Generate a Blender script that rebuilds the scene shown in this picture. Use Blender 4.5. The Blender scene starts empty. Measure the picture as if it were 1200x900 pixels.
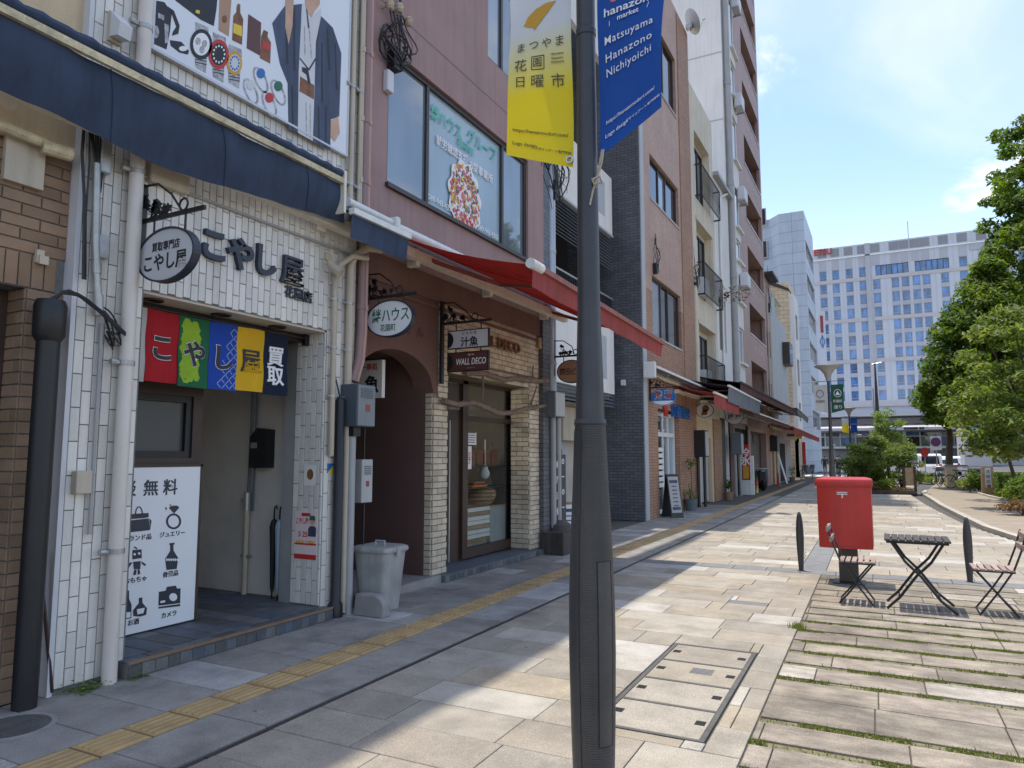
import bpy, bmesh, math, random
from mathutils import Vector, Matrix
random.seed(7)
SC = bpy.context.scene
COL = SC.collection
R = math.radians

# ------------------------------------------------------------------ camera
CAM_H = 1.6
FPX, PITCH, YAW = 830.0, R(5.779), R(27.70)          # focal length in photo pixels, tilt up, turn left of the street axis (+Y)
cd = bpy.data.cameras.new('camera')
cd.sensor_width = 36.0
cd.lens = FPX / 1200.0 * 36.0
cd.clip_start, cd.clip_end = 0.05, 3000.0
cam = bpy.data.objects.new('camera', cd)
cam.location = (0, 0, CAM_H)
cam.rotation_euler = (math.pi / 2 + PITCH, 0, YAW)
COL.objects.link(cam)
SC.camera = cam

# ------------------------------------------------------------------ sun, sky, exposure
SUN_DIR = Vector((-0.155, 0.10, 1.0)).normalized()  # towards the sun: high, a little behind the shop row
sd = bpy.data.lights.new('sun', 'SUN')
sd.energy, sd.angle, sd.color = 2.35, R(0.53), (1.0, 0.92, 0.80)
sun = bpy.data.objects.new('sun', sd)
sun.rotation_euler = SUN_DIR.to_track_quat('Z', 'Y').to_euler()
sun.location = (0, 0, 60)
COL.objects.link(sun)

W = bpy.data.worlds.new('World')
SC.world = W
W.use_nodes = True
nt = W.node_tree
nt.nodes.clear()
def wn(t, **k):
    n = nt.nodes.new(t)
    for a, b in k.items(): setattr(n, a, b)
    return n
sky = wn('ShaderNodeTexSky', sky_type='NISHITA', sun_disc=False)
sky.sun_elevation = math.asin(SUN_DIR.z)
sky.sun_rotation = math.atan2(SUN_DIR.x, SUN_DIR.y)
sky.air_density, sky.dust_density, sky.ozone_density = 1.0, 1.0, 1.4
bg = wn('ShaderNodeBackground')
bg.inputs['Strength'].default_value = 0.15
out = wn('ShaderNodeOutputWorld')
tc = wn('ShaderNodeTexCoord')
sep = wn('ShaderNodeSeparateXYZ')
nt.links.new(tc.outputs['Generated'], sep.inputs[0])
def wmath(op, a, b=None, c=None):
    n = wn('ShaderNodeMath', operation=op)
    for i, v in enumerate((a, b, c)):
        if v is None: continue
        if isinstance(v, (int, float)): n.inputs[i].default_value = v
        else: nt.links.new(v, n.inputs[i])
    return n.outputs[0]
zz = wmath('ADD', wmath('MAXIMUM', sep.outputs['Z'], 0.0), 0.16)
cx, cy = wmath('DIVIDE', sep.outputs['X'], zz), wmath('DIVIDE', sep.outputs['Y'], zz)
comb = wn('ShaderNodeCombineXYZ')
nt.links.new(cx, comb.inputs[0]); nt.links.new(cy, comb.inputs[1])
def cloud(scale, detail, rough, dist, off):
    mp = wn('ShaderNodeMapping')
    mp.inputs['Location'].default_value = off
    mp.inputs['Scale'].default_value = (scale, scale * 0.72, 1)
    mp.inputs['Rotation'].default_value = (0, 0, 0.5)
    nt.links.new(comb.outputs[0], mp.inputs[0])
    nz = wn('ShaderNodeTexNoise')
    nz.inputs['Scale'].default_value = 1.0
    nz.inputs['Detail'].default_value = detail
    nz.inputs['Roughness'].default_value = rough
    nz.inputs['Distortion'].default_value = dist
    nt.links.new(mp.outputs[0], nz.inputs['Vector'])
    return nz.outputs['Fac']
def wramp(v, a, b):
    n = wn('ShaderNodeMapRange', clamp=True, interpolation_type='SMOOTHSTEP')
    n.inputs['From Min'].default_value, n.inputs['From Max'].default_value = a, b
    nt.links.new(v, n.inputs['Value'])
    return n.outputs[0]
thin = wmath('MULTIPLY', wramp(cloud(0.9, 6, 0.55, 0.6, (3.1, 1.7, 0)), 0.44, 0.76), 0.46)
puff = wmath('MULTIPLY', wramp(cloud(1.9, 9, 0.6, 0.25, (5.5, 0.2, 0)), 0.54, 0.70), 0.85)
low = wmath('MULTIPLY', wramp(wmath('SUBTRACT', 0.5, sep.outputs['Z']), 0.12, 0.46), 0.52)   # the air whitens towards the horizon all round
mask = wmath('MAXIMUM', wmath('MAXIMUM', thin, puff), low)
mix = wn('ShaderNodeMix', data_type='RGBA')
nt.links.new(mask, mix.inputs['Factor'])
nt.links.new(sky.outputs[0], mix.inputs['A'])
mix.inputs['B'].default_value = (5.0, 4.8, 4.5, 1)
nt.links.new(mix.outputs['Result'], bg.inputs['Color'])
nt.links.new(bg.outputs[0], out.inputs['Surface'])

SC.view_settings.view_transform = 'Standard'
SC.view_settings.look = 'None'
SC.view_settings.exposure = 1.0
SC.view_settings.gamma = 1.0
SC.view_settings.use_curve_mapping = False
SC.cycles.max_bounces = 8
SC.cycles.diffuse_bounces = 4
SC.cycles.glossy_bounces = 3
SC.cycles.transparent_max_bounces = 12
SC.cycles.use_denoising = True

# ------------------------------------------------------------------ surveying: photo pixel -> real point on a known plane
def ray(px, py):
    x = (px - 600) / FPX; y = -(py - 450) / FPX
    fw = math.cos(PITCH) - y * math.sin(PITCH); up = math.sin(PITCH) + y * math.cos(PITCH)
    s, c = math.sin(YAW), math.cos(YAW)
    return (c * x - s * fw, s * x + c * fw, up)
def G(px, py, z=0.0):                     # on the ground (or a level plane) -> x, y
    d = ray(px, py); t = (z - CAM_H) / d[2]; return d[0] * t, d[1] * t
def F(px, py, X=-5.0):                    # on a facade plane -> y, z
    d = ray(px, py); t = X / d[0]; return d[1] * t, CAM_H + d[2] * t
def FY(px, py, X=-5.0): return F(px, py, X)[0]
def FZ(px, py, X=-5.0): return F(px, py, X)[1]
def YP(px, py, Y):                        # on a plane across the street -> x, z
    d = ray(px, py); t = Y / d[1]; return d[0] * t, CAM_H + d[2] * t

# ------------------------------------------------------------------ materials
def L(r, g, b):                           # sRGB 0-255 -> linear
    f = lambda v: (v / 255 / 12.92) if v <= 10 else ((v / 255 + 0.055) / 1.055) ** 2.4
    return (f(r), f(g), f(b))
class NT:
    def __init__(s, name):
        s.m = bpy.data.materials.new(name); s.m.use_nodes = True
        s.t = s.m.node_tree; s.n = s.t.nodes; s.b = s.n['Principled BSDF']; s.out = s.n['Material Output']
        s.pos = s.n.new('ShaderNodeNewGeometry')
    def node(s, t, **k):
        n = s.n.new(t)
        for a, b in k.items(): setattr(n, a, b)
        return n
    def link(s, a, b): s.t.links.new(a, b)
    def math(s, op, a, b=None):
        n = s.node('ShaderNodeMath', operation=op)
        for i, v in enumerate((a, b)):
            if v is None: continue
            if isinstance(v, (int, float)): n.inputs[i].default_value = v
            else: s.link(v, n.inputs[i])
        return n.outputs[0]
    def noise(s, scale, detail=4, rough=0.55, vec=None, squash=None):
        n = s.node('ShaderNodeTexNoise')
        n.inputs['Scale'].default_value = scale; n.inputs['Detail'].default_value = detail; n.inputs['Roughness'].default_value = rough
        v = vec or s.pos.outputs['Position']
        if squash:
            mp = s.node('ShaderNodeMapping'); mp.inputs['Scale'].default_value = squash
            s.link(v, mp.inputs[0]); v = mp.outputs[0]
        s.link(v, n.inputs['Vector'])
        return n.outputs['Fac']
    def rng(s, v, a, b, c, d, clamp=True):
        n = s.node('ShaderNodeMapRange', clamp=clamp)
        for k, x in (('From Min', a), ('From Max', b), ('To Min', c), ('To Max', d)): n.inputs[k].default_value = x
        s.link(v, n.inputs['Value']); return n.outputs[0]
    def mixc(s, f, a, b, mode='MIX'):
        n = s.node('ShaderNodeMix', data_type='RGBA', blend_type=mode)
        for k, v in (('Factor', f), ('A', a), ('B', b)):
            if isinstance(v, (int, float)): n.inputs[k].default_value = v
            elif isinstance(v, tuple): n.inputs[k].default_value = (*v[:3], 1)
            else: s.link(v, n.inputs[k])
        return n.outputs['Result']
    def rand(s):                          # one number per piece, whether it is an object of its own or an island of a joined mesh
        oi = s.node('ShaderNodeObjectInfo')
        return s.math('FRACT', s.math('ADD', oi.outputs['Random'], s.math('MULTIPLY', s.pos.outputs['Random Per Island'], 7.31)))
    def val(s, col, f):                   # multiply a colour by a scalar socket
        n = s.node('ShaderNodeVectorMath', operation='SCALE')
        if isinstance(col, tuple): n.inputs[0].default_value = col[:3]
        else: s.link(col, n.inputs[0])
        s.link(f, n.inputs['Scale']); return n.outputs[0]
    def bump(s, h, strength, dist=0.01):
        n = s.node('ShaderNodeBump'); n.inputs['Strength'].default_value = strength; n.inputs['Distance'].default_value = dist
        s.link(h, n.inputs['Height']); s.link(n.outputs[0], s.b.inputs['Normal'])

def M(name, col, rough=0.7, var=0.12, scale=3.0, bump=0.15, bscale=80.0, rand=0.0, metal=0.0, spec=0.5, streak=0.0, dirt=0.0, alt=None, bdist=0.004, speck=0.0, gum=0):
    t = NT(name)
    c = col
    if alt:
        rp = t.node('ShaderNodeValToRGB'); rp.color_ramp.interpolation = 'LINEAR'
        stops = [col] + list(alt)
        el = rp.color_ramp.elements
        while len(el) < len(stops): el.new(0.5)
        for i, k in enumerate(stops):
            el[i].position = i / (len(stops) - 1); el[i].color = (*k, 1)
        t.link(t.rand(), rp.inputs[0]); c = rp.outputs[0]
    f = t.rng(t.noise(scale, 5), 0.3, 0.7, 1 - var, 1 + var)
    if rand: f = t.math('MULTIPLY', f, t.rng(t.rand(), 0, 1, 1 - rand, 1 + rand))
    f = t.math('MULTIPLY', f, t.rng(t.noise(bscale, 3), 0.3, 0.7, 1 - var * 0.6, 1 + var * 0.6))
    if gum:                               # trodden gum, oil spots and damp patches
        vo = t.node('ShaderNodeTexVoronoi'); vo.inputs['Scale'].default_value = 2.6; t.link(t.pos.outputs['Position'], vo.inputs['Vector'])
        f = t.math('MULTIPLY', f, t.rng(t.math('ADD', vo.outputs['Distance'], t.math('MULTIPLY', t.noise(30, 3), 0.05)), 0.055, 0.075, 0.62, 1.0))
        f = t.math('MULTIPLY', f, t.rng(t.noise(0.9, 7, 0.7), 0.54, 0.70, 1.0, 0.72))
    if gum == 2:                          # weathered sandstone: blotches and sawn streaks
        f = t.math('MULTIPLY', f, t.rng(t.noise(6, 8, 0.68, squash=(.5, 1.6, 1)), 0.38, 0.62, 0.72, 1.16))
    if speck: f = t.math('MULTIPLY', f, t.rng(t.noise(170, 2, 0.8), 0.36, 0.64, 1 - speck, 1 + speck))
    if streak: f = t.math('MULTIPLY', f, t.rng(t.noise(1.0, 5, 0.6, squash=(9, 9, 0.5)), 0.45, 0.75, 1.0, 1 - streak))
    if dirt: f = t.math('MULTIPLY', f, t.rng(t.noise(1.3, 6, 0.65), 0.5, 0.72, 1.0, 1 - dirt))
    t.link(t.val(c, f), t.b.inputs['Base Color'])
    t.b.inputs['Roughness'].default_value = rough; t.b.inputs['Metallic'].default_value = metal
    t.b.inputs['Specular IOR Level'].default_value = spec
    if bump: t.bump(t.noise(bscale, 4), bump, bdist)
    return t.m
def BRICKM(name, col, col2, mortar, bw, bh, mort=0.008, rough=0.7, bump=0.5, var=0.1, offset=0.5):   # far walls whose pieces are a few pixels
    t = NT(name)
    sp = t.node('ShaderNodeSeparateXYZ'); t.link(t.pos.outputs['Position'], sp.inputs[0])
    cb = t.node('ShaderNodeCombineXYZ'); t.link(t.math('ADD', sp.outputs[0], sp.outputs[1]), cb.inputs[0]); t.link(sp.outputs[2], cb.inputs[1])
    b = t.node('ShaderNodeTexBrick', offset=offset)
    b.inputs['Scale'].default_value = 1.0; b.inputs['Brick Width'].default_value = bw; b.inputs['Row Height'].default_value = bh
    b.inputs['Mortar Size'].default_value = mort; b.inputs['Mortar Smooth'].default_value = 0.1
    for k, v in (('Color1', col), ('Color2', col2), ('Mortar', mortar)): b.inputs[k].default_value = (*v, 1)
    t.link(cb.outputs[0], b.inputs['Vector'])
    f = t.math('MULTIPLY', t.rng(t.noise(1.2, 6), 0.3, 0.7, 1 - var, 1 + var), t.rng(t.noise(1.0, 5, 0.6, squash=(6, 6, 0.4)), 0.45, 0.75, 1.0, 0.88))
    t.link(t.val(b.outputs['Color'], f), t.b.inputs['Base Color'])
    t.b.inputs['Roughness'].default_value = rough
    t.bump(t.math('SUBTRACT', 1.0, b.outputs['Fac']), bump, 0.006)
    return t.m
def GLASS(name, tint, rough=0.04, clear=0.0, ior=1.9, var=0.25):     # window panes: dark room behind, mirror of the sky in front
    t = NT(name)
    f = t.rng(t.noise(0.9, 3, squash=(1, 1, 0.35)), 0.35, 0.65, 1 - var, 1 + var)
    f = t.math('MULTIPLY', f, t.rng(t.rand(), 0, 1, 0.75, 1.25))
    t.link(t.val(tint, f), t.b.inputs['Base Color'])
    t.b.inputs['Roughness'].default_value = rough; t.b.inputs['IOR'].default_value = ior
    t.bump(t.noise(0.8, 2), 0.05, 0.02)
    if clear:
        tr = t.node('ShaderNodeBsdfTransparent'); tr.inputs[0].default_value = (0.93, 0.95, 0.94, 1)
        fr = t.node('ShaderNodeLayerWeight'); fr.inputs[0].default_value = 0.5; fz = t.math('MULTIPLY', t.math('POWER', fr.outputs['Facing'], 3.0), 0.8)
        mx = t.node('ShaderNodeMixShader'); t.link(t.rng(fz, 0, 1, 1 - clear, 1.0), mx.inputs[0])
        t.link(tr.outputs[0], mx.inputs[1]); t.link(t.b.outputs[0], mx.inputs[2]); t.link(mx.outputs[0], t.out.inputs['Surface'])
    return t.m
def LEAF(name, c1, c2, c3):
    t = NT(name)
    rp = t.node('ShaderNodeValToRGB'); el = rp.color_ramp.elements; el.new(0.5)
    for i, k in enumerate((c1, c2, c3)): el[i].position = (0.0, 0.55, 1.0)[i]; el[i].color = (*k, 1)
    v = t.math('ADD', t.math('MULTIPLY', t.pos.outputs['Random Per Island'], 0.6), t.rng(t.noise(0.55, 3), 0.3, 0.7, 0.0, 0.4))
    t.link(v, rp.inputs[0]); t.link(rp.outputs[0], t.b.inputs['Base Color'])
    t.b.inputs['Roughness'].default_value = 0.5
    tl = t.node('ShaderNodeBsdfTranslucent'); t.link(t.mixc(1.0, rp.outputs[0], (1.5, 1.6, 0.7), 'MULTIPLY'), tl.inputs[0])
    mx = t.node('ShaderNodeMixShader'); mx.inputs[0].default_value = 0.5
    t.link(t.b.outputs[0], mx.inputs[1]); t.link(tl.outputs[0], mx.inputs[2]); t.link(mx.outputs[0], t.out.inputs['Surface'])
    return t.m
def CLOTH(name, col, trans=0.3, rough=0.85, var=0.1, streak=0.15):
    t = NT(name)
    f = t.math('MULTIPLY', t.rng(t.noise(2.5, 5), 0.3, 0.7, 1 - var, 1 + var), t.rng(t.noise(1.0, 5, 0.6, squash=(8, 8, 0.6)), 0.45, 0.75, 1.0, 1 - streak))
    c = t.val(col, f); t.link(c, t.b.inputs['Base Color']); t.b.inputs['Roughness'].default_value = rough
    t.bump(t.math('ADD', t.noise(5, 4, squash=(1, 1.6, .5)), t.math('MULTIPLY', t.noise(2.2, 2, squash=(1, 2.2, .35)), 1.5)), 0.55, 0.03)
    tl = t.node('ShaderNodeBsdfTranslucent'); t.link(c, tl.inputs[0])
    mx = t.node('ShaderNodeMixShader'); mx.inputs[0].default_value = trans
    t.link(t.b.outputs[0], mx.inputs[1]); t.link(tl.outputs[0], mx.inputs[2]); t.link(mx.outputs[0], t.out.inputs['Surface'])
    return t.m

m_tilewhite = M('white_tile', (0.70, 0.67, 0.615), 0.35, 0.06, 1.5, 0.1, 40, rand=0.10, streak=0.22, dirt=0.10)
m_mortar = M('dark_mortar', (0.16, 0.155, 0.15), 0.9, 0.2, 20, 0.3)
m_brickbrown = M('brown_brick', (0.235, 0.148, 0.09), 0.75, 0.16, 4, 0.4, 120, rand=0.14, dirt=0.2, alt=[(0.29, 0.185, 0.113), (0.26, 0.165, 0.104)])
m_brickcream = M('cream_brick', (0.52, 0.44, 0.33), 0.8, 0.14, 5, 0.5, 90, rand=0.12, dirt=0.18, alt=[(0.60, 0.52, 0.40), (0.55, 0.455, 0.335)])
m_mortarcream = M('brick_mortar', (0.20, 0.16, 0.11), 0.9, 0.2, 20, 0.3)
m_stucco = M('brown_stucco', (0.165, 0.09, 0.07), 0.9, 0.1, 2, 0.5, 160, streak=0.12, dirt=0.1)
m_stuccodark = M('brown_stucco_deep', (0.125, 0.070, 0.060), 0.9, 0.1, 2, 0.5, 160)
m_pink = M('mauve_render', (0.345, 0.23, 0.215), 0.85, 0.07, 1.6, 0.3, 120, streak=0.16, dirt=0.08)
m_cream = M('cream_render', (0.64, 0.57, 0.45), 0.85, 0.06, 1.2, 0.25, 60, streak=0.22, dirt=0.1)
m_white = M('white_render', (0.72, 0.70, 0.67), 0.8, 0.05, 0.8, 0.2, 60, streak=0.12)
m_beige = M('beige_render', (0.60, 0.47, 0.30), 0.85, 0.08, 1.4, 0.3, 70, streak=0.15)
m_greywall = M('grey_panel', (0.42, 0.44, 0.46), 0.6, 0.06, 1.5, 0.1, 60, streak=0.12)
m_greytile = BRICKM('charcoal_tile', (0.090, 0.096, 0.112), (0.132, 0.138, 0.155), (0.037, 0.038, 0.043), 0.21, 0.075, 0.006, 0.45)
m_orange = BRICKM('orange_tile', (0.45, 0.285, 0.215), (0.53, 0.35, 0.27), (0.31, 0.21, 0.17), 0.10, 0.05, 0.006, 0.6, 0.3)
m_orangeb = BRICKM('orange_brick', (0.35, 0.185, 0.115), (0.43, 0.24, 0.15), (0.20, 0.13, 0.10), 0.22, 0.075, 0.009, 0.7, 0.5)
m_rose = BRICKM('rose_tile', (0.37, 0.225, 0.19), (0.43, 0.265, 0.225), (0.28, 0.18, 0.15), 0.11, 0.06, 0.005, 0.55, 0.3)
m_creamtile = BRICKM('cream_tile', (0.64, 0.51, 0.33), (0.70, 0.57, 0.38), (0.33, 0.26, 0.18), 0.62, 0.32, 0.014, 0.6, 0.4)
m_bluepanel = BRICKM('pale_blue_panel', (0.47, 0.53, 0.61), (0.50, 0.56, 0.63), (0.28, 0.33, 0.40), 2.3, 1.05, 0.03, 0.45, 0.4, 0.05, 0.0)
m_hotel = M('hotel_panel', (0.54, 0.56, 0.60), 0.55, 0.03, 0.3, 0, 20)
m_hotelgrey = M('hotel_grey', (0.44, 0.44, 0.47), 0.6, 0.05, 0.3, 0, 20)
m_hotelband = M('hotel_band', (0.52, 0.48, 0.47), 0.6, 0.05, 0.3, 0, 20)
m_soffit = M('beige_soffit', (0.52, 0.46, 0.38), 0.8, 0.08, 2, 0.1)
m_roomshade = M('interior_shade', (0.018, 0.016, 0.015), 0.9, 0.2, 2, 0)  # near-black colour stands in for the shade of unlit rooms and recesses
m_roomwall = M('passage_wall', (0.62, 0.58, 0.52), 0.85, 0.07, 1.4, 0.2, 70, dirt=0.15)
m_black = M('black_iron', (0.012, 0.012, 0.013), 0.5, 0.2, 20, 0.1)
m_blackpl = M('black_plastic', (0.014, 0.014, 0.016), 0.45, 0.15, 8, 0.1)
m_pvc = M('cream_pvc', (0.66, 0.60, 0.54), 0.45, 0.05, 2, 0.05, streak=0.15)
m_pvcbeige = M('beige_pvc', (0.50, 0.43, 0.33), 0.5, 0.08, 2, 0.05, streak=0.2)
m_pvcmauve = M('mauve_pvc', (0.27, 0.175, 0.165), 0.55, 0.08, 2, 0.05)
m_pvcgrey = M('grey_pvc', (0.34, 0.34, 0.34), 0.5, 0.08, 2, 0.05, streak=0.15)
m_pvcblue = M('pale_blue_pvc', (0.42, 0.48, 0.55), 0.5, 0.08, 2, 0.05, streak=0.15)
m_steel = M('galvanised', (0.40, 0.40, 0.39), 0.4, 0.15, 12, 0.1, metal=0.6)
m_alu = M('aluminium', (0.50, 0.50, 0.50), 0.35, 0.06, 4, 0.05, metal=0.5)
m_frame = M('bronze_frame', (0.045, 0.037, 0.033), 0.45, 0.1, 4, 0.05)
m_framebrown = M('brown_frame', (0.05, 0.027, 0.02), 0.5, 0.15, 6, 0.1)
m_boxgrey = M('grey_cabinet', (0.12, 0.145, 0.17), 0.55, 0.08, 3, 0.05, streak=0.12)
m_cabshaded = M('shaded_cabinet', (0.075, 0.092, 0.115), 0.55, 0.08, 3, 0.05, streak=0.15)  # body darker than its door: the side's shade is painted into the colour
m_cabdoor = M('cabinet_door', (0.20, 0.22, 0.24), 0.55, 0.08, 3, 0.05, streak=0.15)
m_shopwall = M('shop_wall', (0.16, 0.14, 0.12), 0.85, 0.1, 2, 0.1)
m_boxlight = M('pale_cabinet', (0.42, 0.43, 0.43), 0.55, 0.06, 3, 0.05, streak=0.12)
m_navy = CLOTH('navy_canvas', (0.040, 0.062, 0.115), 0.12, 0.8, 0.12, 0.35)
m_red = CLOTH('red_canvas', (0.55, 0.06, 0.05), 0.5, 0.85, 0.1, 0.2)
m_rosec = CLOTH('faded_sunlit_red_canvas', (0.56, 0.14, 0.13), 0.5, 0.85, 0.1, 0.2)  # faded red awnings; also the red awning's valance, its sunlight painted in
m_browncanvas = CLOTH('brown_canvas', (0.085, 0.062, 0.055), 0.15, 0.85, 0.1, 0.25)
m_maroon = CLOTH('maroon_canvas', (0.13, 0.055, 0.05), 0.2, 0.85, 0.1, 0.25)
m_greycanvas = CLOTH('grey_canvas', (0.22, 0.23, 0.26), 0.25, 0.85, 0.1, 0.2)
m_creambar = M('cream_steel', (0.74, 0.68, 0.56), 0.5, 0.06, 5, 0.05, streak=0.15)
m_rustbar = M('rusty_cream_steel', (0.55, 0.47, 0.30), 0.6, 0.25, 14, 0.2, dirt=0.6)
m_redbar = M('red_brown_steel', (0.30, 0.10, 0.075), 0.55, 0.12, 8, 0.1, streak=0.3)
m_whitebar = M('white_steel', (0.72, 0.72, 0.70), 0.45, 0.06, 5, 0.05, streak=0.15)
m_ink = M('ink', (0.02, 0.022, 0.03), 0.6, 0.05, 5, 0)
m_navyink = M('navy_letter', (0.022, 0.03, 0.05), 0.45, 0.1, 6, 0.05)
m_board = M('white_board', (0.78, 0.79, 0.80), 0.45, 0.02, 1, 0)
m_paper = M('paper', (0.74, 0.72, 0.68), 0.7, 0.03, 3, 0)
m_greyboard = M('grey_white_board', (0.60, 0.60, 0.62), 0.5, 0.04, 2, 0)
m_maroonboard = M('maroon_board', (0.10, 0.035, 0.032), 0.5, 0.06, 3, 0)
m_tanboard = M('tan_board', (0.42, 0.25, 0.16), 0.55, 0.06, 3, 0)
m_greenink = M('green_letter', (0.02, 0.13, 0.08), 0.5, 0.05, 5, 0)
m_labelred = M('faded_label', (0.28, 0.07, 0.06), 0.6, 0.15, 9, 0)
m_redink = M('red_letter', (0.50, 0.03, 0.025), 0.5, 0.05, 5, 0)
m_blueink = M('blue_print', (0.02, 0.14, 0.42), 0.5, 0.05, 5, 0)
m_whiteink = M('white_print', (0.80, 0.80, 0.80), 0.6, 0.02, 5, 0)
m_tealink = M('teal_print', (0.10, 0.52, 0.40), 0.6, 0.05, 5, 0)
m_yellowink = M('yellow_print', (0.75, 0.55, 0.05), 0.6, 0.03, 5, 0)
m_skin = M('printed_skin', (0.55, 0.34, 0.24), 0.6, 0.14, 9, 0)
m_orangeink = M('orange_print', (0.60, 0.32, 0.03), 0.6, 0.05, 5, 0)
m_brownink = M('brown_print', (0.20, 0.085, 0.035), 0.6, 0.4, 14, 0)
m_silverink = M('silver_print', (0.38, 0.38, 0.40), 0.6, 0.45, 22, 0)
m_slate = M('robe_print', (0.05, 0.07, 0.125), 0.6, 0.22, 5, 0, streak=0.45)
m_glasssky = GLASS('sky_window_glass', (0.16, 0.20, 0.235), 0.03, ior=2.3)  # pale base puts part of the sky's reflection into the colour
m_glassdark = GLASS('dark_window_glass', (0.022, 0.026, 0.034), 0.03, ior=1.7)
m_glassblue = GLASS('blue_window_glass', (0.05, 0.16, 0.38), 0.08, ior=1.9, var=0.5)
m_screen = M('grey_screen', (0.055, 0.057, 0.058), 0.35, 0.08, 2, 0)
m_hoteldark = M('hotel_dark_strip', (0.27, 0.265, 0.28), 0.6, 0.05, 0.3, 0, 20)
m_glassclear = GLASS('shop_glass', (0.03, 0.03, 0.03), 0.02, clear=0.97)
m_film = GLASS('window_film', (0.30, 0.40, 0.46), 0.2, ior=1.6, var=0.15)
m_curtain = M('curtain', (0.40, 0.39, 0.37), 0.9, 0.1, 2, 0)
m_poledark = M('pole_paint', (0.048, 0.048, 0.053), 0.42, 0.16, 5, 0.06, 120, streak=0.25)
m_polerib = M('pole_sleeve', (0.070, 0.065, 0.061), 0.5, 0.18, 5, 0.06, 120, streak=0.3, dirt=0.25)
m_coverframe = M('cover_frame', (0.10, 0.098, 0.092), 0.6, 0.2, 9, 0.2, 80, dirt=0.3)
m_postred = M('post_red', (0.45, 0.026, 0.02), 0.42, 0.10, 2.5, 0.06, 60, streak=0.16)
m_wooddark = M('dark_wood', (0.055, 0.048, 0.046), 0.65, 0.2, 8, 0.2, 60, rand=0.15)
m_woodpink = M('weathered_slat', (0.33, 0.245, 0.215), 0.75, 0.15, 14, 0.2, 60, rand=0.2)
m_woodtan = M('tan_wood', (0.36, 0.25, 0.14), 0.7, 0.2, 8, 0.3, 60, rand=0.15)
m_drift = M('driftwood', (0.20, 0.145, 0.11), 0.85, 0.25, 9, 0.8, 40, bdist=0.01)
m_bin = M('bin_plastic', (0.37, 0.375, 0.36), 0.5, 0.10, 4, 0.08, streak=0.3, dirt=0.3)
m_concrete = M('concrete', (0.27, 0.26, 0.25), 0.9, 0.15, 5, 0.5, 60, dirt=0.3)
m_paver = M('granite_paver', (0.30, 0.265, 0.22), 0.85, 0.14, 4, 0.5, 150, rand=0.06, dirt=0.30, speck=0.30, gum=1,
            alt=[(0.35, 0.31, 0.25), (0.285, 0.26, 0.22), (0.35, 0.30, 0.225), (0.31, 0.28, 0.235), (0.36, 0.33, 0.275), (0.43, 0.41, 0.375)])
m_paverpink = M('sandstone_paver', (0.245, 0.213, 0.172), 0.88, 0.22, 4, 0.5, 130, rand=0.10, dirt=0.45, speck=0.25, gum=2,
            alt=[(0.285, 0.25, 0.20), (0.245, 0.205, 0.17), (0.28, 0.245, 0.188), (0.285, 0.243, 0.20), (0.40, 0.37, 0.325)])
m_paverslate = M('slate_paver', (0.19, 0.195, 0.20), 0.8, 0.14, 6, 0.3, 150, rand=0.1, dirt=0.2, speck=0.2)
m_paverside = M('concrete_paver', (0.255, 0.232, 0.20), 0.88, 0.18, 4, 0.5, 140, rand=0.08, dirt=0.45, speck=0.25, gum=1, alt=[(0.29, 0.275, 0.25), (0.23, 0.215, 0.195), (0.38, 0.37, 0.355)])
m_tactile = M('yellow_tactile', (0.40, 0.27, 0.125), 0.8, 0.16, 6, 0.35, 120, rand=0.08, dirt=0.25)
m_joint = M('paving_joint', (0.10, 0.09, 0.075), 0.95, 0.25, 12, 0.3)
m_turf = M('mossy_soil', (0.17, 0.155, 0.085), 0.95, 0.4, 16, 0.8, 90)
m_soil = M('soil', (0.11, 0.085, 0.05), 0.95, 0.3, 14, 0.6, 60)
m_asphalt = M('asphalt', (0.09, 0.088, 0.085), 0.9, 0.12, 3, 0.4, 200, dirt=0.15)
m_pathbrown = M('resin_path', (0.29, 0.245, 0.19), 0.92, 0.1, 2, 0.4, 200, dirt=0.18)
m_kerb = M('kerb_stone', (0.42, 0.39, 0.34), 0.85, 0.1, 6, 0.3, 120, rand=0.08)
m_paint = M('road_paint', (0.75, 0.75, 0.74), 0.7, 0.08, 8, 0.1)
m_tilefloor = M('slate_floor_tile', (0.098, 0.095, 0.09), 0.55, 0.25, 7, 0.3, 60, rand=0.2, alt=[(0.075, 0.095, 0.125), (0.13, 0.122, 0.112)])
m_stepedge = M('step_nosing', (0.22, 0.135, 0.085), 0.7, 0.15, 8, 0.2)
m_leafgreen = LEAF('green_leaf', (0.03, 0.078, 0.012), (0.115, 0.185, 0.024), (0.25, 0.295, 0.04))
m_leaflight = LEAF('light_leaf', (0.07, 0.12, 0.025), (0.18, 0.235, 0.055), (0.30, 0.31, 0.10))
m_leafshrub = LEAF('shrub_leaf', (0.05, 0.105, 0.022), (0.18, 0.25, 0.06), (0.33, 0.40, 0.15))
m_leafyel = LEAF('yellow_green_leaf', (0.10, 0.16, 0.02), (0.20, 0.26, 0.04), (0.30, 0.34, 0.06))
m_leafrust = LEAF('rusty_leaf', (0.10, 0.05, 0.03), (0.20, 0.11, 0.06), (0.15, 0.13, 0.05))
m_bark = M('bark', (0.075, 0.058, 0.045), 0.9, 0.25, 7, 1.0, 30, bdist=0.02)
m_grass = LEAF('grass_blade', (0.07, 0.10, 0.022), (0.16, 0.19, 0.05), (0.30, 0.27, 0.11))
m_skin3 = M('skin', (0.45, 0.28, 0.20), 0.6, 0.05, 5, 0)
m_carwhite = M('white_car_paint', (0.72, 0.73, 0.74), 0.25, 0.02, 2, 0)
m_carsilver = M('silver_car_paint', (0.38, 0.40, 0.42), 0.3, 0.03, 2, 0, metal=0.3)
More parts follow.
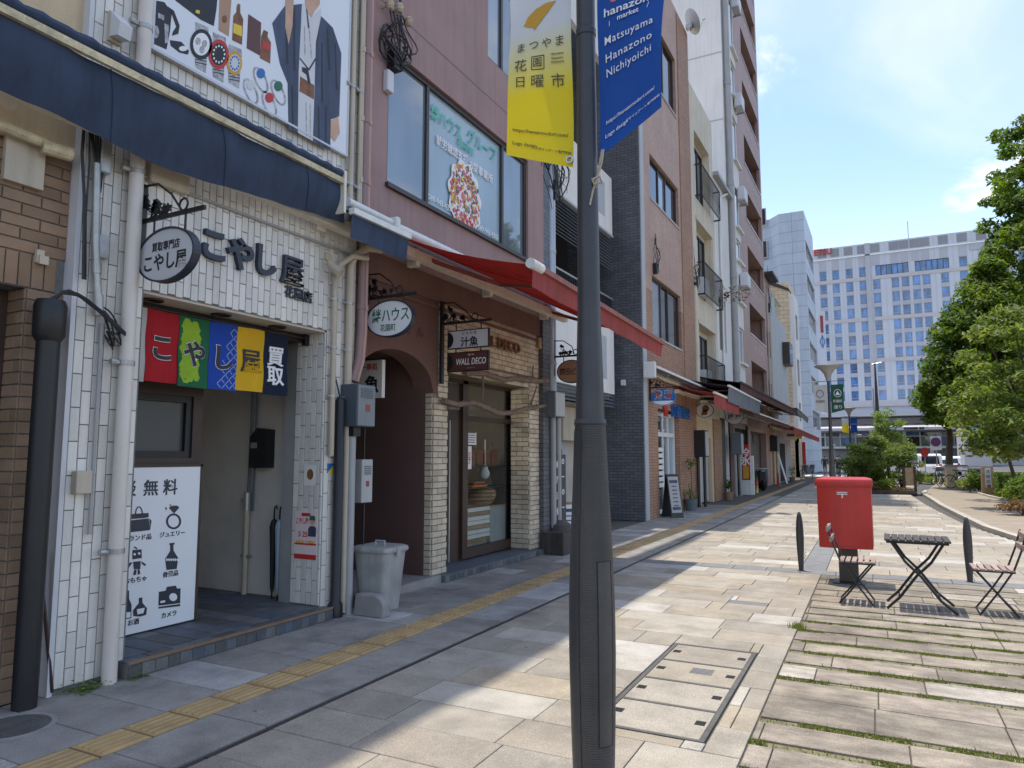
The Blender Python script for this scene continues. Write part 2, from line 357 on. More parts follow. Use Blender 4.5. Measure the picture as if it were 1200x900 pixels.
m_tyre = M('rubber', (0.016, 0.016, 0.016), 0.8, 0.1, 10, 0.1)
# ------------------------------------------------------------------ mesh building
WORLD = {}                                # world matrix of every parent made here (identity unless an Empty)
class MB:
    def __init__(s): s.v = []; s.f = []
    def add(s, vs, fs):
        o = len(s.v); s.v.extend([tuple(p) for p in vs]); s.f.extend([tuple(o + i for i in f) for f in fs]); return s
    def box(s, x0, x1, y0, y1, z0, z1):
        x0, x1 = min(x0, x1), max(x0, x1); y0, y1 = min(y0, y1), max(y0, y1); z0, z1 = min(z0, z1), max(z0, z1)
        return s.add([(x0, y0, z0), (x1, y0, z0), (x1, y1, z0), (x0, y1, z0), (x0, y0, z1), (x1, y0, z1), (x1, y1, z1), (x0, y1, z1)],
                     [(0, 3, 2, 1), (4, 5, 6, 7), (0, 1, 5, 4), (1, 2, 6, 5), (2, 3, 7, 6), (3, 0, 4, 7)])
    def obox(s, c, half, rot):            # box about a centre with a rotation matrix
        vs = []
        for sx, sy, sz in ((-1, -1, -1), (1, -1, -1), (1, 1, -1), (-1, 1, -1), (-1, -1, 1), (1, -1, 1), (1, 1, 1), (-1, 1, 1)):
            vs.append(Vector(c) + rot @ Vector((sx * half[0], sy * half[1], sz * half[2])))
        return s.add(vs, [(0, 3, 2, 1), (4, 5, 6, 7), (0, 1, 5, 4), (1, 2, 6, 5), (2, 3, 7, 6), (3, 0, 4, 7)])
    def bar(s, p, q, w, h=None):          # square bar between two points
        p, q = Vector(p), Vector(q); d = q - p; h = h or w
        rot = d.to_track_quat('Z', 'Y').to_matrix()
        return s.obox((p + q) / 2, (w / 2, h / 2, d.length / 2), rot)
    def prism(s, poly, axis, a, b):       # polygon swept along an axis; poly in the two other coordinates, in axis order
        n = len(poly)
        def pt(u, v, w): return {'x': (w, u, v), 'y': (u, w, v), 'z': (u, v, w)}[axis]
        vs = [pt(u, v, a) for u, v in poly] + [pt(u, v, b) for u, v in poly]
        return s.add(vs, [tuple(range(n)), tuple(range(2 * n - 1, n - 1, -1))] + [(i, i + n, (i + 1) % n + n, (i + 1) % n) for i in range(n)])
    def tube(s, pts, r, n=8, r2=None, cap=True):
        pts = [Vector(p) for p in pts]; m = len(pts); vs = []; fs = []
        up = Vector((0.31, 0.17, 0.93))
        prev = None
        for i, p in enumerate(pts):
            d = (pts[min(i + 1, m - 1)] - pts[max(i - 1, 0)])
            d = d.normalized() if d.length > 1e-9 else Vector((0, 0, 1))
            a = (prev if prev is not None else d.orthogonal())
            a = a - d * a.dot(d)
            a = a.normalized() if a.length > 1e-6 else d.orthogonal().normalized()
            prev = a; b = d.cross(a)
            rr = (r[i] if isinstance(r, (list, tuple)) else (r if r2 is None else r + (r2 - r) * i / max(1, m - 1)))
            for k in range(n):
                t = 2 * math.pi * k / n
                vs.append(p + (a * math.cos(t) + b * math.sin(t)) * rr)
        for i in range(m - 1):
            for k in range(n):
                fs.append((i * n + k, i * n + (k + 1) % n, (i + 1) * n + (k + 1) % n, (i + 1) * n + k))
        if cap: fs += [tuple(range(n - 1, -1, -1)), tuple((m - 1) * n + k for k in range(n))]
        return s.add(vs, fs)
    def lathe(s, prof, c=(0, 0, 0), n=24, sx=1.0, sy=1.0):    # prof: (radius, z)
        vs = []; fs = []
        for r, z in prof:
            for k in range(n):
                t = 2 * math.pi * k / n
                vs.append((c[0] + r * sx * math.cos(t), c[1] + r * sy * math.sin(t), c[2] + z))
        m = len(prof)
        for i in range(m - 1):
            for k in range(n): fs.append((i * n + k, i * n + (k + 1) % n, (i + 1) * n + (k + 1) % n, (i + 1) * n + k))
        fs += [tuple(range(n - 1, -1, -1)), tuple((m - 1) * n + k for k in range(n))]
        return s.add(vs, fs)
    def surf(s, fn, nu, nv, th=0.0, nrm=(1, 0, 0)):           # a sheet fn(u, v); with a thickness it becomes a closed cloth
        vs = [Vector(fn(i / nu, j / nv)) for j in range(nv + 1) for i in range(nu + 1)]
        fs = [(j * (nu + 1) + i, j * (nu + 1) + i + 1, (j + 1) * (nu + 1) + i + 1, (j + 1) * (nu + 1) + i) for j in range(nv) for i in range(nu)]
        if th:
            nv_ = Vector(nrm) * th; k = len(vs); vs2 = [v + nv_ for v in vs]
            fs2 = [tuple(k + i for i in reversed(f)) for f in fs]
            rim = [i for i in range(nu + 1)] + [(j + 1) * (nu + 1) - 1 + 0 for j in range(1, nv + 1)] + [nv * (nu + 1) + i for i in range(nu - 1, -1, -1)] + [j * (nu + 1) for j in range(nv - 1, 0, -1)]
            fs3 = [(rim[(i + 1) % len(rim)], rim[i], rim[i] + k, rim[(i + 1) % len(rim)] + k) for i in range(len(rim))]
            return s.add(vs + vs2, fs + fs2 + fs3)
        return s.add(vs, fs)
    def ell(s, c, rx, rz, axis, a, b, n=40):
        return s.prism([(c[0] + rx * math.cos(2 * math.pi * k / n), c[1] + rz * math.sin(2 * math.pi * k / n)) for k in range(n)], axis, a, b)
    def ring(s, c, rx, rz, w, axis, a, b, n=40):
        def P(rr, t): return (c[0] + (rx + rr) * math.cos(t), c[1] + (rz + rr) * math.sin(t))
        for k in range(n):
            t0, t1 = 2 * math.pi * k / n, 2 * math.pi * (k + 1) / n
            s.prism([P(0, t0), P(w, t0), P(w, t1), P(0, t1)], axis, a, b)
        return s
    def build(s, name, mat, parent=None, smooth=False, origin=None, bevel=0, **props):
        me = bpy.data.meshes.new(name)
        vs = s.v
        if parent is None and origin is None and vs:
            xs, ys, zs = zip(*vs); origin = ((min(xs) + max(xs)) / 2, (min(ys) + max(ys)) / 2, min(zs))
        if origin: vs = [(x - origin[0], y - origin[1], z - origin[2]) for x, y, z in vs]
        me.from_pydata(vs, [], s.f)
        bm = bmesh.new(); bm.from_mesh(me); bmesh.ops.recalc_face_normals(bm, faces=bm.faces)
        if bevel: bmesh.ops.bevel(bm, geom=list(bm.edges), offset=bevel, segments=1, affect='EDGES', clamp_overlap=True)
        bm.to_mesh(me); bm.free()
        if smooth:
            for p in me.polygons: p.use_smooth = True
            try: me.set_sharp_from_angle(angle=R(40))
            except Exception: pass
        if mat: me.materials.append(mat)
        return link(name, me, parent, Matrix.Translation(origin) if origin else Matrix.Identity(4), **props)
def link(name, data, parent=None, mw=None, **props):
    o = bpy.data.objects.new(name, data)
    COL.objects.link(o)
    mw = mw or Matrix.Identity(4)
    o.matrix_basis = mw
    if parent is not None:
        o.parent = parent; o.matrix_parent_inverse = WORLD[parent.name].inverted()
    WORLD[o.name] = mw.copy()
    for k, v in props.items(): o[k] = v
    return o
def thing(name, label, cat, loc=(0, 0, 0), group=None):
    o = link(name, None, None, Matrix.Translation(loc), label=label, category=cat)
    o.empty_display_size = 0.2
    if group: o['group'] = group
    return o
def tag(o, label, cat, group=None):
    o['label'] = label; o['category'] = cat
    if group: o['group'] = group
    return o
def struct(o): o['kind'] = 'structure'; return o
def copy_tree(o, delta=None, parent=None, **props):
    c = o.copy(); COL.objects.link(c)
    if parent is not None: c.parent = parent
    if delta is not None: c.location = c.location + Vector(delta)
    WORLD[c.name] = c.matrix_basis.copy()
    for k, v in props.items(): c[k] = v
    for ch in list(KIDS(o)): copy_tree(ch, parent=c)
    return c
def KIDS(o): return [x for x in o.children]

# ------------------------------------------------------------------ small alike pieces (bricks, tiles, pavers)
PLANE = {'x': Matrix(((0, 0, 1), (1, 0, 0), (0, 1, 0))), 'y': Matrix(((1, 0, 0), (0, 0, -1), (0, 1, 0))), 'z': Matrix.Identity(3)}
PCACHE = {}
def piece_mesh(w, h, t, mat, bev, ribs=0):
    key = (round(w, 3), round(h, 3), round(t, 3), mat.name, bev, ribs)
    if key in PCACHE: return PCACHE[key]
    a, b, e = w / 2, h / 2, min(bev, w / 4, h / 4)
    vs = [(-a, -b, 0), (a, -b, 0), (a, b, 0), (-a, b, 0), (-a, -b, t - e), (a, -b, t - e), (a, b, t - e), (-a, b, t - e),
          (-a + e, -b + e, t), (a - e, -b + e, t), (a - e, b - e, t), (-a + e, b - e, t)]
    fs = [(0, 1, 5, 4), (1, 2, 6, 5), (2, 3, 7, 6), (3, 0, 4, 7), (4, 5, 9, 8), (5, 6, 10, 9), (6, 7, 11, 10), (7, 4, 8, 11), (8, 9, 10, 11)]
    mb = MB().add(vs, fs)
    for k in range(ribs):
        u = -a + w * (k + 0.5) / ribs
        q = w / ribs * 0.24
        mb.add([(u - q, -b * 0.9, t), (u + q, -b * 0.9, t), (u + q, b * 0.9, t), (u - q, b * 0.9, t), (u - q * .6, -b * 0.86, t + .007), (u + q * .6, -b * 0.86, t + .007), (u + q * .6, b * 0.86, t + .007), (u - q * .6, b * 0.86, t + .007)],
               [(4, 5, 6, 7), (0, 1, 5, 4), (1, 2, 6, 5), (2, 3, 7, 6), (3, 0, 4, 7)])
    me = bpy.data.meshes.new('piece'); me.from_pydata(mb.v, [], mb.f); me.materials.append(mat)
    PCACHE[key] = me
    return me
def pieces(parent, name, rects, axis, w0, t, mat, limit=300, bev=0.003, jig=0.0, ribs=0, rot=0.0, stuffname=None):
    """rects (u0,u1,v0,v1) on the plane axis = w0; the nearest `limit` become objects, the rest one joined part."""
    rot3 = PLANE[axis]
    items = []
    for (u0, u1, v0, v1) in rects:
        if u1 - u0 < 0.012 or v1 - v0 < 0.012: continue
        c = rot3 @ Vector(((u0 + u1) / 2, (v0 + v1) / 2, 0))
        c[{'x': 0, 'y': 1, 'z': 2}[axis]] = w0
        items.append(((c - Vector((0, 0, CAM_H))).length, c, u1 - u0, v1 - v0))
    items.sort(key=lambda q: q[0])
    rest = MB()
    nrm = rot3 @ Vector((0, 0, 1))
    for i, (d, c, w, h) in enumerate(items):
        me = piece_mesh(round(w, 3), round(h, 3), t, mat, bev, ribs)
        c = c + nrm * random.uniform(-jig, jig)
        mw = Matrix.Translation(c) @ rot3.to_4x4()
        if jig: mw = mw @ Matrix.Rotation(random.uniform(-1, 1) * rot, 4, 'X') @ Matrix.Rotation(random.uniform(-1, 1) * rot, 4, 'Y')
        if i < limit: link(name, me, parent, mw)
        else: rest.add([mw @ v.co for v in me.vertices], [tuple(p.vertices) for p in me.polygons])
    if rest.v:
        rest.build(stuffname or name + '_field', mat, parent, kind='stuff')
def courses(u0, u1, v0, v1, pu, pv, joint, holes=(), vertical=False, jitter=0.0, bond=0.5):
    """running bond clipped to the rectangle and to the holes; vertical=True stands the pieces on end"""
    out = []
    if vertical:
        u0, u1, v0, v1 = v0, v1, u0, u1
        holes = [(c, d, a, b) for a, b, c, d in holes]
    nr = int(math.ceil((v1 - v0) / pv))
    for r in range(nr):
        b0 = v0 + r * pv + joint / 2; b1 = min(v0 + (r + 1) * pv, v1) - joint / 2
        u = u0 - (bond * pu if r % 2 else 0) - (random.random() * pu if jitter else 0)
        while u < u1:
            w = pu * (1 + random.uniform(-jitter, jitter))
            spans = [(max(u, u0) + joint / 2, min(u + w, u1) - joint / 2)]
            for (a, b, c, d) in holes:
                if b1 <= c + 1e-4 or b0 >= d - 1e-4: continue
                ns = []
                for (s0, s1) in spans:
                    if s1 <= a or s0 >= b: ns.append((s0, s1))
                    else:
                        if s0 < a: ns.append((s0, a - joint / 2))
                        if s1 > b: ns.append((b + joint / 2, s1))
                spans = ns
            for s0, s1 in spans:
                if s1 - s0 > 0.015: out.append((s0, s1, b0, b1))
            for (a, b, c, d) in holes:              # a hole that cuts a course part-way leaves cut pieces above and below
                if b1 <= c + 1e-4 or b0 >= d - 1e-4: continue
                s0, s1 = max(u, u0, a) + joint / 2, min(u + w, u1, b) - joint / 2
                if s1 - s0 < 0.015: continue
                if c - b0 > 0.025: out.append((s0, s1, b0, c - joint / 2))
                if b1 - d > 0.025: out.append((s0, s1, d + joint / 2, b1))
            u += w
    if vertical: out = [(c, d, a, b) for a, b, c, d in out]
    return out
def holed(mb, X0, X1, y0, y1, z0, z1, holes):
    """a wall slab X0..X1 with rectangular holes (y0,y1,z0,z1), cut into non-overlapping blocks"""
    ys = sorted({y0, y1, *[min(max(h[i], y0), y1) for h in holes for i in (0, 1)]})
    for a, b in zip(ys, ys[1:]):
        if b - a < 1e-4: continue
        m = (a + b) / 2
        cuts = sorted([(max(h[2], z0), min(h[3], z1)) for h in holes if h[0] < m < h[1]])
        z = z0
        for c, d in cuts:
            if d <= c: continue
            if c > z + 1e-4: mb.box(X0, X1, a, b, z, c)
            z = max(z, d)
        if z < z1 - 1e-4: mb.box(X0, X1, a, b, z, z1)
    return mb
def window(parent, X, y0, y1, z0, z1, n, fm, gm, name='window', fw=0.045, d=0.06, split=None, gms=None):
    """a framed window whose outer frame face is at X; panes are its children"""
    f = MB()
    f.box(X - d, X, y0, y1, z0, z0 + fw).box(X - d, X, y0, y1, z1 - fw, z1).box(X - d, X, y0, y0 + fw, z0 + fw, z1 - fw).box(X - d, X, y1 - fw, y1, z0 + fw, z1 - fw)
    es = split or [i / n for i in range(n + 1)]
    ys = [y0 + fw + (y1 - y0 - 2 * fw) * e for e in es]
    for y in ys[1:-1]: f.box(X - d + 0.004, X - 0.004, y - fw / 2, y + fw / 2, z0 + fw, z1 - fw)
    o = f.build(name, fm, parent)
    for i, (a, b) in enumerate(zip(ys, ys[1:])):
        a2 = a + (fw / 2 if i else 0); b2 = b - (fw / 2 if i < len(ys) - 2 else 0)
        k = 0.012 * (i % 2)
        MB().box(X - d * 0.72 - k, X - d * 0.6 - k, a2 + .001, b2 - .001, z0 + fw + .001, z1 - fw - .001).build('pane', (gms[i] if gms else gm), o)
    return o

# ------------------------------------------------------------------ lettering
def text_mesh(body, size, ext=0.004, bold=0.0, shear=0.0, spacing=1.0, res=3, font_w=1.0):
    c = bpy.data.curves.new('lettering', 'FONT')
    c.body = body; c.size = 1.0; c.extrude = ext / size; c.offset = bold; c.resolution_u = res; c.shear = shear; c.space_character = spacing
    c.align_x = 'CENTER'; c.align_y = 'CENTER'
    o = bpy.data.objects.new('lettering', c); COL.objects.link(o)
    dg = bpy.context.evaluated_depsgraph_get()
    me = bpy.data.meshes.new_from_object(o.evaluated_get(dg))
    bpy.data.objects.remove(o); bpy.data.curves.remove(c)
    bm = bmesh.new(); bm.from_mesh(me); bmesh.ops.triangulate(bm, faces=bm.faces); bm.to_mesh(me); bm.free()
    vs = [(v.co.x * size * font_w, v.co.y * size, v.co.z * size) for v in me.vertices]
    fs = [tuple(p.vertices) for p in me.polygons]
    bpy.data.meshes.remove(me)
    return vs, fs
def text_w(vs): return max(v[0] for v in vs) - min(v[0] for v in vs)
def T(body, size, mat, at, face, parent, width=None, name='lettering', ext=0.004, bold=0.0, warp=None, **k):
    """lettering whose centre is `at`; face 'x' reads on a facade towards +X, 'y' on a sign facing the camera (-Y)"""
    vs, fs = text_mesh(body, size, ext, bold, **k)
    xs = [v[0] for v in vs]; ysv = [v[1] for v in vs]
    mx, my = (min(xs) + max(xs)) / 2, (min(ysv) + max(ysv)) / 2
    sx = (width / (max(xs) - min(xs))) if width else 1.0
    vs = [((x - mx) * sx, y - my, z) for x, y, z in vs]
    if warp: vs = [warp(x, y, z) for x, y, z in vs]
    else:
        rot = PLANE[face]
        vs = [tuple(Vector(at) + rot @ Vector(v)) for v in vs]
    mb = MB(); mb.add(vs, fs)
    return mb.build(name, mat, parent)
def flat(poly, X, mat, parent, name, t=0.003):       # a printed shape (y,z polygon) on a facade-facing board at X
    return MB().prism(poly, 'x', X, X + t).build(name, mat, parent)
def flat_y(poly, Y, mat, parent, name, t=0.003):     # the same on a board facing the camera
    return MB().prism(poly, 'y', Y - t, Y).build(name, mat, parent)
def circ(c, r, n=20, rz=None): return [(c[0] + r * math.cos(2 * math.pi * k / n), c[1] + (rz or r) * math.sin(2 * math.pi * k / n)) for k in range(n)]
# ================================================================== THE GROUND
struct(MB().box(-700, 700, -60, 1400, -0.30, -0.06).build('ground', m_asphalt))
KERB = [(-4, 14), (2, 9.5), (6, 6.6), (9, 5.0), (12, 3.5), (14, 2.75), (16.2, 2.3), (19.2, 1.86), (24, 1.6), (27, 1.46), (30.6, 1.38), (35, 1.25), (38, 1.5), (46, 2.2), (58, 3.0)]
def kx(y):
    for (a, xa), (b, xb) in zip(KERB, KERB[1:]):
        if a <= y <= b: return xa + (xb - xa) * (y - a) / (b - a)
    return KERB[-1][1]
pav = struct(MB().prism([(-9, -4), (KERB[0][1] - .1, KERB[0][0])] + [(x - .02, y) for y, x in KERB[1:]] + [(-9, 58)], 'z', -0.05, -0.012).build('pavement', m_joint, origin=(0, 0, 0)))
# yellow guide tiles, 0.3 m, with raised bars
pieces(pav, 'tactile_tile', [(-4.025, -3.75, 1.3 + .31 * k + .007, 1.3 + .31 * (k + 1) - .007) for k in range(150)], 'z', -0.012, 0.014, m_tactile, 90, ribs=5, jig=.0008)
# slabs along the shop fronts, and between guide tiles and drain
pieces(pav, 'side_slab', courses(-5.05, -4.035, 1.0, 24, 0.66, 0.43, 0.008, jitter=.22), 'z', -0.012, 0.014, m_paverside, 60, jig=.0015, rot=.002)
pieces(pav, 'side_slab', courses(-3.74, -3.285, 1.0, 30, 0.62, 0.455, 0.008, vertical=True, jitter=.25), 'z', -0.012, 0.014, m_paverside, 34, jig=.0012, rot=.002)
# the slot drain
pieces(pav, 'drain_cover', [(-3.275, -3.235, 1 + .6 * k, 1.595 + .6 * k) for k in range(95)], 'z', -0.012, 0.006, m_frame, 30)
hole = [(-1.60, -0.905, 4.175, 6.225), (-1.50, -1.08, 8.15, 8.33)]
pieces(pav, 'paver_stone', courses(-3.225, -0.70, 1.6, 10.6, 0.84, 0.41, 0.007, holes=hole, jitter=.22), 'z', -0.012, 0.014, m_paver, 120, jig=.0014, rot=.002)
pieces(pav, 'paver_stone', [(-1.495, -1.085, 8.155, 8.325)], 'z', -0.012, 0.014, m_paverslate, 2)
# right-hand field: long stones in rows with grass between them
rows = [3.12, 3.52, 3.93, 4.33, 4.71, 5.21, 5.63, 6.03, 6.42, 6.80, 7.20, 7.59, 7.97, 8.32, 8.70, 9.08, 9.46, 9.85, 10.23, 10.6]
rr = []; gaps = []
for k, (a, b) in enumerate(zip(rows, rows[1:])):
    g0 = .004 if abs(a - 5.21) < .01 else .043
    g1 = .004 if abs(b - 5.21) < .01 else .043
    if a > 8.2: g0, g1 = .018, .018
    rr += courses(-0.695, kx(a) if a > 6 else 4.2, a + g0, b - g1, 0.78, b - a - g0 - g1, 0.008, jitter=.16)
    if g0 > .01: gaps.append((a, 0.043 if a < 8.2 else .014))
pieces(pav, 'long_paver', rr, 'z', -0.012, 0.014, m_paverpink, 130, jig=.002, rot=.003)
# slate bands, then the square beyond
pieces(pav, 'band_paver', courses(-3.225, 3.6, 10.62, 10.98, 0.45, 0.36, 0.008), 'z', -0.012, 0.014, m_paverslate, 40, jig=.001)
pieces(pav, 'band_paver', courses(-1.0, -0.66, 10.98, 17.6, 0.45, 0.34, 0.008, vertical=True), 'z', -0.012, 0.014, m_paverslate, 20, jig=.001)
far = []
y = 10.98
while y < 44:
    h = 0.40 if y < 24 else 0.8
    band = any(abs(y - b) < h * .55 for b in (17.6, 24.0, 31.0))
    for u0, u1 in (((-3.225, -1.0), (-0.66, kx(y))) if y < 17.5 else ((-3.225, kx(y)),)):
        far += [(a, b, c, d) for a, b, c, d in courses(u0, u1, y, y + h, 0.86 if y < 24 else 1.5, h, 0.008 if y < 24 else 0.02, jitter=.2)]
    y += h
pieces(pav, 'square_paver', far, 'z', -0.012, 0.014, m_paver, 110, jig=.0014, rot=.0015)
pav.rotation_euler.z = 0.014
# grass in the joints
mb = MB()
for (gy, half) in gaps:
    n = 3000 if half > .02 else 420
    for _ in range(n):
        x = random.uniform(-0.70, 3.2); 
        if random.random() < .9 and math.sin(x * 3.1 + gy * 9) + math.sin(x * 7.3 + gy * 4) + .7 * math.sin(x * 17 + gy) > .25: continue
        yy = gy + random.uniform(-half, half); h = random.uniform(.004, .016) * (2.0 if random.random() < .04 else 1); a = random.uniform(0, 6.28); w = random.uniform(.003, .007)
        dx, dy = math.cos(a), math.sin(a); l = random.uniform(-.018, .018)
        X0, Y0 = x - .014 * yy, yy + .014 * x
        mb.add([(X0 - dx * w, Y0 - dy * w, -.008), (X0 + dx * w, Y0 + dy * w, -.008), (X0 + l * dy, Y0 + l * dx, h)], [(0, 1, 2)])
for _ in range(140):                       # one taller tuft at the field's edge
    x, yy = random.gauss(-0.80, .03), random.gauss(7.25, .03); l = random.uniform(-.03, .03)
    mb.add([(x - .004, yy, -.008), (x + .004, yy, -.008), (x + l, yy + random.uniform(-.03, .03), random.uniform(.03, .07))], [(0, 1, 2)])
g = mb.build('grass', m_grass, origin=(0, 0, 0), label='short grass growing in joints between long pavers', category='grass', kind='stuff')
gs = MB()
for (gy, half) in gaps: gs.box(-0.70, 4.0, gy - half, gy + half, -.0118, -.0085)
o = gs.build('joint_soil', m_turf, pav); o.matrix_parent_inverse = Matrix.Identity(4); o['kind'] = 'stuff'
# brown path in the park, its kerb, the planting ground beyond
pp = [(x + .1, y) for y, x in KERB[2:]]
struct(MB().prism(pp + [(4.2, 58), (3.9, 44), (3.35, 36), (3.5, 33), (4.2, 28), (5.6, 22), (8.0, 17), (11, 13), (12, 8)], 'z', -0.05, -0.004).build('path', m_pathbrown, origin=(0, 0, 0)))
struct(MB().prism([(12, 8), (11, 13), (8.0, 17), (5.6, 22), (4.2, 28), (3.5, 33), (3.35, 36), (3.9, 44), (4.2, 58), (40, 58), (40, 8)], 'z', -0.055, -0.02).build('planting_ground', m_soil, origin=(0, 0, 0)))
kerb = struct(MB().prism([(9.0, 2.4), (9.02, 2.4), (9.02, 2.42)], 'z', -.05, -.04).build('kerb', m_kerb, origin=(0, 0, 0)))
def kerb_run(path, w, hgt, step):
    acc = [Vector((x, y, 0)) for y, x in path]
    pts = [acc[0]]
    for a, b in zip(acc, acc[1:]):
        n = max(1, int((b - a).length / step))
        pts += [a + (b - a) * (i + 1) / n for i in range(n)]
    for a, b in zip(pts, pts[1:]):
        d = (b - a); n = Vector((d.y, -d.x, 0)).normalized() * w; e = d.normalized() * .006
        a2, b2 = a + e, b - e
        MB().prism([(a2.x, a2.y), (b2.x, b2.y), ((b2 + n).x, (b2 + n).y), ((a2 + n).x, (a2 + n).y)], 'z', -.05, hgt + random.uniform(-.002, .002)).build('kerb_stone', m_kerb, kerb)
kerb_run(KERB[2:-2], 0.16, 0.035, 0.75)
rk = [(17, 8.0), (22, 5.6), (28, 4.2), (33, 3.5), (36, 3.35), (44, 3.9)]
kerb_run(rk, 0.12, 0.05, 1.2)
# the road at the end of the street
struct(MB().box(-60, 80, 60, 120, -0.06, -0.05).build('road', m_asphalt, origin=(0, 0, 0)))
rm = MB()
for k in range(26): rm.box(-8 + k * .95, -8 + k * .95 + .45, 62, 65.5, -.05, -.045)
rm.box(-40, 60, 92, 92.2, -.05, -.045).box(-40, 60, 66.2, 66.45, -.05, -.045)
struct(rm.build('road_marking', m_paint, origin=(0, 0, 0)))

# manhole and utility covers
mh = thing('manhole_cover', 'round dark iron manhole cover at foot of brown brick wall', 'manhole cover', (-4.66, 2.5, 0))
MB().ring((-4.66, 2.5), .20, .20, .03, 'z', -.012, .006).build('rim', m_concrete, mh)
c = MB().ell((-4.66, 2.5), .198, .198, 'z', -.012, .004)
for k in range(5): c.ring((-4.66, 2.5), .03 + .034 * k, .03 + .034 * k, .012, 'z', .004, .007, 28)
c.build('lid', m_coverframe, mh)
uc = thing('utility_cover', 'stone filled utility cover with four panels in steel frame', 'utility cover', (-1.31, 5.2, 0))
fr = MB()
X0, X1, Y0, Y1 = -1.66, -0.99, 4.16, 6.20
fr.box(X0, X0 + .03, Y0, Y1, -.012, .005).box(X1 - .03, X1, Y0, Y1, -.012, .005)
ys = [Y0 + (Y1 - Y0 - .03) * k / 4 for k in range(5)]
for yy in ys: fr.box(X0 + .03, X1 - .03, yy, yy + .03, -.012, .0045)
fr.build('frame', m_coverframe, uc)
for k, (a, b) in enumerate(zip(ys, ys[1:])):
    p = MB().box(X0 + .034, X1 - .034, a + .034, b - .004, -.012, .002).build('cover_panel', m_paver, uc)
    for sx in (X0 + .05, X1 - .11):
        h = MB().box(sx, sx + .06, (a + b) / 2 + .0, (a + b) / 2 + .07, .002, .0038)
        h.build('lifting_hole', m_black, p)
nm = MB()
for k in range(5): nm.box(-1.36, -1.20, 5.42 + k * .03, 5.435 + k * .03, .002, .004)
nm.build('name_plate', m_boxgrey, uc)
uc.rotation_euler.z = 0.014
# ================================================================== A  the brown brick building at the left edge
XA = -5.1
bA = thing('brick_shop', 'brown brick building at left edge of the street', 'building', (-7, 0.5, 0))
zt = FZ(20, 335, XA)
yR = FY(80, 600, -5.06); yP = FY(19, 520, XA)
MB().box(-11, XA - .35, -2, yR, 0, 15.8).build('body', m_beige, bA)
wl = MB().box(XA - .35, XA - .012, yP, yR - .004, 0, zt + .002).box(XA - .35, XA - .012, -2, yR - .004, zt, 3.72)
wl.build('wall', m_mortar, bA)
MB().box(XA - .35, XA + .02, -2, yR - .004, 3.72, 15.8).build('upper_wall', m_beige, bA)
hh = .083
rects = courses(yP, yR - .006, 0.0, zt, .25, hh, .009) 
pieces(bA, 'brick', rects, 'x', XA - .012, .012, m_brickbrown, 150)
sold = [(a + .004, a + .079, zt + .006, zt + .235) for a in [1.75 + .083 * k for k in range(13)] if a + .083 < yR]
pieces(bA, 'header_brick', sold, 'x', XA - .012, .012, m_brickbrown, 30)
pieces(bA, 'brick', courses(1.7, yR - .006, zt + .24, 3.7, .25, hh, .009), 'x', XA - .012, .012, m_brickbrown, 120)
pieces(bA, 'reveal_brick', courses(XA - .34, XA - .004, 0, zt, .25, hh, .009), 'y', yP, .012, m_brickbrown, 90)
MB().box(XA - .9, XA - .35, 0.4, yP, 0, .06).build('doorstep', m_concrete, bA)
bd = MB().box(XA - .28, XA - .20, 1.2, yP - .014, .06, zt).build('door', m_framebrown, bA)
# ================================================================== B  white tiled shop
XB = -5.0
YB0, YB1 = 2.92, 5.90
ZT = 15.6
OP = (3.05, 5.45, 0.12, 2.87)             # the open shop front
bB = thing('white_tile_shop', 'white vertical tile building with pawn shop below billboard', 'building', (-6.5, 4.4, 0))
wall = MB()
holed(wall, XB - .40, XB - .012, YB0, YB1, 0, 9.0, [(OP[0] + .38, OP[1], 0, OP[3])])
wall.build('wall', m_mortar, bB)
MB().box(XB - .4, XB - .0, YB0, YB1, 9.0, ZT).build('upper_wall', m_tilewhite, bB)
MB().box(-11, XB - 2.6, YB0, YB1, 0, ZT).box(XB - 2.6, XB - .4, YB0, YB1, 3.0, ZT).build('body', m_white, bB)
MB().box(XB - .4, XB + .0, YB0 - .035, YB0 - .001, 0, 9.0).build('corner_trim', m_greyboard, bB)
BILL = (3.36, 5.62, 4.80, 7.7)
tiles = courses(YB0 + .002, YB1, 0.04, 8.6, .237, .0705, .006, holes=[(OP[0] + .38, OP[1], 0, OP[3] + .002), (BILL[0] + .08, BILL[1] - .08, BILL[2] + .08, 8.6)], vertical=True)
pieces(bB, 'tile', tiles, 'x', XB - .012, .012, m_tilewhite, 300, bev=.0025)
# reveal of the opening, tiled, facing along the street
pieces(bB, 'reveal_tile', courses(XB - .39, XB - .002, .13, OP[3], .237, .0705, .006, vertical=True), 'y', OP[1], .012, m_tilewhite, 90)
sf = MB().box(XB - 2.6, XB - .014, OP[0], OP[1] - .014, OP[3] - .02, OP[3] + .1)
sf.build('soffit', m_soffit, bB)
MB().box(XB - .62, XB - .30, OP[0], OP[1] - .02, OP[3] - .10, OP[3] - .021).build('blind_box', m_framebrown, bB)
for y in (3.62, 4.29, 4.95):
    d = MB().lathe([(.085, 0), (.085, -.012), (.07, -.014), (.062, .0)], (XB - .17, y, OP[3] - .021), 20).build('downlight', m_framebrown, bB)
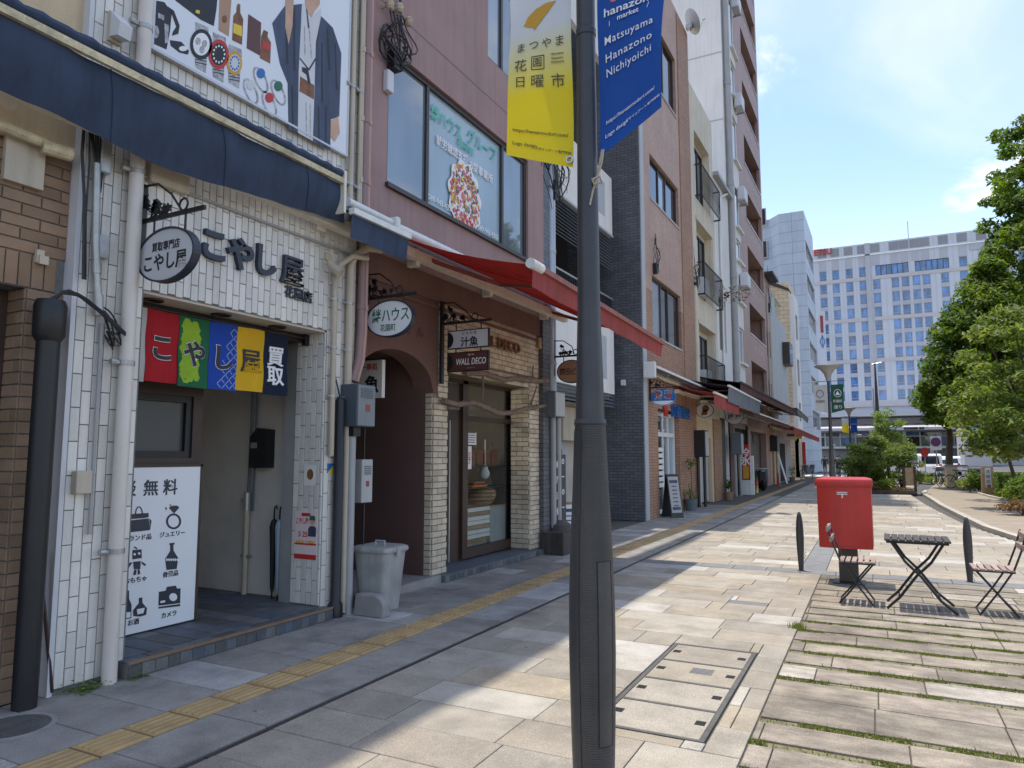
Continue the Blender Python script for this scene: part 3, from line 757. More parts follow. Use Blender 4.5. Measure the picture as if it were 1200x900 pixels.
# passage: tiled floor with step, right wall, back
fl = MB().box(XB - 2.6, XB - .02, OP[0], YB1 - .01, 0, .108).box(XB - .02, XB + .12, 3.37, 5.50, 0, .108)
fl.build('floor_slab', m_mortar, bB)
pieces(bB, 'floor_tile', courses(XB - 2.55, XB - .02, OP[0], 5.62, .42, .20, .008) + courses(XB - .01, XB + .10, 3.37, 5.50, .42, .20, .008), 'z', .108, .012, m_tilefloor, 120, jig=.0006)
pieces(bB, 'riser_tile', [(a + .003, a + .107, .012, .095) for a in [3.37 + .1065 * k for k in range(20)]], 'x', XB + .12, .012, m_tilefloor, 40)
MB().box(XB + .10, XB + .136, 3.37, 5.50, .108, .124).build('step_nosing', m_stepedge, bB)
MB().box(XB - 2.6, XB - .42, 5.63, YB1, .12, 3.0).build('passage_wall', m_roomwall, bB)
MB().box(XB - 2.7, XB - 2.55, OP[0], 5.63, .12, 3.0).build('back_wall', m_roomwall, bB)
MB().box(XB - .55, XB - .40, 5.45 + .001, 5.628, .12, OP[3] - .02).build('door_jamb', m_alu, bB)
# the inner front left of the passage: window above, print board below
XI = XB - .62
ip = MB(); holed(ip, XI - .1, XI, OP[0], 4.50, .12, OP[3] - .10, [(2.9, 4.40, 1.58, 2.14)])
ip.build('shop_front_panel', m_framebrown, bB)
window(bB, XI - .02, 3.06, 4.40, 1.58, 2.14, 1, m_black, m_screen, fw=.06)
MB().box(XI - .1, XI - 1.9, 4.44, 4.50, .12, 2.8).build('partition', m_roomwall, bB)

sg = thing('shop_display_board', 'white board of six black pictograms inside pawn shop front', 'sign', (XI + .02, 3.8, .13))
MB().box(XI + .004, XI + .035, 3.02, 4.475, .135, 1.50).build('board', m_board, sg)
MB().box(XI + .004, XI + .04, 4.476, 4.50, .135, 1.52).box(XI + .004, XI + .04, 3.02, 4.50, 1.501, 1.525).build('board_edge', m_framebrown, sg)
XS = XI + .036
def bp(px, py): return F(px, py, XS)
def z8(x, y): return bp(130 + x / 4.09, 540 + y / 4.09)
a = z8(100, 130); b = z8(192, 128); c3 = z8(280, 125)
T('談', .145, m_navyink, (XS, a[0] - .03, a[1]), 'x', sg, bold=.012)
T('無', .145, m_navyink, (XS, b[0], b[1]), 'x', sg, bold=.012)
T('料', .145, m_navyink, (XS, c3[0] + .01, c3[1]), 'x', sg, bold=.012)
T('ご相', .145, m_navyink, (XS, a[0] - .31, a[1]), 'x', sg, bold=.012)
def icon(name, polys):
    m = MB()
    for q in polys: m.prism([z8(*p) for p in q], 'x', XS, XS + .003)
    return m.build(name, m_navyink, sg)
def zc(cx, cy, r, n=18, ry=None): return [(cx + r * math.cos(2 * math.pi * k / n), cy + (ry or r) * math.sin(2 * math.pi * k / n)) for k in range(n)]
def zring(cx, cy, r, w, a0=0, a1=360, n=20, ry=None):
    ry = ry or r; out = []
    for k in range(n):
        t0, t1 = R(a0 + (a1 - a0) * k / n), R(a0 + (a1 - a0) * (k + 1) / n)
        out.append([(cx + r * math.cos(t0), cy + ry * math.sin(t0)), (cx + r * math.cos(t1), cy + ry * math.sin(t1)), (cx + (r - w) * math.cos(t1), cy + (ry - w) * math.sin(t1)), (cx + (r - w) * math.cos(t0), cy + (ry - w) * math.sin(t0))])
    return out
icon('handbag_pictogram', [[(87, 256), (180, 250), (180, 270), (160, 274), (87, 280)], [(87, 286), (180, 276), (186, 332), (84, 343)], [(70, 296), (83, 286), (79, 338)], [(184, 276), (194, 288), (187, 328)]] + zring(134, 256, 19, 5, 180, 360, 12, 38))
icon('ring_pictogram', zring(300, 290, 36, 9, 0, 360, 24, 38) + [[(278, 226), (288, 216), (316, 214), (327, 224), (302, 252)], [(262, 222), (268, 226), (264, 238), (260, 226)], [(284, 208), (288, 212), (284, 216), (280, 212)]])
icon('robot_pictogram', [[(103, 428), (146, 424), (147, 466), (103, 472)], [(106, 484), (142, 480), (140, 518), (110, 520)], [(102, 488), (84, 514), (74, 512), (92, 486)], [(146, 482), (168, 496), (162, 504), (148, 494)], [(112, 522), (122, 522), (120, 546), (106, 548)], [(128, 520), (136, 519), (140, 542), (128, 546)], [(112, 410), (126, 418), (124, 424), (110, 416)]])
icon('vase_pictogram', [[(280, 395), (304, 392), (304, 400), (299, 402), (299, 430), (322, 466), (314, 518), (266, 523), (260, 470), (284, 432), (284, 404), (280, 402)]])
icon('bottles_pictogram', [[(76, 622), (86, 621), (86, 660), (98, 690), (97, 754), (56, 760), (58, 694), (76, 664)], [(134, 657), (150, 655), (150, 680), (172, 706), (168, 738), (140, 746), (108, 744), (106, 716), (134, 682)]])
icon('camera_pictogram', [[(230, 628), (262, 622), (268, 604), (310, 598), (316, 612), (333, 611), (331, 682), (228, 694)], [(228, 700), (331, 686), (331, 696), (228, 708)]])
m = MB(); m.prism([z8(*p) for p in zc(297, 653, 19)], 'x', XS + .003, XS + .005)
m.prism([z8(*p) for p in [(62, 728), (92, 724), (92, 750), (62, 754)]], 'x', XS + .003, XS + .005)
m.prism([z8(*p) for p in [(122, 712), (160, 704), (154, 730), (126, 736)]], 'x', XS + .003, XS + .005)
m.prism([z8(*p) for p in [(236, 672), (258, 668), (258, 678), (236, 682)]], 'x', XS + .003, XS + .005)
for q in ((112, 448), (134, 444)): m.prism([z8(*p) for p in zc(q[0], q[1], 6)], 'x', XS + .003, XS + .005)
for k in range(6): m.prism([z8(262 + k * 10, 474), z8(267 + k * 10, 466), z8(272 + k * 10, 474), z8(267 + k * 10, 482)], 'x', XS + .003, XS + .005)
o = m.build('pictogram_highlight', m_board, sg); o['kind'] = 'stuff'
for s, x, y in (('ブランド品', 128, 368), ('ジュエリー', 295, 349), ('おもちゃ', 118, 570), ('骨董品', 286, 541), ('お酒', 108, 772), ('カメラ', 278, 735)):
    q = z8(x, y); T(s, .052, m_navyink, (XS, q[0], q[1]), 'x', sg, bold=.01)
# noren curtain of six colours
nr = thing('noren_curtain', 'six colour shop curtain hung across the pawn shop entrance', 'curtain', (XB - .24, 4.2, 2.1))
XN = XB - .24
MB().tube([(XN, 3.0, 2.80), (XN, 5.40, 2.80)], .013, 10).box(XN - .03, XN + .02, 5.38, 5.44, 2.73, 2.84).build('rod', m_black, nr)
def NP(px, py): return F(140 + px / 5.455, 340 + py / 5.455, XN)
edges_t = [NP(*p)[0] for p in ((175, 120), (385, 160), (582, 205), (757, 240), (925, 268), (1075, 300))]
cols = [('white_cloth', (0.66, 0.65, 0.64)), ('red_cloth', (0.50, 0.016, 0.026)), ('green_cloth', (0.02, 0.16, 0.07)), ('blue_cloth', (0.02, 0.08, 0.46)), ('yellow_cloth', (0.82, 0.50, 0.02)), ('navy_cloth', (0.012, 0.02, 0.05))]
edges_t = [edges_t[0] - .32] + edges_t
words_ = ['く', 'こ', 'や', 'し', '屋', '買取']
for i, ((a, b), (cn, cc)) in enumerate(zip(zip(edges_t, edges_t[1:]), cols)):
    zt_, zb_ = 2.80, 2.19 + .01 * math.sin(i * 2)
    def nf(u, v, a=a, b=b, zt_=zt_, zb_=zb_, i=i):
        y = a + (b - a) * u; z = zb_ + (zt_ - zb_) * v
        return (XN + .012 * math.sin(y * 14 + i) * (1 - v * .7) + .006 * math.sin(z * 17 + y * 5), y + .003 * math.sin(z * 9) * (1 - v), z)
    p = MB().surf(nf, 10, 10, .002).build('cloth_panel', CLOTH(cn, cc, .25, .9, .06, .1), nr, smooth=True, label=cn.replace('_', ' ') + ' panel of the curtain')
    def wp(off, nf=nf, a=a, b=b, zt_=zt_, zb_=zb_, ext=.004):
        return lambda x, y, z: tuple(Vector(nf(0.5 + (x + off[0]) / (b - a), (y + off[1] - zb_) / (zt_ - zb_))) + Vector((.008 + z, 0, 0)))
    zm = (zt_ + zb_) / 2
    if i == 5:
        T('買', .20, m_whiteink, None, 'x', p, warp=wp((0, zm + .07)), bold=.02); T('取', .20, m_whiteink, None, 'x', p, warp=wp((0, zm - .12)), bold=.02)
    else:
        if i in (1, 2, 3): T(words_[i], .24, m_whiteink, None, 'x', p, warp=wp((0, zm - .02)), bold=.048, ext=.001)
        T(words_[i], .24 if i else .3, m_ink, None, 'x', p, warp=(lambda f: (lambda x, y, z: tuple(Vector(f(x, y, z)) + Vector((.004, 0, 0)))))(wp((-.1 if i == 0 else 0, zm - .02))), bold=.025 if i != 4 else .006)
    if i == 2:
        mm = MB()
        for k in range(40):
            yy, z_ = a + .045 + (k % 3) * .055 + random.random() * .03, zb_ + .06 + (k + .5) / 40 * (zt_ - zb_ - .12)
            mm.add([tuple(Vector(nf((yy + .041 * math.cos(R(60 * q)) - a) / (b - a), (z_ + .041 * math.sin(R(60 * q)) - zb_) / (zt_ - zb_))) + Vector((.0032 + .00004 * k, 0, 0))) for q in range(6)], [tuple(range(6))])
        mm.build('leaf_print', M('lime_print', (0.26, 0.42, 0.02), .8, .15, 6, 0), p)
    if i == 3:
        mm = MB()
        PX3 = lambda yy, z_: tuple(Vector(nf((yy - a) / (b - a), (z_ - zb_) / (zt_ - zb_))) + Vector((.0025, 0, 0)))
        for k in range(13):
            for q in range(5):
                yy, z_ = a + (b - a) * (.35 + .15 * q) , zb_ + .03 + k * .043
                if (yy - a) / (b - a) < .28 + .5 * (k / 13): continue
                if (k + q) % 2: mm.bar(PX3(yy - .02, z_ - .02), PX3(yy + .02, z_ + .02), .006)
                else: mm.bar(PX3(yy - .02, z_ + .02), PX3(yy + .012, z_ - .012), .006)
        mm.build('key_fret_print', M('pale_blue_print', (0.30, 0.40, 0.70), .8, .05, 5, 0), p)
# wall letters こやし屋 and 花園店
wlt = thing('shop_name_letters', 'dark raised brush letters on white tile wall above entrance', 'lettering', (XB + .01, 4.4, 3.1))
for ch, (px, py), sz in (('こ', (250, 288), .31), ('や', (281, 298), .31), ('し', (312, 306), .31), ('屋', (342, 318), .31)):
    q = F(px, py, XB + .02)
    T(ch, sz, m_navyink, (XB + .02, q[0], q[1]), 'x', wlt, ext=.022, bold=.035 if ch != '屋' else .008)
q = F(350, 345, XB + .01)
T('花園店', .125, m_navyink, (XB + .01, q[0], q[1]), 'x', wlt, ext=.006, bold=.02)
# billboard
bb = thing('billboard', 'white billboard of printed watches, bottles and robed man on tile wall', 'billboard', (XB + .04, 4.5, 4.8))
XBB = XB + .055
MB().box(XB + .002, XB + .05, *BILL).build('board', M('billboard_vinyl', (0.70, 0.73, 0.78), .4, .02, 1, 0), bb)
MB().box(XB + .002, XBB, BILL[0] - .02, BILL[0], BILL[2] - .02, BILL[3]).box(XB + .002, XBB, BILL[1], BILL[1] + .02, BILL[2] - .02, BILL[3]).box(XB + .002, XBB, BILL[0], BILL[1], BILL[2] - .022, BILL[2]).build('frame', m_alu, bb)
XP = XB + .051
def c2(x, y): return F(150 + x / 4, y / 4, XP)
def pic(name, polys, mat, d=0.0):
    m = MB()
    for q in polys: m.prism([c2(*p) for p in q], 'x', XP + d - .0005, XP + d + .0015)
    return m.build(name, mat, bb)
def cc(cx, cy, rx, ry, n=20): return [(cx + rx * math.cos(2 * math.pi * k / n), cy + ry * math.sin(2 * math.pi * k / n)) for k in range(n)]
pic('printed_robe', [[(676, 108), (735, 28), (815, 18), (800, 330), (795, 620), (752, 604), (748, 390), (712, 300)], [(905, 75), (960, 130), (1000, 250), (990, 545), (950, 560), (948, 706), (866, 664), (872, 470), (880, 200)]], m_slate)
pic('printed_robe_fold', [[(735, 60), (741, 62), (752, 300), (742, 300)], [(775, 40), (781, 40), (785, 330), (776, 330)], [(765, 400), (772, 402), (776, 606), (768, 604)], [(930, 130), (937, 134), (950, 330), (940, 330)], [(905, 200), (911, 202), (915, 480), (906, 478)], [(968, 200), (974, 204), (982, 420), (974, 420)], [(890, 500), (896, 502), (898, 676), (891, 674)], [(925, 500), (931, 502), (930, 694), (923, 690)]], m_ink, .001)
pic('printed_kimono', [[(822, 15), (860, 80), (905, 40), (904, 85), (880, 220), (872, 470), (866, 662), (796, 622), (800, 330), (806, 180)]], m_greyboard)
pic('printed_collar_line', [[(838, 40), (850, 130), (843, 134), (834, 44)], [(806, 270), (850, 325), (846, 332), (803, 276)], [(880, 280), (850, 330), (846, 322), (876, 272)]], m_slate, .002)
bpy.data.objects['printed_robe_fold']['kind'] = 'stuff'
pic('printed_kimono_fold', [[(846, 130), (850, 131), (862, 270), (857, 270)], [(824, 120), (828, 120), (832, 260), (827, 260)], [(832, 480), (836, 481), (838, 638), (834, 636)], [(852, 490), (855, 490), (856, 650), (852, 648)]], m_silverink, .002)
pic('printed_sash', [[(806, 358), (872, 400), (870, 466), (803, 428)]], m_brownink, .002)
pic('printed_tassel', [[(814, 314), (842, 322), (854, 390), (844, 396), (836, 350), (816, 336)]], m_ink, .004)
pic('printed_skin', [[(738, -50), (778, -50), (770, 120), (752, 208), (736, 130)], [(826, -60), (902, -60), (898, 20), (880, 45), (858, 82), (840, 60), (830, 20)], [(950, 565), (985, 545), (992, 625), (968, 664), (948, 640)]], m_skin, .002)
pic('printed_hair', [[(820, -130), (910, -130), (908, -60), (896, -75), (836, -75), (824, -50)]], m_ink, .004)
pic('printed_camera', [[(118, 30), (128, 2), (170, 10), (205, 60), (196, 150), (180, 232), (120, 205)], [(186, 30), (215, 50), (242, 120), (236, 158), (206, 168), (210, 150), (226, 126), (206, 70)], [(196, 188), (250, 196), (286, 238), (280, 256), (240, 246), (200, 214)]], m_ink)
pic('printed_lens', [cc(130, 150, 14, 30), [(140, 60), (170, 74), (168, 96), (140, 84)], [(170, 110), (190, 118), (186, 200), (172, 204)]], m_silverink, .002)
pic('printed_strap_gap', [cc(258, 228, 20, 12)], m_board, .002)
pic('printed_handbag', [[(218, -60), (420, -20), (414, 45), (402, 122), (340, 92), (222, 2)]], m_ink)
pic('printed_clasp', [[(318, 46), (336, 50), (334, 66), (316, 60)]], m_yellowink, .002)
pic('printed_gift_box', [[(430, -40), (486, -20), (472, 170), (424, 142)]], m_tanboard)
pic('printed_box_crest', [cc(452, 90, 12, 18)], m_brownink, .002)
pic('printed_whisky_bottle', [[(510, 26), (516, 16), (526, 22), (526, 60), (540, 90), (534, 210), (488, 188), (494, 74), (508, 56)]], m_brownink)
pic('printed_label', [[(494, 108), (534, 124), (532, 172), (492, 154)]], m_yellowink, .002)
pic('printed_dark_box', [[(564, 66), (624, 106), (618, 260), (556, 226)]], m_maroonboard)
pic('printed_cognac_bottle', [[(636, 140), (656, 150), (654, 172), (670, 200), (666, 298), (618, 272), (624, 172)]], m_brownink)
pic('printed_cognac_label', [[(630, 190), (664, 206), (662, 240), (630, 224)]], m_redink, .002)
for nm_, cx_, cy_, rx, ry, ca, cb in (('printed_watch', 342, 208, 52, 72, m_silverink, m_board), ('printed_watch', 424, 255, 48, 70, m_redink, m_ink), ('printed_watch', 498, 296, 36, 56, m_orangeink, m_greyboard)):
    pic('printed_watch_strap', [[(cx_ - 26, cy_ - ry - 34), (cx_ + 34, cy_ - ry - 8), (cx_ + 36, cy_ - ry * .5), (cx_ - 26, cy_ - ry * .6)], [(cx_ - 30, cy_ + ry * .5), (cx_ + 28, cy_ + ry * .6), (cx_ + 22, cy_ + ry + 62), (cx_ - 26, cy_ + ry + 34)]], m_silverink)
    pic('printed_strap_link', [[(cx_ - 27, cy_ + ry * .55 + 14 * j), (cx_ + 26, cy_ + ry * .62 + 14 * j + 6), (cx_ + 26, cy_ + ry * .62 + 14 * j + 10), (cx_ - 27, cy_ + ry * .55 + 14 * j + 4)] for j in range(1, 4)], m_ink, .001)
    pic('printed_watch_bezel', [cc(cx_, cy_, rx, ry)], m_ink if ca is m_silverink else ca, .002)
    pic('printed_watch_dial', [cc(cx_, cy_, rx * .74, ry * .74)], cb, .004)
    if cb is m_board: pic('printed_subdial', [cc(cx_ - 16, cy_ - 14, 12, 17), cc(cx_ + 14, cy_ - 2, 12, 17), cc(cx_ + 2, cy_ + 26, 12, 17)], m_silverink, .006)
    else: pic('printed_hour_mark', [cc(cx_ + rx * .55 * math.cos(R(30 * k)), cy_ + ry * .55 * math.sin(R(30 * k)), 4, 6, 6) for k in range(12)], m_board if cb is m_ink else m_blueink, .006)
for (cx_, cy_, mt) in ((575, 398, m_greyboard), (622, 344, m_blueink), (662, 458, m_redink), (704, 404, m_greenink)):
    m = MB()
    for q in zring(0, 0, 30, 9, 0, 360, 18, 62): m.prism([c2(cx_ + p[0] + p[1] * .35, cy_ + 30 + p[1]) for p in q], 'x', XP - .0005, XP + .0015)
    m.build('printed_ring', m_silverink, bb)
    pic('printed_gem', [cc(cx_, cy_, 20, 24, 12)], mt, .002)
# things fixed to the white wall
def downpipe(label, x, y, r, z0, z1, mat, clips, joints=(), name='downpipe', elbows=None):
    t = thing(name, label, 'pipe', (x, y, z0))
    MB().tube([(x, y, z0), (x, y, z1)], r, 16).build('pipe', mat, t, smooth=True)
    for z in clips:
        k = MB().tube([(x, y, z - .018), (x, y, z + .018)], r + .006, 16).box(x - r - .12, x - r, y - .012, y + .012, z - .012, z + .012)
        k.box(x - .01, x + .01, y - r - .06, y - r, z - .012, z + .012).tube([(x, y - r - .07, z), (x, y - r - .03, z)], .022, 8)
        k.build('clip', m_steel, t)
    for z in joints: MB().tube([(x, y, z - .05), (x, y, z + .05)], r + .007, 16).build('joint', mat, t, smooth=True)
    return t
downpipe('thick cream drainpipe standing before the white tile wall', XB + .07, 3.268, .052, 0, 8.8, m_pvc, [.92, 2.28, 3.74, 4.9])
gp = thing('conduit_riser', 'black corrugated cable riser with capped top against brown brick', 'pipe', (XA + .16, 2.70, 0))
xg, yg = XA + .17, 2.71
MB().lathe([(.072, -.0), (.074, .3), (.072, 2.42)], (xg, yg, 0), 20).build('duct', m_blackpl, gp, smooth=True)
MB().lathe([(.074, 2.36), (.098, 2.40), (.10, 2.60), (.085, 2.64), (.03, 2.645)], (xg, yg, 0), 20).build('cap', m_blackpl, gp, smooth=True)
for k in range(7):
    w = [(xg + .01 * math.cos(k), yg + .03 * math.sin(k), 2.63)]
    for s in range(1, 9):
        u = s / 8
        w.append((xg + .03 + .05 * u, yg + .08 * u + .45 * u * u * .9, 2.63 + .16 * math.sin(u * 3.1) * (1 - .1 * k / 7) - .16 * u + random.uniform(-.012, .012)))
    MB().tube(w, .008, 6).build('cable', m_blackpl, gp, smooth=True)
cr = thing('cable_conduit', 'grey cable conduit running up the white tile corner', 'pipe', (XB + .03, 3.08, 1.2))
MB().tube([(XB + .03, 3.09, 1.05), (XB + .03, 3.09, 2.55)], .014, 8).build('pipe', m_pvcgrey, cr, smooth=True)
MB().tube([(XB + .05, 3.05, 2.62), (XB + .05, 3.0, 3.1), (XB + .05, 2.97, 3.7)], .028, 10).tube([(XB + .05, 3.05, 2.6), (XB + .05, 3.04, 2.75)], .034, 10).tube([(XB + .05, 3.02, 2.9), (XB + .05, 3.015, 2.98)], .034, 10).build('upper_pipe', m_steel, cr, smooth=True)
for k in range(6):
    ka, kb, kc = random.uniform(.10, .22), random.uniform(-.14, .05), random.uniform(.2, 1.4)
    pts = [(XB + .06 + .015 * math.sin(u * 4 + k), 3.05 + ka * math.sin(u * 2.6), 2.62 + kb * math.sin(u * 3.1) - .16 * u + .05 * math.sin(u * 6 + kc)) for u in [i / 14 for i in range(15)]]
    MB().tube(pts, .006, 5).build('cable', m_blackpl, cr, smooth=True)
def jbox(label, X, y, z, w, h, d, mat, name='junction_box'):
    return tag(MB().box(X, X + d, y - w / 2, y + w / 2, z - h / 2, z + h / 2).build(name, mat, bevel=.006), label, 'box')
q = F(92, 565, XB); jbox('tan junction box at foot of conduit on white tiles', XB, q[0], q[1], .11, .16, .07, m_pvcbeige)
q = F(115, 290, XB); jbox('small steel box beside cables on white tile corner', XB, q[0], q[1], .10, .17, .06, m_steel)
q = F(118, 183, XB); t = thing('cable_splice', 'weathered grey splice box with looping cables under navy awning', 'cables', (XB, q[0], q[1]))
MB().box(XB, XB + .07, q[0] - .035, q[0] + .045, q[1] - .14, q[1] + .11).build('box', m_steel, t, bevel=.008)
for k in range(6):
    m_ = MB(); ya_, za_ = q[0] - .14 + .02 * k, q[1] + .22 - .02 * k
    m_.tube([(XB + .05, ya_ + (q[0] - ya_) * u, za_ + (q[1] + .1 - za_) * u - (.16 + .05 * k) * math.sin(math.pi * u)) for u in [i / 12 for i in range(13)]], (.005, .008, .006)[k % 3], 6).build('cable', m_blackpl, t, smooth=True)
MB().tube([(XB + .05, q[0] - .16, q[1] + .3), (XB + .06, q[0] - .17, q[1] - .05), (XB + .05, q[0] - .13, q[1] - .35), (XB + .05, q[0] - .10, q[1] - .95)], .011, 6).tube([(XB + .05, q[0] - .13, q[1] + .3), (XB + .07, q[0] - .12, q[1] - .1), (XB + .05, q[0] - .11, q[1] - .5), (XB + .05, q[0] - .085, q[1] - .95)], .007, 6).build('cable', m_blackpl, t, smooth=True)
q = F(44, 300, XA); tag(MB().box(XA, XA + .03, q[0] - .02, q[0] + .03, q[1] - .05, q[1] + .04).box(XA + .03, XA + .05, q[0] - .01, q[0] + .05, q[1] - .06, q[1]).build('cable_clip', m_pvcbeige), 'small cream cable clip on brown brick', 'clip')
q = F(133, 32, XB); w_ = thing('wall_lamp', 'small grey wedge lamp on white tiles above awning', 'lamp', (XB, *q))
MB().box(XB, XB + .03, q[0] - .05, q[0] + .05, q[1] - .13, q[1] + .10).build('base', m_pvcbeige, w_)
MB().prism([(XB + .03, q[1] + .10), (XB + .15, q[1] - .02), (XB + .13, q[1] - .12), (XB + .03, q[1] - .10)], 'y', q[0] - .045, q[0] + .055).build('housing', m_greyboard, w_)
cb_ = tag(MB().tube([(XB + .02, 3.36, FZ(169, 208, XB)), (XB + .02, 5.88, FZ(418, 302, XB))], .014, 8).build('wall_conduit', m_pvcgrey), 'thin grey conduit running along white tiles under awning', 'pipe')
for yy, rr_, mt, lb, zz_ in ((5.50, .03, m_pvcbeige, 'beige drainpipe bending out at top of white wall', 3.45), (5.73, .04, m_pvcbeige, 'thicker beige drainpipe at end of white tile wall', 3.6)):
    t = thing('drainpipe', lb, 'pipe', (XB + .06, yy, 0.1))
    MB().tube([(XB + .05, yy, .02 if yy > 5.6 else 1.6), (XB + .05, yy, zz_), (XB + .06, yy + .05, zz_ + .12), (XB + .1, yy + .2, zz_ + .25), (XB + .12, yy + .42, zz_ + .28)], rr_, 12).build('pipe', mt, t, smooth=True)
    for z in (2.2, 2.7, 3.2): MB().tube([(XB + .05, yy, z - .012), (XB + .05, yy, z + .012)], rr_ + .006, 12).tube([(XB + .05, yy - rr_ - .05, z), (XB + .05, yy - rr_, z)], .012, 6).build('clip', m_steel, t)
q = F(382, 312, XB); t = thing('floodlight', 'small weathered floodlight on white tiles beside drainpipe', 'lamp', (XB, q[0], q[1]))
MB().lathe([(.05, 0), (.05, .02)], (0, 0, 0), 12).build('mount', m_pvcbeige, t).matrix_basis = Matrix.Translation((XB, q[0] + .02, q[1] + .1)) @ Matrix.Rotation(math.pi / 2, 4, 'Y')
MB().tube([(XB + .05, q[0] - .02, q[1] + .03), (XB + .17, q[0] + .03, q[1] - .09)], .035, 10, r2=.055).build('head', m_pvcbeige, t)
for (px, py, lab, nm_) in ((404, 60, 'cream pipe up the right end of white wall', 0), (414, 60, 'thin cream pipe beside the billboard edge', 1)):
    yy = FY(px, py, XB); downpipe(lab, XB + .05, 5.70 + .13 * nm_, .028 - .008 * nm_, 4.1, 9, m_pvcbeige, [4.5, 5.6], name='downpipe')
# passage contents
t = thing('letterbox', 'black letterbox on beige passage wall', 'letterbox', (-5.97, 5.6, 1.47))
MB().prism([(-6.10, 1.47), (-5.86, 1.47), (-5.86, 1.88), (-6.0, 1.9), (-6.10, 1.80)], 'y', 5.50, 5.628).build('box', m_blackpl, t)
MB().box(-6.08, -5.99, 5.494, 5.5, 1.68, 1.74).build('slot_plate', m_steel, t)
t = thing('passage_pipe', 'beige pipe with dark upper section on passage wall', 'pipe', (-6.18, 5.6, .12))
MB().tube([(-6.18, 5.57, .12), (-6.18, 5.57, 1.0)], .03, 12).build('pipe', m_pvcbeige, t, smooth=True)
MB().tube([(-6.17, 5.57, 1.0), (-6.15, 5.57, 2.75)], .016, 8).tube([(-6.12, 5.59, 1.0), (-6.10, 5.59, 2.75)], .012, 8).build('upper_pipe', m_boxgrey, t, smooth=True)
MB().tube([(-6.18, 5.57, 1.0), (-6.18, 5.57, 1.2)], .04, 10).box(-6.26, -6.15, 5.55, 5.59, 1.1, 1.13).tube([(-6.24, 5.57, .52), (-6.1, 5.57, .52)], .018, 8).build('valve', m_steel, t)
for k, (dx, cl, cn) in enumerate(((0, (0.012, 0.012, 0.014), 'black folded umbrella leaning in corner of passage'), (.11, (0.30, 0.36, 0.42), 'pale blue folded umbrella beside a black one in passage'))):
    x = -5.72 + dx; y = 5.52 - .03 * k
    t = thing('umbrella', cn, 'umbrella', (x, y, .12))
    cm = M('umbrella_cloth', cl, .7, .1, 6, .1)
    MB().lathe([(.008, .06), (.022, .12), (.034, .5), (.045, .74), (.03, .80), (.008, .82)], (x, y, .12), 10).build('canopy', cm, t)
    MB().tube([(x, y, .12), (x, y, 1.0), (x + .015, y - .01, 1.06), (x + .05, y - .02, 1.08), (x + .07, y - .03, 1.04)], .008, 8).build('handle', m_blackpl, t, smooth=True)
# papers stuck on the reveal
YR = OP[1] - .013
def paper(label, px0, py0, px1, py1, mat=M('poster_paper', (.74, .60, .58), .6, .03, 3, 0), lines=()):
    (x0, za), (x1, zb) = YP(px0, py1, YR), YP(px1, py0, YR)
    t = thing('poster', label, 'poster', ((x0 + x1) / 2, YR, za))
    MB().box(x0, x1, YR - .004, YR, za, zb).build('sheet', mat, t)
    return t, x0, x1, za, zb
t, x0, x1, za, zb = paper('pink and white opening poster on white tile pillar', 345, 600, 372, 654)
w_ = x1 - x0; h_ = zb - za; YT = YR - .005
MB().box(x0, x1, YT - .002, YT + .001, za, za + h_ * .1).box(x0, x1, YT - .002, YT + .001, za + h_ * .30, za + h_ * .33).box(x0 + w_ * .3, x0 + w_ * .7, YT - .002, YT + .001, zb - h_ * .1, zb - h_ * .03).build('printed_band', m_redink, t)
T('こやし屋', h_ * .14, m_redink, ((x0 + w_ * .33), YT, zb - h_ * .2), 'y', t, width=w_ * .56, ext=.001, bold=.02)
T('5 25', h_ * .15, m_redink, ((x0 + w_ * .38), YT, zb - h_ * .48), 'y', t, ext=.001, bold=.02)
T('NEW OPEN', h_ * .13, m_orangeink, ((x0 + w_ * .5), YT, zb - h_ * .66), 'y', t, width=w_ * .86, ext=.001, bold=.03)
MB().prism([(x0 + w_ * .62, zb - h_ * .52), (x0 + w_ * .97, zb - h_ * .52), (x0 + w_ * .97, zb - h_ * .34), (x0 + w_ * .9, zb - h_ * .3), (x0 + w_ * .7, zb - h_ * .3), (x0 + w_ * .62, zb - h_ * .36)], 'y', YT - .002, YT + .001).build('printed_jacket', m_slate, t)
MB().prism(circ((x0 + w_ * .8, zb - h_ * .2), w_ * .13), 'y', YT - .003, YT + .001).build('printed_face', m_skin, t)
MB().prism([(x0 + w_ * .66, zb - h_ * .18), (x0 + w_ * .94, zb - h_ * .18), (x0 + w_ * .9, zb - h_ * .08), (x0 + w_ * .7, zb - h_ * .08)], 'y', YT - .004, YT + .001).build('printed_cap', m_greenink, t)
t, x0, x1, za, zb = paper('small photo card of fried food on white tile pillar', 356, 545, 370, 569, m_paper)
MB().prism(circ(((x0 + x1) / 2 + .01, (za + zb) / 2 + .01), .042, 14, .055), 'y', YT - .002, YT + .001).build('printed_food', m_brownink, t)
q0, q1 = F(383, 555, XB), F(392, 543, XB)
t = thing('sticker', 'blue and yellow square sticker on white tile pillar front', 'sticker', (XB, *q0))
MB().prism([(q0[0], q0[1]), (q1[0], q0[1]), (q1[0], q1[1])], 'x', XB + .001, XB + .004).build('lower_half', m_yellowink, t)
MB().prism([(q0[0], q0[1]), (q1[0], q1[1]), (q0[0], q1[1])], 'x', XB + .001, XB + .004).build('upper_half', m_blueink, t)
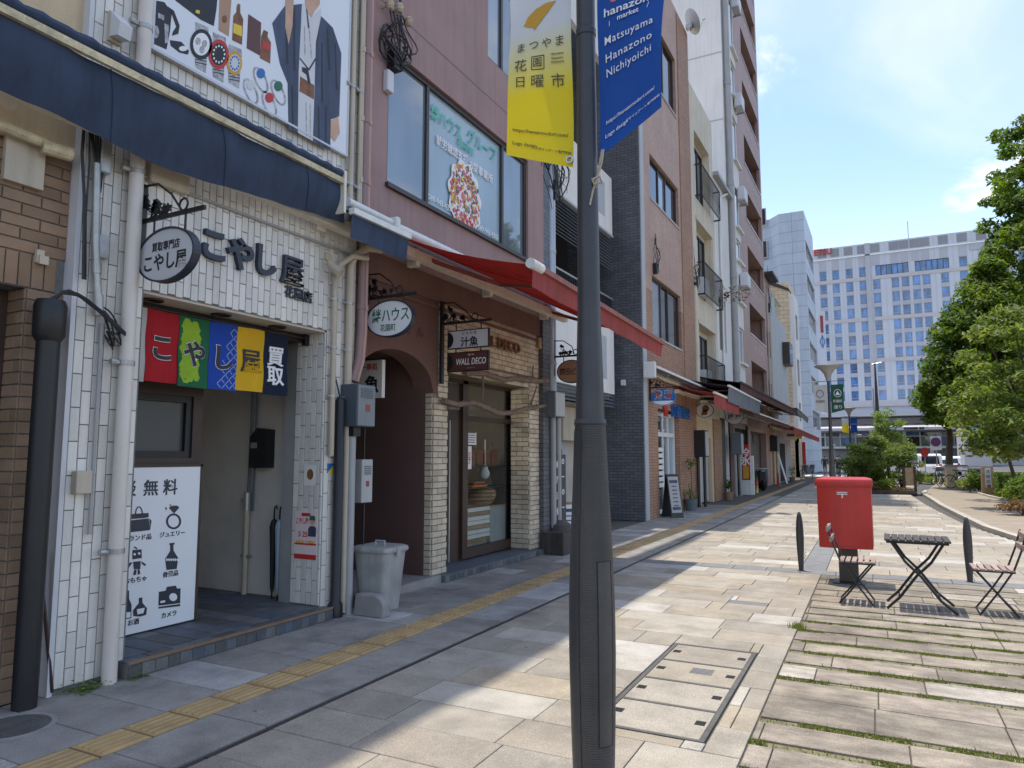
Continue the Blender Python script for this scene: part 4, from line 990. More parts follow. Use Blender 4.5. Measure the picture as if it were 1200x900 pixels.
# meter cabinet on its post, black duct, lower cabinet
t = thing('meter_cabinet', 'grey louvred meter cabinet on grey post beside black duct', 'cabinet', (-4.9, 5.8, 0))
MB().box(-5.10, -4.78, 5.68, 5.97, 1.90, 2.34).build('cabinet', m_cabshaded, t, bevel=.006)
d = MB().box(-4.779, -4.77, 5.69, 5.96, 1.91, 2.33).build('door', m_cabdoor, t)
lv = MB()
for k in range(5): lv.box(-4.77, -4.762, 5.73, 5.92, 2.20 + .022 * k, 2.211 + .022 * k)
lv.build('louvre', m_boxgrey, d); MB().box(-4.77, -4.766, 5.81, 5.88, 2.06, 2.13).build('red_label', m_labelred, d)
MB().tube([(-4.91, 5.77, 0), (-4.91, 5.77, 1.90)], .042, 14).build('post', m_pvcgrey, t, smooth=True)
MB().box(-4.97, -4.85, 5.72, 5.83, 1.80, 1.899).build('bracket', m_black, t)
t = thing('cable_duct', 'tall black cable duct standing beside white tile pillar', 'pipe', (-4.93, 5.60, 0))
MB().lathe([(.075, 0), (.075, .12), (.05, .16), (.05, 2.16), (.03, 2.2)], (-4.94, 5.61, 0), 14).build('duct', m_blackpl, t, smooth=True)
MB().tube([(-4.94, 5.61, 2.18), (-4.96, 5.57, 2.35), (-4.97, 5.53, 2.48)], .008, 6).build('cable', m_blackpl, t)
t = thing('small_meter_cabinet', 'small pale meter cabinet on the arch wall behind bin', 'cabinet', (-4.96, 6.25, 1.2))
MB().box(-5.09, -4.95, 5.99, 6.17, 1.10, 1.56).build('cabinet', m_boxlight, t, bevel=.006)
lv = MB()
for k in range(5): lv.box(-4.95, -4.944, 6.03, 6.14, 1.40 + .02 * k, 1.41 + .02 * k)
lv.build('louvre', m_boxgrey, t); MB().box(-4.95, -4.947, 6.06, 6.11, 1.27, 1.33).build('red_label', m_labelred, t)
MB().tube([(-4.99, 6.08, 1.1), (-4.99, 6.08, .1)], .012, 8).tube([(-5.02, 6.1, 1.56), (-5.02, 6.1, 1.93)], .012, 8).build('cable', m_blackpl, t)
# bin and block
t = thing('trash_bin', 'grey lidded plastic bin standing before the brown arch', 'bin', (-4.72, 6.25, 0))
xb0, yb0 = -4.80, 6.13
def ringrect(hx, hy, z, r=.05, n=4):
    out = []
    for cx_, cy_, a0 in ((hx - r, hy - r, 0), (-hx + r, hy - r, 90), (-hx + r, -hy + r, 180), (hx - r, -hy + r, 270)):
        for k in range(n + 1):
            a = R(a0 + 90 * k / n); out.append((xb0 + cx_ + r * math.cos(a), yb0 + cy_ + r * math.sin(a), z))
    return out
def loft(rings):
    m = MB(); n = len(rings[0]); vs = [p for r in rings for p in r]
    fs = [(i * n + k, i * n + (k + 1) % n, (i + 1) * n + (k + 1) % n, (i + 1) * n + k) for i in range(len(rings) - 1) for k in range(n)]
    return m.add(vs, fs + [tuple(range(n - 1, -1, -1)), tuple((len(rings) - 1) * n + k for k in range(n))])
loft([ringrect(.165, .15, 0), ringrect(.19, .17, .3), ringrect(.215, .19, .585), ringrect(.225, .2, .59), ringrect(.225, .2, .60)]).build('body', m_bin, t, smooth=True)
loft([ringrect(.235, .21, .601), ringrect(.24, .215, .61), ringrect(.235, .21, .645), ringrect(.20, .18, .66), ringrect(.18, .16, .655)]).build('lid', m_bin, t, smooth=True)
MB().tube([(xb0 - .06, yb0, .655), (xb0 - .06, yb0, .70), (xb0 + .06, yb0, .70), (xb0 + .06, yb0, .655)], .011, 8).build('handle', m_bin, t)
MB().box(xb0 + .236, xb0 + .25, yb0 - .03, yb0 + .03, .56, .64).build('latch', m_bin, t)
t = tag(MB().prism([(-4.83, .0), (-4.46, 0), (-4.45, .13), (-4.49, .19), (-4.55, .215), (-4.81, .215)], 'y', 5.75, 5.88).build('concrete_block', m_concrete, bevel=.012), 'weathered concrete block wedged in front of grey bin', 'block')
# weeds at the foot of the wall
def weeds(label, c, n, s, mat):
    mb = MB()
    for _ in range(n):
        x, y, z = c[0] + random.gauss(0, s), c[1] + random.gauss(0, s * 1.3), abs(random.gauss(0, s * .6))
        a = random.uniform(0, 6.28); l = random.uniform(.015, .035)
        u = Vector((math.cos(a), math.sin(a), random.uniform(-.3, .6))).normalized() * l; v = Vector((-math.sin(a), math.cos(a), random.uniform(-.3, .3))) * l * .45
        p = Vector((x, y, z)); mb.add([p, p + u * .5 + v, p + u, p + u * .5 - v], [(0, 1, 2, 3)])
    t = thing('weed', label, 'weed', (c[0], c[1], 0)); mb.build('foliage', mat, t); return t
weeds('leafy weed growing at foot of white tile corner', (-4.93, 3.10), 150, .05, m_leafshrub)
weeds('small weed sprouting beside the thick cream drainpipe', (-4.87, 3.45), 50, .03, m_leafshrub)
tag(MB().tube([(-5.0, 2.92, .03), (-5.02, 2.86, .5), (-5.04, 2.80, .95)], .012, 6).build('loose_rod', m_framebrown), 'thin rusty rod leaning between brick and white tiles', 'rod')
# retracted navy awning
aw = thing('navy_awning', 'sagging navy canvas awning over brick and white tile walls', 'awning', (-4.7, 3.2, 3.9))
XV = -4.62
zr = lambda y: 4.22
ya, yb = 0.3, FY(402, 212, XV)
zt_ = FZ(200, 98, XV); print('navy z', FZ(0, 18, XV), FZ(200, 98, XV), FZ(402, 212, XV), FY(0, 18, XV), yb, 'low', FZ(0, 98, XV), FZ(200, 205, XV), FZ(386, 254, XV))
def rollf(u, v):
    y = ya + (yb - ya) * u; a = 2 * math.pi * v; r = .05 + .006 * math.sin(y * 38) + .004 * math.sin(y * 91)
    return (XV - .04 + r * math.cos(a), y + .01 * math.sin(a * 2), zt_ + r * .9 * math.sin(a))
MB().surf(rollf, 90, 12).build('roll', m_navy, aw, smooth=True)
MB().box(XV - .02, XV + .015, ya, yb, zt_ - .105, zt_ - .052).build('front_bar', m_rustbar, aw)
zl = [(0.3, 3.88), (2.2, 3.86), (2.45, 3.85), (2.72, 3.83), (3.03, 3.79), (3.4, 3.78), (3.85, 3.81), (4.35, 3.86), (4.9, 3.91), (6, 3.97)]
def zlow(y):
    for (a, b), (c, d) in zip(zl, zl[1:]):
        if a <= y <= c: return b + (d - b) * (y - a) / (c - a)
    return zl[-1][1]
def canf(u, v):
    y = ya + (yb + .16 * (1 - v) - ya) * u; z0 = zlow(y); z = z0 + (zt_ - .10 - z0) * v
    return (XV - .03 - .10 * (1 - v) + .03 * math.sin(math.pi * v) + .012 * math.sin(y * 5 + v * 3) + .006 * math.sin(y * 13 - v * 5) + .004 * math.sin(y * 23), y, z)
MB().surf(canf, 80, 14, -.003).build('canvas', m_navy, aw, smooth=True)
for k in range(5):
    u_ = .14 + .19 * k; MB().tube([tuple(Vector(canf(u_, v / 12)) + Vector((.004, 0, 0))) for v in range(13)], .0045, 5).build('seam', m_navy, aw)
MB().box(-4.93, -4.82, ya, 6.2, 3.90, 4.02).build('support_beam', m_creambar, aw)
MB().box(-4.9, XV + .02, yb, yb + .03, 3.98, zt_ + .03).build('end_bracket', m_creambar, aw)
for yy in (2.3, 3.6, 5.2): MB().box(-4.995, -4.93, yy, yy + .12, 3.86, 4.06).build('wall_bracket', m_creambar, aw)
t = thing('awning_gearbox', 'peeling beige bracket plate under navy awning on brown brick', 'bracket', (XA, 2.3, 3.4))
MB().box(XA + .001, XA + .04, FY(5, 150, XA), FY(52, 150, XA), 3.42, 3.78).build('plate', m_pvcbeige, t)
MB().tube([(XA + .1, 2.32, 3.74), (XA + .1, 2.72, 3.72)], .035, 10).tube([(XA + .1, 2.62, 3.70), (XA + .14, 2.8, 3.70)], .05, 10).build('arm_joint', m_rustbar, t)
t = tag(MB().box(XB, XB + .07, FY(170, 210, XB), FY(217, 210, XB), 3.72, 3.98).build('wall_plate', m_pvcbeige, bevel=.01), 'beige bracket plate behind thick drainpipe on white tiles', 'bracket')
# ================================================================== hanging signs on wrought iron brackets
def bracket(t, Y, xw, x1, z, post=.55):
    """iron post on the wall, arm reaching out to x1, vine scrolls above it"""
    m = MB().box(xw, xw + .035, Y - .03, Y + .03, z - post + .22, z + .30)
    m.build('bracket_post', m_black, t)
    a = MB().bar((xw, Y, z), (x1, Y, z), .022, .03)
    cx_ = xw + (x1 - xw) * .68
    a.tube([(cx_ + .045 * math.cos(s / 10 * 5.4 - 1.57), Y, z + .06 + .045 * math.sin(s / 10 * 5.4 - 1.57)) for s in range(11)], .008, 6)
    a.tube([(xw + .03, Y, z + .28), (xw + .2, Y, z + .27), (xw + .36, Y, z + .16), (cx_ - .02, Y, z + .02)], .009, 6)
    a.build('bracket_arm', m_black, t)
    lf = MB()
    rnd = random.Random(int(Y * 100))
    for k in range(11):
        px_, pz_ = xw + .05 + rnd.random() * .32, z + .05 + rnd.random() * .17
        if pz_ - z > .28 - (px_ - xw) * .5: pz_ = z + .06
        r = rnd.uniform(.025, .048); rot = rnd.random() * 6
        lf.prism([(px_ + r * (1 if q % 2 == 0 else .5) * math.cos(rot + q * math.pi / 5), pz_ + r * (1 if q % 2 == 0 else .5) * math.sin(rot + q * math.pi / 5)) for q in range(10)], 'y', Y - .008, Y + .008)
        lf.tube([(px_, Y, pz_), (px_ + rnd.uniform(-.05, .05), Y, pz_ - .06), (xw + .05 + rnd.random() * .3, Y, z + .01)], .006, 5)
    lf.build('vine_scroll', m_black, t)
def hanger(t, Y, xs, z0, z1):
    m = MB()
    for x in xs: m.tube([(x, Y, z0), (x, Y, z1)], .008, 6)
    m.build('hanger', m_black, t)
def oval_sign(label, Y, xw, xa, xb, z0, z1, board, rim, zarm, x1, texts, group=None):
    t = thing('hanging_sign', label, 'sign', (xw, Y, zarm))
    bracket(t, Y, xw, x1, zarm)
    cx_, cz_ = (xa + xb) / 2, (z0 + z1) / 2; rx, rz = (xb - xa) / 2, (z1 - z0) / 2
    hanger(t, Y, (cx_ - rx * .55, cx_ + rx * .55), cz_ + rz * .8, zarm)
    b = MB().ell((cx_, cz_), rx - .012, rz - .012, 'y', Y - .022, Y + .022).build('board', board, t)
    MB().ring((cx_, cz_), rx - .012, rz - .012, .014, 'y', Y - .032, Y + .032).build('rim', rim, b)
    for (s, sz, mat, dx, dz, wd, bold) in texts:
        T(s, sz, mat, (cx_ + dx, Y - .023, cz_ + dz), 'y', b, width=wd, bold=bold, ext=.002)
    return t, b, cx_, cz_
# the pawn shop's round sign
Y = 3.36
(xa, _), (xb, _) = YP(165, 297, Y), YP(231, 297, Y); z1 = YP(201, 267, Y)[1]; z0 = YP(200, 330, Y)[1]
oval_sign('oval white pawn shop sign on black vine bracket', Y, -5.0, xa, xb, z0, z1, m_greyboard, m_navyink, YP(190, 262, Y)[1] + .05, YP(240, 253, Y)[0],
          [('買取専門店', .075, m_ink, .0, .07, .31, .015), ('こやし屋', .14, m_ink, 0, -.05, .47, .02)])

# ================================================================== C  the mauve building
XC = -5.0
bC = thing('mauve_building', 'mauve rendered building with arched entrance and filmed upper window', 'building', (-6.5, 8.4, 0))
YC0, YC1 = YB1 + .02, FY(637, 300, XC)
w1 = (FY(455, 100, XC), FY(619, 250, XC), 4.76, 6.44)
w2 = (FY(572, 10, XC), 10.25, 7.55, 9.1)
wl = MB(); holed(wl, XC - .28, XC, YC0, YC1, 3.92, 15.9, [w1, w2, (6.45, 10.1, 10.7, 12.2)])
wl.build('wall', m_pink, bC)
MB().box(-11, XC - .30, YC0, YC1 - .01, 3.1, 15.9).box(-11, XC - 1.6, YC0, YC1 - .01, 0, 3.1).build('body', m_pink, bC)
MB().box(XC - .005, XC + .006, YC0, YC1, 6.93, 6.96).build('render_joint', m_pvcmauve, bC)
MB().box(XC - .02, XC + .05, w1[0] - .03, w1[1] + .03, w1[2] - .05, w1[2]).build('sill', m_frame, bC)
l1 = w1[1] - w1[0]
e = [(FY(p, q, XC - .08) - w1[0]) / l1 for p, q in ((497, 160), (588, 240))]
ow = window(bC, XC - .04, *w1, 3, m_frame, m_glasssky, fw=.06, split=[0, e[0], e[1], 1], gms=[m_glasssky, m_film, m_glasssky])
window(bC, XC - .04, *w2, 3, m_frame, m_glasssky, fw=.06)
window(bC, XC - .04, 6.45, 10.1, 10.7, 12.2, 3, m_frame, m_glasssky, fw=.06)
# print on the window film
XG = XC - .04 - .03
def cg(px, py): return F(px, py, XG)
def c3(x, y): return cg(400 + x / 4, y / 4)
for s, y0, y1, z, sz, mt in (('絆ハウス', 7.38, 8.13, 6.11, .25, m_tealink), ('グループ', 8.30, 9.15, 6.17, .25, m_tealink), ('花園町', 8.02, 8.48, 5.955, .13, m_tealink), ('就労継続支援', 7.50, 8.30, 5.77, .15, m_whiteink), ('B型事業所', 8.37, 9.02, 5.75, .15, m_whiteink), ('089-943-4355', 7.32, 7.92, 4.93, .11, m_whiteink), ('089-943-4355', 8.60, 9.2, 4.90, .11, m_whiteink)):
    T(s, sz, mt, (XG + .004, (y0 + y1) / 2, z), 'x', ow, width=y1 - y0, bold=.012, ext=.001)
bq = MB(); q = c3(580, 940); rb = random.Random(5)
bo = MB().prism([(q[0] + (.43 + .03 * math.sin(11 * a)) * math.cos(a), q[1] + .02 + (.54 + .03 * math.sin(11 * a)) * math.sin(a)) for a in [2 * math.pi * k / 60 for k in range(60)]], 'x', XG + .001, XG + .003).build('bouquet_outline_print', m_whiteink, ow)
fls = {0: m_redink, 1: m_orangeink, 2: m_greenink, 3: m_yellowink, 4: M('pink_print', (0.60, 0.16, 0.22), .6, .1, 5, 0)}
acc = {k: MB() for k in fls}
for k in range(420):
    a = rb.random() * 6.28; r = math.sqrt(rb.random())
    yy, z_ = q[0] + .39 * r * math.cos(a), q[1] + .02 + .50 * r * math.sin(a)
    acc[rb.choice([0, 1, 2, 2, 2, 3, 4, 4, 4]) if z_ > q[1] - .2 else rb.choice([0, 0, 1, 4, 4])].prism(circ((yy, z_), rb.uniform(.012, .034), 6), 'x', XG + .003, XG + .0035 + k * .00001)
for k, m_ in fls.items(): acc[k].build('bouquet_print', m_, ow)['kind'] = 'stuff'
# ground floor: brown stucco with an arch, then the cream brick shop
XD = -5.1
aL, aR = 6.02, FY(508, 450, XD)
zs, za_ = 2.40, 2.86
yS = FY(513.5, 420, XD)                    # where brick begins
yE = FY(638.5, 500, XD)
stu = MB()
stu.box(XD - .3, XD, yS, yE + .0, 3.66, 3.92)
# panel with the arch cut out, as strips
N = 24
def az(y):
    c_, hw = (aL + aR) / 2, (aR - aL) / 2
    u = max(-1, min(1, (y - c_) / hw)); return zs + (za_ - zs) * math.sqrt(max(0, 1 - u * u))
for k in range(N):
    a, b = aL + (aR - aL) * k / N, aL + (aR - aL) * (k + 1) / N
    stu.prism([(a, az(a)), (b, az(b)), (b, 3.92), (a, 3.92)], 'x', XD - .3, XD)
stu.box(XD - .3, XD, YC0, aL, 0, 3.92).box(XD - .3, XD, aR, yS, zs, 3.92)
stu.build('stucco_front', m_stucco, bC)
MB().box(XD - .001, XD + .025, YC0, yE, 3.50, 3.545).box(XD, XD + .03, YC0, yE, 3.60, 3.93).build('stucco_band', m_stucco, bC)
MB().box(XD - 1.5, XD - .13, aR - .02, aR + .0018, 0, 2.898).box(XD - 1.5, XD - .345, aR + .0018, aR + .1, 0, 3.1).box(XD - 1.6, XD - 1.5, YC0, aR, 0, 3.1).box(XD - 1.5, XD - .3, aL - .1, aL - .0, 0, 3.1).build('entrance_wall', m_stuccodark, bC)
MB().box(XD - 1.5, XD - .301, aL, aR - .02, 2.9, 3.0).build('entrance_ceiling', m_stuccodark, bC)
MB().box(XD - 1.5, XD + .05, YB1 + .03, aR + .15, 0, .10).build('entrance_step', m_concrete, bC)
# raised letters left on the stucco
q = F(492, 390, XD)
T('ル', .16, m_stuccodark, (XD + .003, q[0], q[1]), 'x', bC, ext=.006)
q = F(478, 388, XD); T('ー', .09, m_stuccodark, (XD + .003, q[0] + .02, q[1] - .02), 'x', bC, ext=.006)
# brick
DO = (FY(524.5, 550, XD), FY(620.5, 550, XD), .12, 2.70)
bw = MB(); holed(bw, XD - .34, XD - .014, aR + .002, yE, .0, 3.66, [(aR, yS, zs, 3.7), (DO[0], DO[1], 0, DO[3])])
bw.build('brick_backing', m_mortarcream, bC)
holes = [(aR - .01, yS + .002, zs - .03, 3.7), (DO[0], DO[1], 0, DO[3] + .16)]
pieces(bC, 'brick', courses(aR + .012, yE, .10, 3.655, .215, .0775, .010, holes=holes), 'x', XD - .014, .016, m_brickcream, 300, bev=.004, jig=.0025, rot=.01)
pieces(bC, 'lintel_brick', [(DO[0] + .075 * k + .003, DO[0] + .075 * (k + 1) - .004, DO[3] + .004, DO[3] + .155) for k in range(int((DO[1] - DO[0]) / .075))], 'x', XD - .014, .016, m_brickcream, 60, bev=.004, jig=.002)
pieces(bC, 'reveal_brick', courses(XD - .12, XD - .005, .10, zs, .215, .0775, .010), 'y', aR + .002, .014, m_brickcream, 60, bev=.004, jig=.002)
pieces(bC, 'jamb_brick', courses(XD - .34, XD - .002, .12, DO[3], .215, .0775, .010), 'y', DO[1], .014, m_brickcream, 80, bev=.004, jig=.002)
MB().box(XD - 1.6, XD + .10, aR + .15, yE + .05, 0, .095).build('shop_step', m_boxgrey, bC)
pieces(bC, 'step_tile', [(aR + .16 + .11 * k, aR + .26 + .11 * k, .01, .085) for k in range(31)], 'x', XD + .10, .012, m_tilefloor, 40)
# glazed shop front
XW = XD - .36
sf_ = MB()
yd = [DO[0], FY(541, 550, XW), FY(547, 550, XW), FY(603, 550, XW), FY(607.5, 550, XW), DO[1] - .015]
zt2 = DO[3]; zm = 2.12
sf_.box(XW - .06, XW + .02, yd[1], yd[2], .12, zt2).box(XW - .06, XW + .02, yd[4] - .05, yd[4] + .12, .12, zt2).box(XW - .06, XW + .015, yd[2], yd[4] - .05, zm, zm + .07).box(XW - .06, XW + .015, yd[2], yd[4] - .05, .12, .26).box(XW - .06, XW + .02, DO[0], yd[5], zt2 - .05, zt2)
fo = sf_.build('shop_front_frame', m_framebrown, bC)
for a, b, c, d in ((yd[2], yd[4] - .05, .26, zm), (yd[2], yd[4] - .05, zm + .07, zt2 - .05)):
    MB().box(XW - .03, XW - .022, a + .002, b - .002, c + .002, d - .002).build('pane', m_glassclear, fo)
MB().box(XW - .5, XW + .02, DO[0] + .02, DO[0] + .06, .12, zt2 - .06).box(XW - .05, XW - .03, DO[0] + .3, yd[1], .12, zt2 - .06).build('open_door', m_framebrown, bC)
MB().box(XW - .03, XW - .01, DO[0] + .62, DO[0] + .64, .12, 2.1).build('door_edge', m_alu, bC)
# room behind the glass
MB().box(XW - 1.12, XW - 1.08, DO[0] - .3, DO[1] + .2, .1, 3.0).box(XW - 1.08, XW - .1, DO[1] + .0, DO[1] + .08, .1, 3.0).box(XW - 1.08, XW - .36, DO[0] - .3, DO[0] - .22, .1, 3.0).box(XW - 1.12, XW - .07, DO[0] - .3, DO[1] + .2, 2.80, 2.9).build('shop_room', m_shopwall, bC)
def gp_(px, py, X): return F(px, py, X)
sh = thing('display_shelf', 'shop shelf of bags and baskets behind the glass front', 'shelf', (XW - .5, 9.2, .1))
XQ = XW - .06
for k, zz in enumerate((.82, 1.12, 1.45)):
    MB().box(XQ - .35, XQ, yd[2] + .02, DO[1] - .01, zz - .02, zz).build('shelf_board', m_wooddark if k else m_woodtan, sh)
MB().box(XQ - .38, XQ - .35, yd[2], yd[2] + .3, .12, 1.4).build('back_panel', m_wooddark, sh)
for k in range(4):
    y0 = 9.22 + .235 * k
    t = thing('paper_bag', ['brown handled bag leftmost on the upper shop shelf', 'brown handled bag second on the upper shop shelf', 'brown handled bag third on the upper shop shelf', 'brown handled bag rightmost on the upper shop shelf'][k], 'bag', (XQ - .15, y0 + .1, 1.45), 'bags on the shop shelf')
    MB().prism([(y0, 1.451), (y0 + .2, 1.451), (y0 + .19, 1.69), (y0 + .01, 1.69)], 'x', XQ - .2, XQ - .06).build('bag', M('bag_brown', (.24, .10, .05), .7, .2, 8, .2), t)
    MB().tube([(XQ - .12, y0 + .06 + .1 * s / 8, 1.69 + .12 * math.sin(math.pi * s / 8)) for s in range(9)], .007, 6).build('handle', m_brownink, t)
t = thing('straw_basket', 'striped round straw basket on lower shop shelf', 'basket', (XQ - .15, 9.7, .82))
MB().lathe([(.12, .82), (.2, .88), (.235, .98), (.22, 1.06), (.16, 1.1), (.1, 1.1)], (XQ - .2, 9.85, 0), 20).build('basket', m_woodtan, t, smooth=True)
rg = MB()
for zz, r in ((.90, .212), (.96, .235), (1.02, .237), (1.07, .215)): rg.tube([(XQ - .2 + r * math.cos(a / 20 * 6.283), 9.85 + r * math.sin(a / 20 * 6.283), zz) for a in range(21)], .008, 5)
rg.build('stripe', m_brownink, t)
t = thing('folded_cloth_pile', 'small pile of red and ochre cloth on middle shelf', 'cloth pile', (XQ - .1, 9.2, 1.12))
for k, mt in enumerate((m_orangeink, m_redink, m_tanboard)):
    MB().box(XQ - .25, XQ - .03, 9.3 + .03 * k, 9.75 - .04 * k, 1.122 + .028 * k, 1.148 + .028 * k).build('cloth', mt, t, bevel=.008)
t = thing('plank_crate', 'pale slatted wooden crate behind the shop glass', 'crate', (XW - .3, 8.95, .12))
for k in range(8):
    MB().box(XW - .09, XW - .05, yd[2] + .10, yd[2] + .78, .30 + .066 * k, .358 + .066 * k).build('slat', m_paper if k % 3 else m_woodtan, t)
MB().box(XW - .3, XW - .095, yd[2] + .11, yd[2] + .76, .12, .80).build('box', m_curtain, t)
tag(MB().box(XW - .40, XW - .06, yd[2] + .82, DO[1] - .03, .12, .80).build('side_cabinet', m_boxlight, bevel=.01), 'plain grey cabinet behind right part of shop glass', 'cabinet')
for lab, (px0, py0, px1, py1), mt, tx in (('small white notice taped on shop glass', (546, 507, 558, 521), m_paper, None), ('cream price card with red writing on shop glass', (543.5, 523, 552.5, 550), m_woodtan, '寿')):
    q0, q1 = F(px0, py1, XW - .02), F(px1, py0, XW - .02)
    t = thing('notice', lab, 'notice', (XW - .02, *q0))
    MB().box(XW - .021, XW - .017, q0[0], q1[0], q0[1], q1[1]).build('sheet', m_paper, t)
    if tx: T(tx, .2, m_redink, (XW - .016, (q0[0] + q1[0]) / 2, (q0[1] + q1[1]) / 2), 'x', t, ext=.001)
    else:
        m = MB()
        for k in range(5): m.box(XW - .017, XW - .016, q0[0] + .03, q1[0] - .03, q0[1] + .03 + k * .035, q0[1] + .042 + k * .035)
        m.build('printed_line', m_ink, t)
t = thing('white_ornament', 'white hanging ornament behind the shop glass', 'ornament', (XW - .1, 9.75, 1.3))
MB().tube([(XW - .12, 9.72, 1.85), (XW - .12, 9.72, 1.42)], .012, 6).build('cord', m_whitebar, t)
MB().lathe([(.02, 1.23), (.07, 1.27), (.085, 1.33), (.05, 1.40), (.06, 1.44), (.02, 1.46)], (XW - .12, 9.70, 0), 12).build('body', m_whitebar, t, smooth=True)
lt = thing('ceiling_lamp', 'small lit ceiling lamp inside the brick shop', 'lamp', (XW - .7, 8.95, 2.5))
MB().tube([(XW - .7, 8.95, 2.8), (XW - .7, 8.95, 2.62)], .008, 6).lathe([(.02, 2.62), (.10, 2.52), (.09, 2.515)], (XW - .7, 8.95, 0), 14).build('lamp_shade', m_whitebar, lt)
eb = NT('lit_bulb'); eb.b.inputs['Emission Color'].default_value = (1, .9, .75, 1); eb.b.inputs['Emission Strength'].default_value = 12
MB().lathe([(.01, 2.46), (.035, 2.49), (.03, 2.53)], (XW - .7, 8.95, 0), 10).build('bulb', eb.m, lt)
ld = bpy.data.lights.new('shop_lamp', 'POINT'); ld.energy = 11; ld.color = (1, .9, .78); ld.shadow_soft_size = .05
lo = bpy.data.objects.new('shop_lamp', ld); lo.location = (XW - .7, 8.95, 2.43); COL.objects.link(lo)
# driftwood rails with twigs
def branch(label, pts, r, twigs):
    t = thing('driftwood_branch', label, 'branch', pts[0])
    dense = []
    for a, b in zip(pts, pts[1:]):
        for s in range(5):
            p = Vector(a).lerp(Vector(b), s / 5); dense.append(p + Vector((random.gauss(0, .004), 0, random.gauss(0, .005))))
    dense.append(Vector(pts[-1]))
    MB().tube(dense, [r * random.uniform(.85, 1.12) * (1 - .35 * abs(i / len(dense) - .45)) for i in range(len(dense))], 10).build('limb', m_drift, t, smooth=True)
    for tw in twigs: MB().tube(tw, [.02, .014, .012][:len(tw)] if len(tw) <= 3 else .014, 6).build('twig', m_drift, t, smooth=True)
XR = XD + .06
def br(px, py, d=0): q = F(px, py, XR + d); return (XR + d, q[0], q[1])
branch('wavy driftwood branch across the shop doorway', [br(519, 470), br(536, 474), br(553, 472), br(568, 477), br(583, 484), br(600, 484), br(615, 479), br(630, 477), br(644, 474)], .042, [[br(622, 474), br(626, 462), br(629, 453)], [br(521, 472), br(517, 470), br(519, 466)], [br(526, 478), br(538, 479, -.05)]])
branch('upper driftwood branch above the shop doorway', [br(545, 437), br(562, 437), br(578, 441), br(590, 445), br(605, 444), br(622, 446), br(642, 447)], .045, [[br(625, 446), br(624, 436), br(625, 428)], [br(566, 437), br(566, 455), br(565, 471)]])
# raised shop letters on the brick
q0, q1 = F(575, 399, XD + .03), F(608, 409, XD + .03)
t = thing('shop_letters', 'raised brown letters on cream brick partly behind hanging boards', 'lettering', (XD, q0[0], q0[1]))
T('L DECO', .22, m_brownink, (XD + .03, (q0[0] + q1[0]) / 2 + .02, (q0[1] + q1[1]) / 2 - .0), 'x', t, width=(q1[0] - q0[0]) * 1.02, ext=.02, bold=.01)
q = F(630, 402, XD); tag(MB().box(XD + .003, XD + .06, q[0] - .06, q[0] + .06, q[1] - .1, q[1] + .09).build('wall_vent', m_woodtan, bevel=.008), 'small tan vent block on the cream brick wall', 'vent')
# signs on brackets
Y = 6.16
(xa, _), (xb, _) = YP(431.5, 372, Y), YP(485.5, 372, Y)
oval_sign('oval white sign with green lettering beside the brown arch', Y, -5.1, xa, xb, YP(458, 395, Y)[1], YP(458, 352, Y)[1], m_board, m_navyink, YP(470, 346, Y)[1] + .005, YP(488, 343, Y)[0],
          [('絆ハウス', .17, m_greenink, .01, .04, .50, .01), ('花園町', .085, m_greenink, -.02, -.10, .21, .005)])
Y = 7.66
t = thing('hanging_sign', 'white and maroon boards hanging one below the other on vine bracket', 'sign', (-5.1, Y, 3.3))
zb = YP(550, 380, Y)[1] + .035
bracket(t, Y, -5.07, YP(576, 376, Y)[0], zb, 1.0)
for k, (p, mat) in enumerate((((525.5, 388.5, 573.5, 406), m_greyboard), ((525, 414, 573, 433.5), m_maroonboard))):
    (xa, z1), (xb, z0) = YP(p[0], p[1], Y), YP(p[2], p[3], Y)
    hanger(t, Y, (xa + .12, xb - .12), z1, z1 + (.11 if k else zb - z1))
    b = MB().box(xa + .012, xb - .012, Y - .014, Y + .014, z0 + .012, z1 - .012).build('board', mat, t, label=('white' if k == 0 else 'maroon') + ' board')
    MB().box(xa, xb, Y - .02, Y + .02, z0, z0 + .011).box(xa, xb, Y - .02, Y + .02, z1 - .011, z1).box(xa, xa + .011, Y - .02, Y + .02, z0 + .011, z1 - .011).box(xb - .011, xb, Y - .02, Y + .02, z0 + .011, z1 - .011).build('rim', m_black, b)
    cx_, cz_ = (xa + xb) / 2, (z0 + z1) / 2
    flat_y([(xa + .012 + .075 * math.cos(R(a)), cz_ + .10 * math.sin(R(a))) for a in range(-90, 91, 15)], Y - .0142, m_black, b, 'printed_half_disc')
    if k == 0:
        T('汁魚', .13, m_ink, (cx_ + .02, Y - .0145, cz_ - .035), 'y', b, width=.26, ext=.001, bold=.03)
        T('日 本 料 理', .045, m_ink, (cx_ + .02, Y - .0145, cz_ + .075), 'y', b, ext=.001)
    else:
        T('WALL DECO', .115, m_whiteink, (cx_ + .05, Y - .0145, cz_), 'y', b, width=.44, ext=.001, bold=.01, shear=.15)
        T('EST IN', .03, m_whiteink, (cx_ + .05, Y - .0145, cz_ + .085), 'y', b, ext=.001)
        T('― ― ―', .03, m_whiteink, (cx_ + .05, Y - .0145, cz_ - .085), 'y', b, ext=.001)
